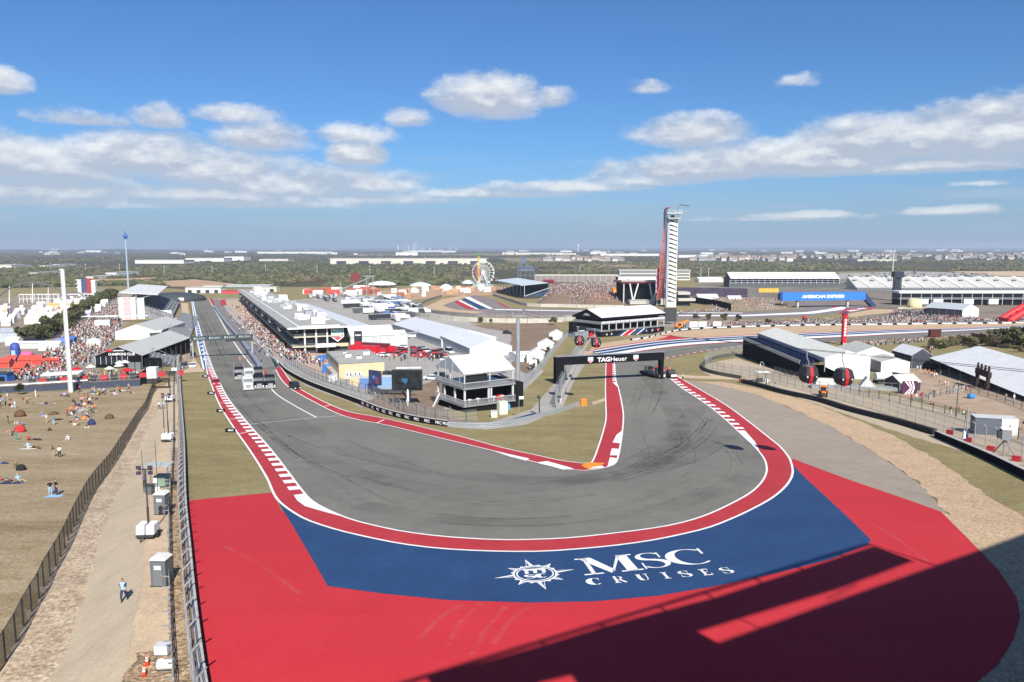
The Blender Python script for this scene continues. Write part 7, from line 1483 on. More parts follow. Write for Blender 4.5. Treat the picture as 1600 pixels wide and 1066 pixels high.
p=G(1588,504);t=thing('inflatable_arch','red inflatable ramp arch at the right edge behind turn two','inflatable',p,.1);b=MB();pts=[(-4+16*f,0,1+10*f-1.2*f*f)for f in[i/8 for i in range(9)]];b.path(pts,1.9,mat('inflatable_red',(.6,.035,.04),.45),10);b.build('tube',t,True);b=MB();b.path([(x,7,z)for x,y,z in pts],1.9,M['inflatable_red'],10);b.build('tube',t,True);b=MB();[b.bar((x,0,z),(x,7,z),.8,.8,M['inflatable_red'])for x,y,z in pts[::2]];b.bx(-5.5,-2.5,-1,8,-.3,2.5,M['inflatable_red']);b.build('cross_tube',t)
p=G(1318,539);t=thing('advertising_column','tall red advertising column with white vertical print beside turn two','column',p,0);b=MB();b.bx(-.8,.8,-.8,.8,-.5,12.3,red);b.build('column',t);b=MB();[b.bx(-.35,.45,-.86,-.8,z,z+.85,whitelet)for z in(3.6,4.8,6,7.2,8.4,9.6)];b.build('print',t);b=MB();b.bx(-.9,.9,-.9,.9,12.3,12.7,mat('deep_red',(.25,.01,.02),.5));b.build('cap',t);b=MB();b.bx(-.8,.9,-1.3,1.3,-1,.8,concrete);b.build('base',t)
p=G(1190,457);b=MB();[b.bx(-3+i*5.2,2+i*5.2,0,.6,0,4.2,mat('ad_yellow',(.62,.38,.06),.6))for i in range(4)];b.bx(-3,18,.7,1,-.5,4,dsteel);o=b.build('advertising_wall');o.location=p;tag(o,'yellow orange advertising wall below the white roofed grandstand','wall')
t=thing('black_screen_fence','black screened ramp fence descending right of the observation tower','fence',(0,0,0));cc_=resn(curve([(1074,473),(1100,476),(1125,481),(1142,486)],4),8)
for a,c_ in zip(cc_,cc_[1:]):mb=MB();ribbon(mb,[a,c_],-.5,5.0,blackm,0,.3);mb.build('screen_panel',t)
t=thing('dark_terrace','long dark sloping terrace of seats right of the observation tower','terrace',G(1062,463),-.28)
for i in range(6):b=MB();b.bx(-4,62,i*4,i*4+3.9,-3,1.2+i*1.2,mat('terrace_plum',(.07,.055,.08),.8,.4,.3));b.build('seat_row',t)
for q,w,d,lb in(((1092,441),34,20,'white hip tent behind the dark terrace'),((1090,472),18,10,'pale blue tent on the fan bank right of the observation tower'),((1138,475),11,6,'white box cabin on the fan bank'),((867,466),17,14,'white tent left of the seated fan bank crowd'),((1325,449),12,10,'white cube cabin between the two far grandstands')):
 marquee('marquee',lb,G(*q),.05,w,d,4.0,6.4,'x',4,mat('tent_pale_blue',(.5,.56,.62),.6)if 'blue' in lb else white,white,None,1)
p=G(857,449);b=MB();[b.tube((x,y,0),(x,y,8),.3,dsteel,4)for x in(-6,6)for y in(0,6)];b.bx(-7,7,-1,7,4,9,mat('stage_red',(.34,.03,.05),.6));b.bx(-6,6,-1.2,-1,5,8,mat('stage_dark',(.06,.02,.03),.6));o=b.build('stage');o.location=p;tag(o,'dark red stage box left of the fan bank crowd','stage')
p=G(963,470);b=MB();b.bx(-3,3,0,3,4,11,orange);b.bx(-2.2,2.2,-.1,0,5.5,9,mat('sign_amber',(.85,.4,.05),.6));b.bx(-2.5,-2,1,2,-1,4,dsteel);b.bx(2,2.5,1,2,-1,4,dsteel);o=b.build('orange_board');o.location=p;tag(o,'orange square board at the right end of the fan bank crowd','board')
# far side of the straight and orange fairground of the infield
t=warehouse(290,345,449,458,'white low team building at the far end of the straight',wm,'building',14,4,0,'team_building');warehouse(318,348,446,452,'white roofed box building behind the far end of the straight',wm,'building',10,3,0,'team_building');warehouse(347,374,454,459,'red sponsor wall at the far end of the straight',mat('wall_red',(.5,.06,.08),.6),'wall',2,0,0,'sponsor_wall',redk);warehouse(352,420,446,449,'long thin white roof beyond the pit building',mat('canopy_green',(.35,.4,.36),.7),'canopy',20,0,0,'long_canopy',white)
warehouse(404,432,448,456,'cream box building behind the far roof of the pit building',wc,'building',12,2,0,'team_building');p=G(283,472);b=MB();b.lathe([(26,-.5),(24,3.5),(16,6),(2,7)],(0,0,0),mat('dome_dark',(.05,.06,.07),.8),16);b.box((14,-20,2),(5,1,3),whitew);o=b.build('dark_mound_cover',None,True);o.location=p+Vector((-14,20,0));tag(o,'dark covered mound at the far left of the straight','mound')
ra=random.Random(41)
og=mat('stall_orange',(.42,.26,.15),.7);bk2=mat('stall_brick',(.30,.09,.05),.7)
for i,(x,y)in enumerate(scatter([(585,462),(640,452),(700,449),(760,450),(772,456),(700,460),(650,464),(600,468)],46,7,51)):
 c_=ra.choice([og,og,bk2,white,M['cream_hall'],white]);marquee('stall_tent','small orange or white food stall on the orange earth by the far bend',Vector((x,y,g(y))),ra.uniform(-.3,.4),ra.uniform(3,8),ra.uniform(3,5),2.6,ra.uniform(3.2,4.6),'x',1,c_,c_,None,1,cat='tent',group='food stalls by the far bend')
for i,(x,y)in enumerate(scatter([(455,458),(560,452),(600,455),(560,462),(470,464)],22,10,52)):
 c_=ra.choice([bk2,bk2,white,pale,redt]);marquee('stall_tent','small brick red or white stall behind the paddock transporters',Vector((x,y,g(y))),ra.uniform(-.3,.4),ra.uniform(6,14),ra.uniform(4,7),3.0,ra.uniform(4,5.5),'x',1,c_,c_,None,1,cat='tent',group='stalls behind the paddock')
for q,w,lb in(((597,449),34,'long white arched canopy left of the round pavilion'),((657,451),26,'pale blue round roofed pavilion by the orange earth'),((697,455),14,'white dome tent among the orange stalls'),((732,447),18,'pale pavilion roof left of the ferris wheel')):
 p=G(*q);b=MB();b.lathe([(w/2,3.2),(w*.42,5.2),(w*.2,7),(.6,7.6)],(0,0,0),white if 'white' in lb else mat('pavilion_pale',(.5,.56,.58),.6),14);[b.tube((w*.42*cos(a_),w*.42*sin(a_),-1),(w*.42*cos(a_),w*.42*sin(a_),3.6),.3,steel,4)for a_ in[k*pi/4 for k in range(8)]];o=b.build('pavilion',None);o.location=p;tag(o,lb,'pavilion')
# ---------------------------------------------------------------- far plain: warehouses, houses, poles, skyline
for x0,x1,yt,yb,lb in((516,760,404,413,'very long white warehouse in the middle distance behind the paddock'),(211,287,406.5,412,'white warehouse left of centre beyond the straight'),(290,350,403.5,409,'white stepped warehouse right of the left one'),(351,381,401,407.5,'tall white end block of the stepped warehouse'),(402,520,393.5,396.5,'thin white warehouse row far beyond the pit building'),(405,450,405,408,'tan low building far beyond the pit building'),(-20,18,414,419,'beige low building at the far left edge'),(62,76,415,418.5,'cream shed left of the white mast'),(82,93,413,415.5,'white shed beside the white mast'),(44,58,426,429.5,'yellow shed at the left in the scrub'),(134,154,432,436,'grey metal shed right of the slide tower'),(165,182,426,431,'pale sloped roof shed left of the swing tower'),(938,1030,396.5,400,'long white warehouse just left of the observation tower'),(1060,1117,398.5,403,'long white warehouse just right of the observation tower'),(790,880,395,398,'white warehouse row above the blue roofed grandstand'),(862,900,396,398.5,'white hangar left of the control tower'),(1340,1402,405.5,408.5,'long cream building beyond the open grandstand'),(690,712,392,394.5,'white hangar under the far skyline'),(640,690,391.5,394,'pale hangar row under the skyline towers')):
 warehouse(x0,x1,yt,yb,lb,wc if any(k in lb for k in('tan','cream','beige','yellow'))else wm,'warehouse',80,7 if x1-x0>200 else 0)
for x,w,yt,lb in((622,3.2,383.5,'square'),(629,2.2,385,'low'),(633,2.4,380.5,'tall slim'),(638.5,2.6,383,'middle sized'),(645,3,381.5,'blocky tall'),(648,2,379,'slender'),(651.2,2,376.5,'tallest spired'),(655,3.4,382.5,'broad'),(659,3,384.5,'stepped'),(663,3,386,'short'),(672,3,387,'short square'),(703,2.6,385.5,'isolated pale'),(713,4,386,'isolated broad')):
 p=G(x,391.3);Y_=p.y;w_=w/F*Y_;h=(391.5-yt)/F*Y_
 t=thing('skyscraper','%s skyscraper of the hazy skyline on the horizon'%lb,'skyscraper',p,0,'skyline towers');gm=mat('tower_blue' if int(x)%2 else 'tower_pale',(.30,.36,.42)if int(x)%2 else(.5,.52,.54),.5)
 b=MB();b.bx(-w_/2,w_/2,0,w_,-5,h*.8,gm);b.bx(-w_*.36,w_*.36,w_*.1,w_*.9,h*.8,h*.94,gm);b.build('shaft',t);b=MB();b.bx(-w_*.2,w_*.2,w_*.3,w_*.7,h*.94,h,gm);b.build('top',t)
p=G(903.5,394);b=MB();b.tube((0,0,0),(0,0,62),6,wm,8,4);b.lathe([(9,60),(12,68),(8,76),(1,100)],(0,0,0),wm,10);o=b.build('control_tower');o.location=p;tag(o,'white airport control tower on the far plain','tower')
poles=[(24,422),(79,422),(134,424),(187,424),(257,428),(331.5,428),(415,425),(495.5,428),(578,429),(678.5,431),(1095,433),(1107,433),(906,428)]
for i,(x,y)in enumerate(poles):
 p=G(x,y);b=MB();b.tube((0,0,-1),(0,0,15.5),.75,mat('pole_pale',(.36,.36,.34),.7),5,.5);b.bx(-1.6,1.6,-.2,.2,13.6,14.1,M['pole_pale']);o=b.build('power_pole');o.location=p;tag(o,'pale utility pole standing in the scrub beyond the circuit','utility pole','utility poles on the plain')
# houses: a few shared shapes copied over the suburb on the right
hw=[mat('house_white',(.58,.56,.52),.8),mat('house_tan',(.42,.36,.3),.8),mat('house_grey',(.34,.34,.35),.8)];hr=[mat('roof_grey',(.22,.21,.21),.9),mat('roof_brown',(.24,.17,.13),.9)]
HP=[]
for i in range(6):
 t=bpy.data.objects.new('house',None);w,d,h=13+i%3*3,11,5.5+i%2*2
 b=MB();b.bx(-w/2,w/2,0,d,-1,h,hw[i%3]);b.build('wall',t);b=MB();b.ext([(-.6,h),(d+.6,h),(d/2,h+3.8)],'x',-w/2-.6,w/2+.6,hr[i%2]);b.build('roof',t);HP.append(t)
rh=random.Random(61)
hz_areas=[([(1075,408.5),(1240,410),(1240,402.5),(1085,402)],70,'house in the pale suburb behind the long white roofed grandstand','houses behind the white roofed grandstand'),([(1240,405),(1420,408),(1600,409),(1600,399),(1400,398.5),(1230,400)],110,'house in the wide suburb beyond the open grandstand','houses beyond the open grandstand'),([(850,408),(970,409),(965,404.5),(860,404.5)],40,'pale house on the ridge left of the observation tower','houses left of the observation tower')]
for poly,n_,lb,gp in hz_areas:
 for x,y in scatter(poly,n_,22,n_):
  o=copy_tree(rh.choice(HP),(x,y,g(y)),rh.uniform(-.6,.6),lb,gp,scale=rh.uniform(1.0,1.7));o['category']='house'
for h_ in HP:
 for ch in list(h_.children):bpy.data.objects.remove(ch)
 bpy.data.objects.remove(h_)
# scattered pale sheds far out on the plain
WP=[]
for i in range(4):
 t=bpy.data.objects.new('distant_shed',None);w=(30,50,80,42)[i];h=(8,9,11,7)[i];b=MB();b.bx(-w/2,w/2,0,40,-1,h,(wm,wc,wm,mat('shed_grey',(.36,.37,.38),.7))[i]);b.build('wall',t);b=MB();b.bx(-w/2-1,w/2+1,-1,41,h,h+1.2,M['slab_pale']if i%2 else mat('shed_roof',(.6,.6,.58),.7));b.build('roof',t);WP.append(t)
for k in range(120):
 x,y=rh.uniform(-30,1630),389.9+9.5*rh.random()**1.6;p=G(x,y);i=rh.randrange(4);o=copy_tree(WP[i],(p.x,p.y,g(p.y)),rh.uniform(-.4,.4),'%s distant shed on the far plain below the horizon'%('small white','cream','long white','grey')[i],'distant sheds on the plain',scale=rh.uniform(.6,1.3)*(1+p.y/14000));o['category']='shed'
for h_ in WP:
 for ch in list(h_.children):bpy.data.objects.remove(ch)
 bpy.data.objects.remove(h_)
# low ridges on the horizon
def ridge(label,x0,x1,Y,hmax,seed):
 rs=random.Random(seed);n_=60;vs=[];a=(x0-CX)/F*Y;c_=(x1-CX)/F*Y;ph=[rs.uniform(0,6)for _ in range(5)]
 for i in range(n_+1):
  f=i/n_;x=a+(c_-a)*f;h=hmax*(sin(pi*f)**.6)*(.7+.15*sin(9*f+ph[0])+.1*sin(23*f+ph[1])+.06*sin(51*f+ph[2]))
  vs+=[(x,Y,g(Y)-2),(x,Y+900,g(Y)+max(0,h)),(x,Y+2600,g(Y)-40)]
 fs=[(i*3+j,i*3+3+j,i*3+4+j,i*3+1+j)for i in range(n_)for j in(0,1)]
 me=bpy.data.meshes.new('hills');me.from_pydata(vs,[],fs);me.materials.append(scrub);o=link(bpy.data.objects.new('hills',me));o['kind']='structure';o['label']=label
ridge('low wooded ridge on the left horizon',-300,330,9000,42,1);ridge('low blue ridge on the right horizon',900,1950,21000,85,2);ridge('faint ridge behind the skyline',100,1100,25000,75,3)
# ---------------------------------------------------------------- vegetation
leafm=[]
for i,(a,c_)in enumerate((((.05,.058,.026),(.115,.122,.055)),((.07,.07,.034),(.15,.14,.072)),((.065,.054,.033),(.145,.12,.08)))):
 m_=bpy.data.materials.new('foliage_%s'%('green','olive','brown')[i]);m_.use_nodes=True;q=m_.node_tree;bs_=q.nodes['Principled BSDF'];ge=q.nodes.new('ShaderNodeNewGeometry');mx=q.nodes.new('ShaderNodeMix');mx.data_type='RGBA'
 q.links.new(ge.outputs['Random Per Island'],mx.inputs[0]);mx.inputs[6].default_value=(*a,1);mx.inputs[7].default_value=(*c_,1);q.links.new(mx.outputs[2],bs_.inputs['Base Color']);bs_.inputs['Roughness'].default_value=.9;bs_.inputs['Specular IOR Level'].default_value=.15;leafm.append(m_)
bark=mat('bark',(.09,.07,.05),.9)
def crown_mesh(seed,w,h,n,ls,mt,base=0.25):
 """loose crown: leaf clumps (small tilted quads) scattered through several overlapping lobes"""
 rs=random.Random(seed);vs=[];fs=[];lobes=[(rs.uniform(-.55,.55)*w/2,rs.uniform(-.55,.55)*w/2,rs.uniform(base+.12,.85)*h,rs.uniform(.28,.48)*w/2)for _ in range(9)]
 for _ in range(n):
  lx,ly,lz,lr=rs.choice(lobes);d=Vector((rs.gauss(0,1),rs.gauss(0,1),rs.gauss(0,1))).normalized()*lr*rs.uniform(.55,1.08)**.6;c=Vector((lx,ly,lz))+Vector((d.x,d.y,d.z*.8))
  if c.z<base*h*.4:continue
  u=Vector((rs.gauss(0,1),rs.gauss(0,1),rs.gauss(0,1))).normalized();v_=u.orthogonal().normalized();s=ls*rs.uniform(.6,1.3);k=len(vs)
  vs+=[c+u*s,c+v_*s*.8,c-u*s*.9,c-v_*s*.7];fs.append((k,k+1,k+2,k+3))
 me=bpy.data.meshes.new('crown');me.from_pydata([tuple(x)for x in vs],[],fs);me.materials.append(mt);return me
def trunk_mesh(h,r):
 b=MB();b.tube((0,0,-.5),(.1,0,h*.5),r,bark,6,r*.6)
 for a_ in(0,2.1,4.2):b.tube((.1,0,h*.42),(cos(a_)*h*.22,sin(a_)*h*.22,h*.75),r*.5,bark,5,r*.2)
 o=b.build('trunk');me=o.data;bpy.data.objects.remove(o);return me
CM=[crown_mesh(i,7,6.5,900,.42,leafm[i%3],.12)for i in range(6)];TM=trunk_mesh(6.0,.22)
def tree(px,py,s,label,group,v=0,name='tree',cat='tree',p=None,rz=0):
 p=p or G(px,py);t=thing(name,label,cat,p,rz,group);t.scale=(s,s,s)
 for nm,me in(('crown',CM[v]),('trunk',TM)):link(bpy.data.objects.new(nm,me),t)
 return t
rv=random.Random(71)
hd=resample(curve([(52,536),(75,527),(95,517),(112,505),(130,492),(148,480),(166,470),(180,464)],5),10)
for i,q in enumerate(hd):
 tree(0,0,rv.uniform(.95,1.5),'bushy dark green tree in the diagonal hedge row left of the crowd','hedge row trees left of the crowd',rv.choice([0,1,3,4]),p=Vector((q.x+rv.uniform(-1.5,1.5),q.y,g(q.y))),rz=rv.uniform(0,6))
 tree(0,0,rv.uniform(.7,1.2),'bushy dark green tree in the diagonal hedge row left of the crowd','hedge row trees left of the crowd',rv.choice([0,1,3,4]),p=Vector((q.x-5+rv.uniform(-2,2),q.y+3,g(q.y))),rz=rv.uniform(0,6))
for i,(x,y)in enumerate(scatter([(1440,548),(1480,536),(1530,528),(1590,522),(1660,520),(1680,560),(1620,556),(1560,544),(1500,544)],120,2.6,73)):
 tree(0,0,rv.uniform(.3,.75),'olive green shrub in the thicket behind the biggest marquee','shrubs behind the biggest marquee',rv.choice([1,4,2,5,1]),'shrub','shrub',Vector((x,y,g(y)-.5)),rv.uniform(0,6))
for x,y,s,lb in((1597,545,1.5,'large dark green tree at the right edge above the biggest marquee'),(1566,537,1.0,'dark green tree left of the large one at the right edge'),(1088,501,.62,'small dark tree on the verge right of the dark square screen, first of four'),(1107,500,.6,'small dark tree on the verge, second of four right of the dark screen'),(1131,501,.68,'small dark tree on the verge, third of four right of the dark screen'),(1154,502,.6,'small dark tree on the verge, last of four right of the dark screen'),(1200,507,.5,'little dark tree behind the sponsor wall left of the covered seats'),(30,617,.42,'little green tree on the lawn below the bar terrace'),(863,508,.7,'small dark tree at the corner of the brown earth field'),(752,504,.5,'small round bush on the pale wall, left of two'),(767,505,.4,'small round bush on the pale wall, right of two')):
 tree(x,y,s,lb,None,rv.choice([0,3]),rz=rv.uniform(0,6))
# rough shrubs between the sandy bank and the brown earth field
for i,(x,y)in enumerate(scatter([(824,584),(846,552),(868,522),(874,526),(852,560),(832,590)],26,1.6,75)):
 tree(0,0,rv.uniform(.16,.34),'scrubby brown bush on the bank beside the small white tents','scrubby bushes beside the small white tents',rv.choice([2,5]),'bush','shrub',Vector((x,y,g(y))),rv.uniform(0,6))
# far scrub woodland: one mass of small irregular crowns
ICO=None
bmi=bmesh.new();bmesh.ops.create_icosphere(bmi,subdivisions=1,radius=1);IV=[v.co.copy()for v in bmi.verts];IF=[[v.index for v in f.verts]for f in bmi.faces];bmi.free()
edge_top=[(-400,458),(-60,451),(190,446),(290,447),(420,446),(560,449),(700,443),(860,433),(1000,424),(1100,430),(1250,424),(1330,421),(1600,424),(1800,426)]
def bnd(x):
 for(a,y0),(c_,y1)in zip(edge_top,edge_top[1:]):
  if a<=x<=c_:return y0+(y1-y0)*(x-a)/(c_-a)
 return 450
def vnoise(x,y,s):
 x,y=x/s,y/s;i,j=math.floor(x),math.floor(y);u,v_=x-i,y-j;u=u*u*(3-2*u);v_=v_*v_*(3-2*v_)
 h=lambda a,c_:(math.sin(a*127.1+c_*311.7)*43758.5453)%1
 return(h(i,j)*(1-u)+h(i+1,j)*u)*(1-v_)+(h(i,j+1)*(1-u)+h(i+1,j+1)*u)*v_
wv,wf,wmi=[],[],[]
rw=random.Random(81)
for _ in range(20000):
 x=rw.uniform(-60,1660);yb=bnd(x);y=394.5+(yb-394.5)*rw.random()**1.15
 p=G(x,y);
 nse=.6*vnoise(p.x,p.y*.35,260)+.4*vnoise(p.x+900,p.y*.35,90)
 if nse<.36+.10*(p.y>2500):continue
 if any(inside(x,y,q_)for q_ in([(248,441),(300,435.5),(350,441),(385,447),(320,450),(262,449)],[(110,438),(262,432),(256,437),(150,441)],[(778,405),(880,401.5),(962,404.5),(900,410),(800,410)])):continue
 s0=rw.uniform(1.9,4.2)*(1+max(0,p.y-1500)/2600);hz_=rw.uniform(.5,.8)*min(s0,4.6)
 k=len(wv);js=[rw.uniform(.7,1.25)for _ in IV]
 for v_,j in zip(IV,js):wv.append((p.x+v_.x*s0*j*1.25,p.y+v_.y*s0*j,p.z+hz_*.5+v_.z*hz_*j))
 mi_=0 if rw.random()<(.75 if nse>.56 else .2)else(1 if rw.random()<.55 else 2)
 for f in IF:wf.append([a+k for a in f]);wmi.append(mi_)
me=bpy.data.meshes.new('scrub_woodland');me.from_pydata(wv,[],wf);[me.materials.append(m_)for m_ in leafm];me.polygons.foreach_set('material_index',wmi);me.update()
o=link(bpy.data.objects.new('woodland',me));o['kind']='stuff';o['label']='scrubby green woodland covering the plain beyond the circuit'
# ---------------------------------------------------------------- people
PC={'white':(.66,.65,.62),'black':(.018,.018,.02),'red':(.45,.03,.035),'navy':(.025,.04,.11),'blue':(.06,.16,.42),'pale blue':(.30,.46,.66),'grey':(.22,.22,.23),'orange':(.7,.19,.04),'teal':(.02,.25,.22),'pink':(.55,.25,.25),'tan':(.38,.28,.18),'brown':(.11,.06,.035),'yellow':(.6,.46,.1),'green':(.06,.13,.05),'purple':(.2,.16,.34)}
def pm(c):return mat('cloth_'+c.replace(' ','_'),PC[c],.85)
skinm=mat('skin',(.42,.25,.18),.6);hairm=[mat('hair_dark',(.02,.014,.01),.8),mat('hair_brown',(.07,.04,.02),.8),mat('hat_white',(.62,.6,.55),.8),mat('cap_red',(.35,.03,.03),.8)]
def body(name,J,B):
 """one skinned figure: joints {name: (x, y, z, r)}, bones [(a, b, region)]"""
 ks=list(J);me=bpy.data.meshes.new(name);me.from_pydata([J[k][:3]for k in ks],[(ks.index(a),ks.index(b))for a,b,_ in B],[])
 o=bpy.data.objects.new(name,me);COL.objects.link(o);md=o.modifiers.new('s','SKIN');md.use_smooth_shade=True
 for k,sv in zip(ks,me.skin_vertices[0].data):sv.radius=(J[k][3],J[k][3]);sv.use_root=k=='pelvis'
 sd=o.modifiers.new('d','SUBSURF');sd.levels=1
 bpy.context.view_layer.update();ev=bpy.data.meshes.new_from_object(o.evaluated_get(bpy.context.evaluated_depsgraph_get()));bpy.data.objects.remove(o)
 segs=[(Vector(J[a][:3]),Vector(J[b][:3]),r)for a,b,r in B]
 for i in range(6):ev.materials.append(skinm)
 idx=[]
 for f in ev.polygons:
  c=f.center;best=(9,0)
  for a,b,r in segs:
   d=b-a;t_=max(0,min(1,(c-a).dot(d)/(d.length_squared or 1)));q=(c-(a+d*t_)).length
   if q<best[0]:best=(q,r)
  r=best[1]
  if r==6:r=1 if(c.z>J['head'][2]+.05 or c.y>J['head'][1]+.055)else 0
  idx.append(r)
 ev.polygons.foreach_set('material_index',idx);ev.polygons.foreach_set('use_smooth',[True]*len(idx));return ev
def pose(name,pel,lean,thigh,shin,arm,fore,lie=False):
 """regions: 0 skin 1 hair 2 top 3 sleeve 4 trousers 5 shoes 6 head; thigh, shin, arm, fore give (dx, dy, dz) for left and right"""
 J={'pelvis':(*pel,.14)};V3=Vector(pel);up=Vector(lean).normalized();sx=Vector((1,0,0))
 ch=V3+up*.32;nk=V3+up*.54;hd=nk+up*.17+Vector((0,-.02,0))
 J['chest']=(*ch,.165);J['neck']=(*nk,.065);J['head']=(*hd,.105);J['crown']=(*(hd+up*.10),.085)
 B=[('pelvis','chest',2),('chest','neck',2),('neck','head',6),('head','crown',6)]
 for i,s in enumerate((-1,1)):
  h=V3+sx*s*.1-up*.04;k=h+Vector(thigh[i]);a=k+Vector(shin[i]);t_=a+Vector((0,-.17,-.02));n='LR'[i]
  J['hip'+n]=(*h,.105);J['knee'+n]=(*k,.075);J['ankle'+n]=(*a,.05);J['toe'+n]=(*t_,.04)
  S=nk-up*.06+sx*s*.19;e=S+Vector(arm[i]);w=e+Vector(fore[i])
  J['sh'+n]=(*S,.07);J['el'+n]=(*e,.05);J['ha'+n]=(*w,.042)
  B+=[('pelvis','hip'+n,4),('hip'+n,'knee'+n,4),('knee'+n,'ankle'+n,4),('ankle'+n,'toe'+n,5),('chest','sh'+n,2),('sh'+n,'el'+n,3),('el'+n,'ha'+n,0)]
 return body(name,J,B)
UP=(0,0,1)
POSE={'standing':pose('person',(0,0,.93),UP,[(-.03,0,-.43),(.03,0,-.43)],[(0,.02,-.44)]*2,[(-.07,0,-.28),(.07,0,-.28)],[(.02,-.08,-.25),(-.02,-.08,-.25)]),'walking':pose('person',(0,0,.92),(0,-.08,1),[(0,-.19,-.38),(0,.13,-.41)],[(0,.06,-.43),(0,.26,-.36)],[(-.06,.14,-.25),(.06,-.14,-.25)],[(.02,.02,-.26),(-.02,-.16,-.2)]),'sitting':pose('person',(0,0,.14),(0,.22,1),[(-.1,-.4,.14),(.1,-.4,.12)],[(0,-.38,-.2),(.02,-.38,-.18)],[(-.1,.14,-.25),(.08,-.12,-.25)],[(-.02,.06,-.24),(-.05,-.2,.02)]),'hunched':pose('person',(0,0,.14),(0,-.3,1),[(-.16,-.3,.26),(.16,-.3,.26)],[(.03,-.12,-.36),(-.03,-.12,-.36)],[(-.02,-.22,-.16),(.02,-.22,-.16)],[(.08,-.2,.0),(-.08,-.2,.0)]),'lying':pose('person',(0,0,.15),(0,1,.16),[(-.05,-.42,.03),(.05,-.38,.14)],[(0,-.43,-.08),(0,-.36,-.2)],[(-.24,.05,-.06),(.24,.1,-.02)],[(-.2,.12,-.02),(.0,.24,.02)]),'bending':pose('person',(0,.1,.88),(0,-.75,.7),[(-.03,-.06,-.42),(.03,.04,-.42)],[(0,.08,-.43),(0,.06,-.43)],[(-.04,-.12,-.26),(.04,-.16,-.24)],[(.02,-.1,-.25),(-.02,-.1,-.25)])}
USED={};NP=[0]
def person(px,py,ps,top,tr,where,rz=0.0,hair=None,p=None,sleeve=None,label=None,group=None,sc=1.0):
 NP[0]+=1;o=bpy.data.objects.new('person',POSE[ps]);link(o);o.location=p or G(px,py);o.rotation_euler=(0,0,rz);hv=sc*(.94+(NP[0]*37%13)/100);o.scale=(hv,)*3
 for i,m_ in enumerate((skinm,hairm[(NP[0]if hair is None else hair)%4 if hair is not None or NP[0]%3==0 else NP[0]%2],pm(top),pm(sleeve or top),pm(tr),pm('black' if NP[0]%2 else 'white'))):o.material_slots[i].link='OBJECT';o.material_slots[i].material=m_
 lb=label or '%s person, %s top, %s trousers, %s'%(ps,top,tr,where)
 o['label']=lb;o['category']='person';o['group']=group or('people '+where)
 return o
person(194,941,'walking','pale blue','navy','',.1,1,sleeve='navy',label='man in pale blue vest and navy trousers walking along the service road',group='people on the service road')
person(248.5,640,'walking','white','navy','near the road light tower',2.9);person(254.5,639.5,'walking','pale blue','grey','near the road light tower',3.1)
for a in((83.5,714,'standing','brown','tan','in the pair low on lawn',2.8,0),(93.5,714.5,'standing','white','black','in the pair low on lawn',3.4,0),(79,773,'standing','black','pale blue','on the lowest blue blanket',.6,0),(88.5,774,'standing','black','navy','on the lowest blue blanket',-.5,1),(29,752,'sitting','pale blue','tan','at the lower left of the lawn',1.2,2),(5,752,'lying','red','black','at the lower left of the lawn',1.5,0),(14,753,'lying','grey','brown','at the lower left of the lawn',1.1,0),(31,733,'hunched','black','grey','by the dark lawn bag',.3,1),(26,731,'sitting','green','black','by the dark lawn bag',1.0,0),(4,725,'lying','purple','navy','at the left edge of the lawn',1.4,1),(44,700,'sitting','pale blue','white','on the white blanket of the lawn',.9,1),(56,701,'lying','black','brown','on the white blanket of the lawn',1.3,0),(45,688,'sitting','red','black','below the red pop up tent',1.0,0),(57,688,'lying','black','black','below the red pop up tent',1.4,1),(26,688,'standing','teal','teal','below the red pop up tent',2.2,0),(15,682,'bending','pink','tan','below the red pop up tent',-.8,1),(20,680,'sitting','brown','grey','below the red pop up tent',.5,0),(27,662,'hunched','grey','white','above the red pop up tent',.2,1),(36,665,'sitting','purple','brown','above the red pop up tent',.8,0),(13,662,'standing','black','green','left of the brown pop up tent',2.0,0),(73,661,'standing','white','tan','beside the dark umbrella',2.6,1),(84,664,'standing','teal','pale blue','beside the dark umbrella',-.4,1),(78,673,'hunched','brown','black','beside the dark umbrella',.4,0),(66,651,'sitting','purple','pale blue','above the dark umbrella',.9,2),(107,687,'hunched','white','white','alone mid lawn',.1,2),(63,632,'lying','grey','tan','in the trio below the terrace',1.5,1),(73,632,'hunched','black','navy','in the trio below the terrace',.2,2),(85,632,'lying','tan','grey','in the trio below the terrace',-1.5,0),(96,619,'hunched','purple','brown','left of the tall white mast',.3,0),(101,619,'sitting','pale blue','navy','left of the tall white mast',.8,1),(106,620,'sitting','brown','black','left of the tall white mast',1.0,0),(56,621,'standing','white','white','alone near the little lawn tree',2.4,2),(38,631,'bending','brown','tan','in the trio by the lawn tree',-1.2,0),(43,631,'standing','tan','brown','in the trio by the lawn tree',.8,0),(48,633,'standing','green','tan','in the trio by the lawn tree',2.2,2),(23.5,638,'standing','white','pale blue','right of the left edge group',2.8,1),(137,669,'hunched','brown','white','below the blue pop up tent',.2,0),(111,663,'sitting','brown','tan','left of the blue pop up tent',1.2,0),(117,667,'hunched','white','tan','left of the blue pop up tent',.5,1),(122,665,'sitting','tan','grey','left of the blue pop up tent',-.9,1),(115,628,'hunched','brown','black','alone below the tall white mast',.4,0),(105.5,651,'standing','red','brown','left of the crowded picnic group',1.0,3)):person(*a)
cyc=[('black','navy'),('white','tan'),('red','black'),('navy','grey'),('grey','black'),('brown','tan'),('orange','navy'),('purple','white'),('pale blue','brown'),('pink','grey'),('white','navy'),('green','tan'),('black','tan'),('blue','black'),('tan','navy'),('yellow','black'),('red','white'),('white','black'),('grey','pale blue'),('teal','grey'),('navy','tan'),('orange','white'),('black','grey'),('pink','black')]
rp=random.Random(91)
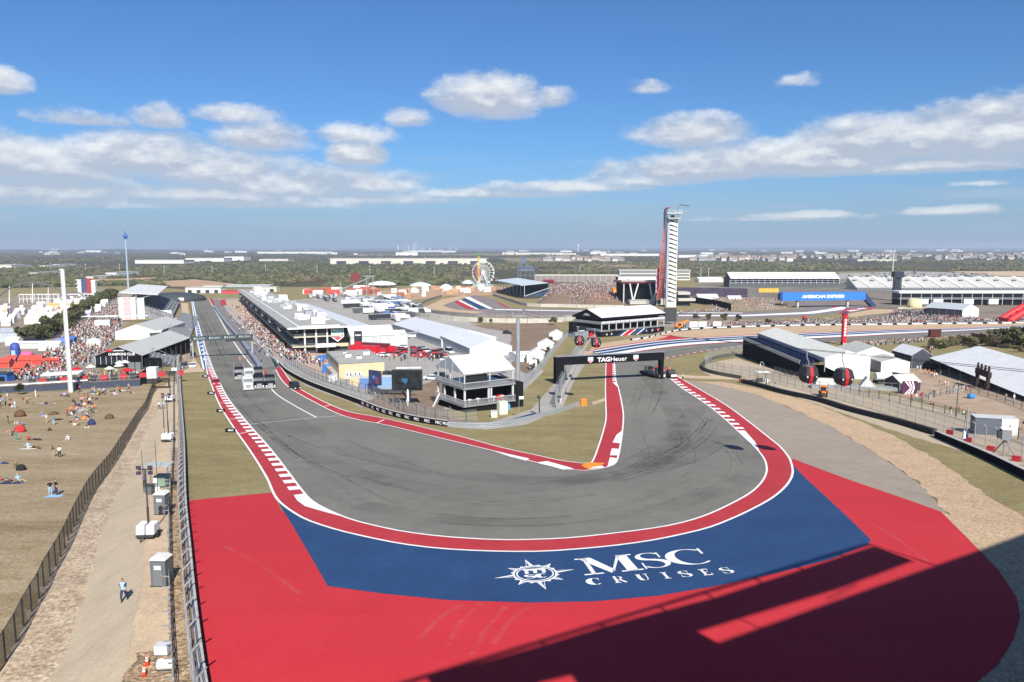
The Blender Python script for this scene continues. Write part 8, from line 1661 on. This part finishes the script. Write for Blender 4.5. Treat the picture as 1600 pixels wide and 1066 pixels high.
def crowd_things(poly,n,dmin,poses,where,seed,at=None):
 pts=scatter(poly,n,dmin,seed)
 for i,(x,y)in enumerate(pts):
  a,c_=cyc[(i*7+seed)%24];ps=poses[(i//24+i)%len(poses)]
  person(0,0,ps,a,c_,where,rp.uniform(-1.5,3.2),p=Vector((x,y,g(y)+(at or 0))))
crowd_things([(106,656),(118,626),(142,626),(156,650),(142,658),(118,659)],34,.9,['sitting','hunched','lying','standing'],'in the crowded picnic group',5)
crowd_things([(120,624),(124,612),(150,614),(150,626),(135,628)],14,1.0,['sitting','standing','lying','hunched'],'in the picnic group below terrace',11)
crowd_things([(-6,640),(-4,624),(10,622),(20,630),(18,640)],13,.9,['standing','hunched','standing'],'grouped at the left lawn edge',17)
crowd_things([(152,619),(155,612),(206,609),(206,616)],18,1.1,['sitting','lying','standing'],'along the foot of the bar terrace',3)
TERR=A8.z+1.0-g(G(150,598).y)
crowd_things([(112,606),(116,594),(222,588),(226,600)],62,.95,['standing','standing','walking'],'on the crowded bar terrace',23,.9)
crowd_things([(20,600),(60,600),(104,598),(104,585),(60,583),(24,590)],22,1.3,['standing','walking'],'between the red tents and the terrace',29)
for a in((1424,628,'standing','red','black'),(1431,627,'standing','white','grey'),(1438,626,'standing','red','tan'),(1441,624,'walking','red','navy'),(1446,626,'bending','black','tan'),(1454,623,'standing','navy','white'),(1459,621,'standing','black','black'),(1455,633,'hunched','pink','brown')):person(*a,'in red group by plaza fence',2.5)
for a in((1468,604,'standing','brown','tan'),(1476,604,'walking','white','pink'),(1481,603,'walking','tan','white'),(1484,617,'standing','grey','navy'),(1490,616,'standing','pale blue','grey'),(1492,608,'standing','black','tan'),(1498,606,'standing','white','black'),(1502,610,'standing','black','navy'),(1507,608,'bending','grey','white'),(1511,613,'walking','pink','tan'),(1516,615,'standing','red','black'),(1494,613,'walking','white','pale blue')):person(*a,'in the plaza near the blue drum',1.0)
for a in((1433,580,'walking','white','tan'),(1438,579,'walking','pale blue','white'),(1445,585,'walking','orange','tan'),(1451,586,'walking','orange','brown'),(1456,589,'standing','pink','navy'),(1460,588,'standing','red','white'),(1463,592,'standing','white','grey'),(1469,588,'standing','black','green')):person(*a,'by the corner of the biggest marquee',.5)
for a in((1485,648,'standing','brown','white','left of the site container',2.5,0),(1499,647,'standing','orange','tan','left of the site container',2,1),(1505,648,'hunched','white','black','left of the site container',2,2),(1571,626,'walking','tan','grey','before the biggest marquee',.4,1),(1584,628,'standing','white','white','before the biggest marquee',.4,2),(1598,672,'standing','black','tan','at the right edge beside the container',.4,0),(1067,594,'standing','white','black','beside the right hand parade truck',2.0,1),(1197,602,'standing','black','navy','in the marshal shelter',2,1),(1202,603,'standing','white','grey','in the marshal shelter',2,2),(1211,606,'standing','blue','pale blue','right of the marshal shelter',2,0),(226,762,'standing','purple','black','by the bin under the light tower',1,0),(402,571,'standing','black','grey','on the end of the pit wall',1,0),(408,566,'standing','grey','black','on the end of the pit wall',1,1),(406,575,'standing','black','navy','on the end of the pit wall',1,0),(375,565,'standing','orange','tan','on the track behind the lorries',0,0),(384,565,'standing','pink','brown','on the track behind the lorries',0,1)):person(*a)
# riders on the two parade trucks stand on the beds
for k,t in enumerate(PT):
 bpy.context.view_layer.update()
 for i in range(9):a,c_=cyc[(i*5+k*11)%24];person(0,0,'standing','red' if i%3==0 else a,c_,'riding on the %s parade truck'%('left','right')[k],.4,p=t.matrix_world@Vector((-.8+.8*(i%3),3.0+1.9*(i//3),1.1)))
crowd_things([(1332,541),(1336,536),(1420,533.5),(1445,532.5),(1445,536),(1400,540)],40,1.5,['standing','walking'],'in the row inside turn two',31)
# ---------------------------------------------------------------- the rest of the crowd as one mass
cv,cf_,cm_=[],[],[]
CS=[pm(c)for c in('white','black','red','navy','grey','grey','white','pink','tan','brown','black','white','black','brown')]
CT=[pm(c)for c in('black','navy','tan','grey','pale blue')];CM_=CS+CT+[skinm,hairm[0],hairm[2]]
rc=random.Random(99)
def figure(p,sit=False,shirts=None):
 a=rc.uniform(0,6.28);ca,sa=cos(a),sin(a);h=rc.uniform(.9,1.08);lz=.25 if sit else .85
 def ring(z,w,d):return[(p.x+(x*w*ca-y*d*sa),p.y+(x*w*sa+y*d*ca),p.z+z*h)for x,y in((-1,-1),(1,-1),(1,1),(-1,1))]
 def loft(rs,m_):
  k=len(cv);[cv.extend(r)for r in rs]
  for j in range(len(rs)-1):
   for i in range(4):cf_.append((k+j*4+i,k+j*4+(i+1)%4,k+j*4+4+(i+1)%4,k+j*4+4+i));cm_.append(m_)
  cf_.append(tuple(k+(len(rs)-1)*4+i for i in range(4)));cm_.append(m_)
 if not sit:
  for s in(-1,1):
   q=[(p.x+(s*.1+x*.07)*ca-y*.08*sa,p.y+(s*.1+x*.07)*sa+y*.08*ca)for x,y in((-1,-1),(1,-1),(1,1),(-1,1))];k=len(cv)
   cv.extend([(*u,p.z)for u in q]+[(*u,p.z+.88*h)for u in q]);cm_.extend([CT_I]*4);cf_.extend([(k+i,k+(i+1)%4,k+4+(i+1)%4,k+4+i)for i in range(4)])
 sh_=rc.choice(shirts)if shirts else rc.randrange(len(CS))
 loft([ring(lz,.17,.11),ring(lz+.3,.22,.13),ring(lz+.52,.19,.11),ring(lz+.58,.06,.06)],sh_)
 loft([ring(lz+.58,.07,.08),ring(lz+.68,.1,.1),ring(lz+.74,.1,.1)],len(CS)+len(CT));loft([ring(lz+.74,.105,.11),ring(lz+.83,.07,.07)],len(CS)+len(CT)+(1 if rc.random()<.7 else 2))
def fill(poly,n,d,sit=.0,shirts=None,dz=0):
 global CT_I
 for x,y in scatter(poly,n,d,n):
  CT_I=len(CS)+rc.randrange(len(CT));figure(Vector((x,y,g(y)+dz)),rc.random()<sit,shirts)
CT_I=0
fill([(62,562),(85,535),(112,515),(138,500),(165,482),(186,486),(192,505),(178,533),(152,562),(128,573),(100,580),(70,590)],1900,.95)
fill([(160,482),(185,470),(188,484),(170,490)],120,1.6)
fill([(372,497),(398,500),(440,535),(462,552),(520,566),(505,575),(455,564),(440,561),(415,541),(395,522)],900,.9);fill([(362,478),(385,480),(455,545),(440,548),(395,505)],160,1.6)
fill([(540,560),(620,556),(690,560),(690,566),(560,566)],60,1.5)
fill([(352,486),(372,505),(396,528),(425,556),(430,566),(404,552),(380,525),(356,494)],130,1.6)
fill([(1060,508),(1190,505),(1400,503),(1600,501),(1600,503.5),(1400,505.5),(1200,508.5),(1060,513)],560,.9)
fill([(1380,500),(1400,484),(1470,486),(1510,494),(1530,500),(1600,499),(1600,502),(1400,504)],900,1.0)
fill([(1160,506),(1300,500),(1390,498),(1390,503),(1200,508)],240,1.2);fill([(1420,570),(1440,555),(1460,545),(1450,560),(1436,575)],36,1.2)
fill([(1330,540),(1445,533),(1445,535),(1360,541)],50,1.2);fill([(0,596),(100,592),(112,575),(60,578),(0,590)],110,1.4)
fill([(255,566),(274,566),(280,500),(268,500)],60,2.5,.8,dz=1.6)
for _ in range(2300):
 u,s=rc.uniform(.02,.98),rc.random();s=.12+.88*s**.6 if u>.35 else .5+.5*s
 CT_I=len(CS)+rc.randrange(len(CT));figure(bank1(u,s),rc.random()<.5,[2,2,7,7,0]if(.55<u<.8 and s<.5)else None)
for _ in range(420):CT_I=len(CS)+rc.randrange(len(CT));figure(bank2(rc.uniform(.03,.97),rc.random()**.8),rc.random()<.6)
cb_=bpy.data.objects['dark_terrace']if 'dark_terrace' in bpy.data.objects else None
fill([(835,466),(905,448),(985,445),(985,452),(900,460)],700,1.6,dz=6);fill([(1062,488),(1140,484),(1140,486),(1062,491)],150,1.3)
me=bpy.data.meshes.new('crowd');me.from_pydata(cv,[],cf_);[me.materials.append(m_)for m_ in CM_];me.polygons.foreach_set('material_index',cm_);me.update()
o=link(bpy.data.objects.new('crowd',me));o['kind']='stuff';o['label']='dense crowds of spectators around the circuit'
# things on the lawn
def dome(px,py,w,h,m_,lb,nm='popup_tent',cat='tent'):
 b=MB();b.lathe([(w/2,0),(w*.47,h*.45),(w*.3,h*.82),(w*.06,h)],(0,0,0),m_,9);b.v=[(x,y*.75+z*.15,z)for x,y,z in b.v];o=b.build(nm,None,True);o.location=G(px,py);tag(o,lb,cat)
dome(31,651,2.2,1.35,pm('brown'),'brown pop up tent on the lawn');dome(31,675,2.0,1.2,pm('red'),'red pop up tent on the left of the lawn');dome(143,664,1.5,1.1,pm('navy'),'blue pop up tent right of the picnic group');dome(131,655,1.2,.6,pm('orange'),'orange sunshade in the picnic group');dome(171,654,1.8,.9,pm('brown'),'dark bundle lying alone right on the lawn','bundle','bag');dome(33,735,1.3,.8,pm('black'),'large dark bag on the lower left of the lawn','bag','bag')
p=G(85,658);t=thing('umbrella','dark brown umbrella standing on the lawn','umbrella',p,.2);b=MB();b.lathe([(1.05,1.3),(.98,1.36),(.5,1.72),(.03,1.85)],(0,0,0),pm('brown'),8);b.build('canopy',t);b=MB();b.tube((0,0,0),(0,0,1.8),.025,steel,5);b.build('pole',t)
for q,w,d,c_,lb in(((84,776),1.9,1.4,'pale blue','pale blue blanket under the two women lowest on the lawn'),((44,702),2.6,1.0,'white','white blanket left on the lawn'),((130,659),2.2,1.6,'tan','tan blanket at the edge of the picnic group'),((18,755),2.6,1.5,'navy','navy blanket at the lower left of the lawn'),((74,634),3.4,1.3,'grey','grey blanket under the lying trio')):
 p=G(*q);sheet('blanket',[[Vector((p.x-w/2,p.y-d/2)),Vector((p.x+w/2,p.y-d/2+.2)),Vector((p.x+w/2-.1,p.y+d/2)),Vector((p.x-w/2+.2,p.y+d/2-.1))]],pm(c_),.05,None,None);o=[x for x in COL.objects if x.name.startswith('blanket')][-1];tag(o,lb,'blanket')
# ---------------------------------------------------------------- air
hb=MB();hb.bx(-48000,48000,-400,44000,-125,110);hzo=hb.build('haze');hzo['kind']='stuff';hzo['label']='pale blue haze over the plain'
hm=bpy.data.materials.new('haze');hm.use_nodes=True;q=hm.node_tree;q.nodes.clear();ov=q.nodes.new('ShaderNodeOutputMaterial');pv=q.nodes.new('ShaderNodeVolumePrincipled');q.links.new(pv.outputs[0],ov.inputs['Volume'])
pv.inputs['Color'].default_value=(.70,.82,1.0,1);pv.inputs['Density'].default_value=8e-5;pv.inputs['Anisotropy'].default_value=.1
hzo.data.materials.clear();hzo.data.materials.append(hm)
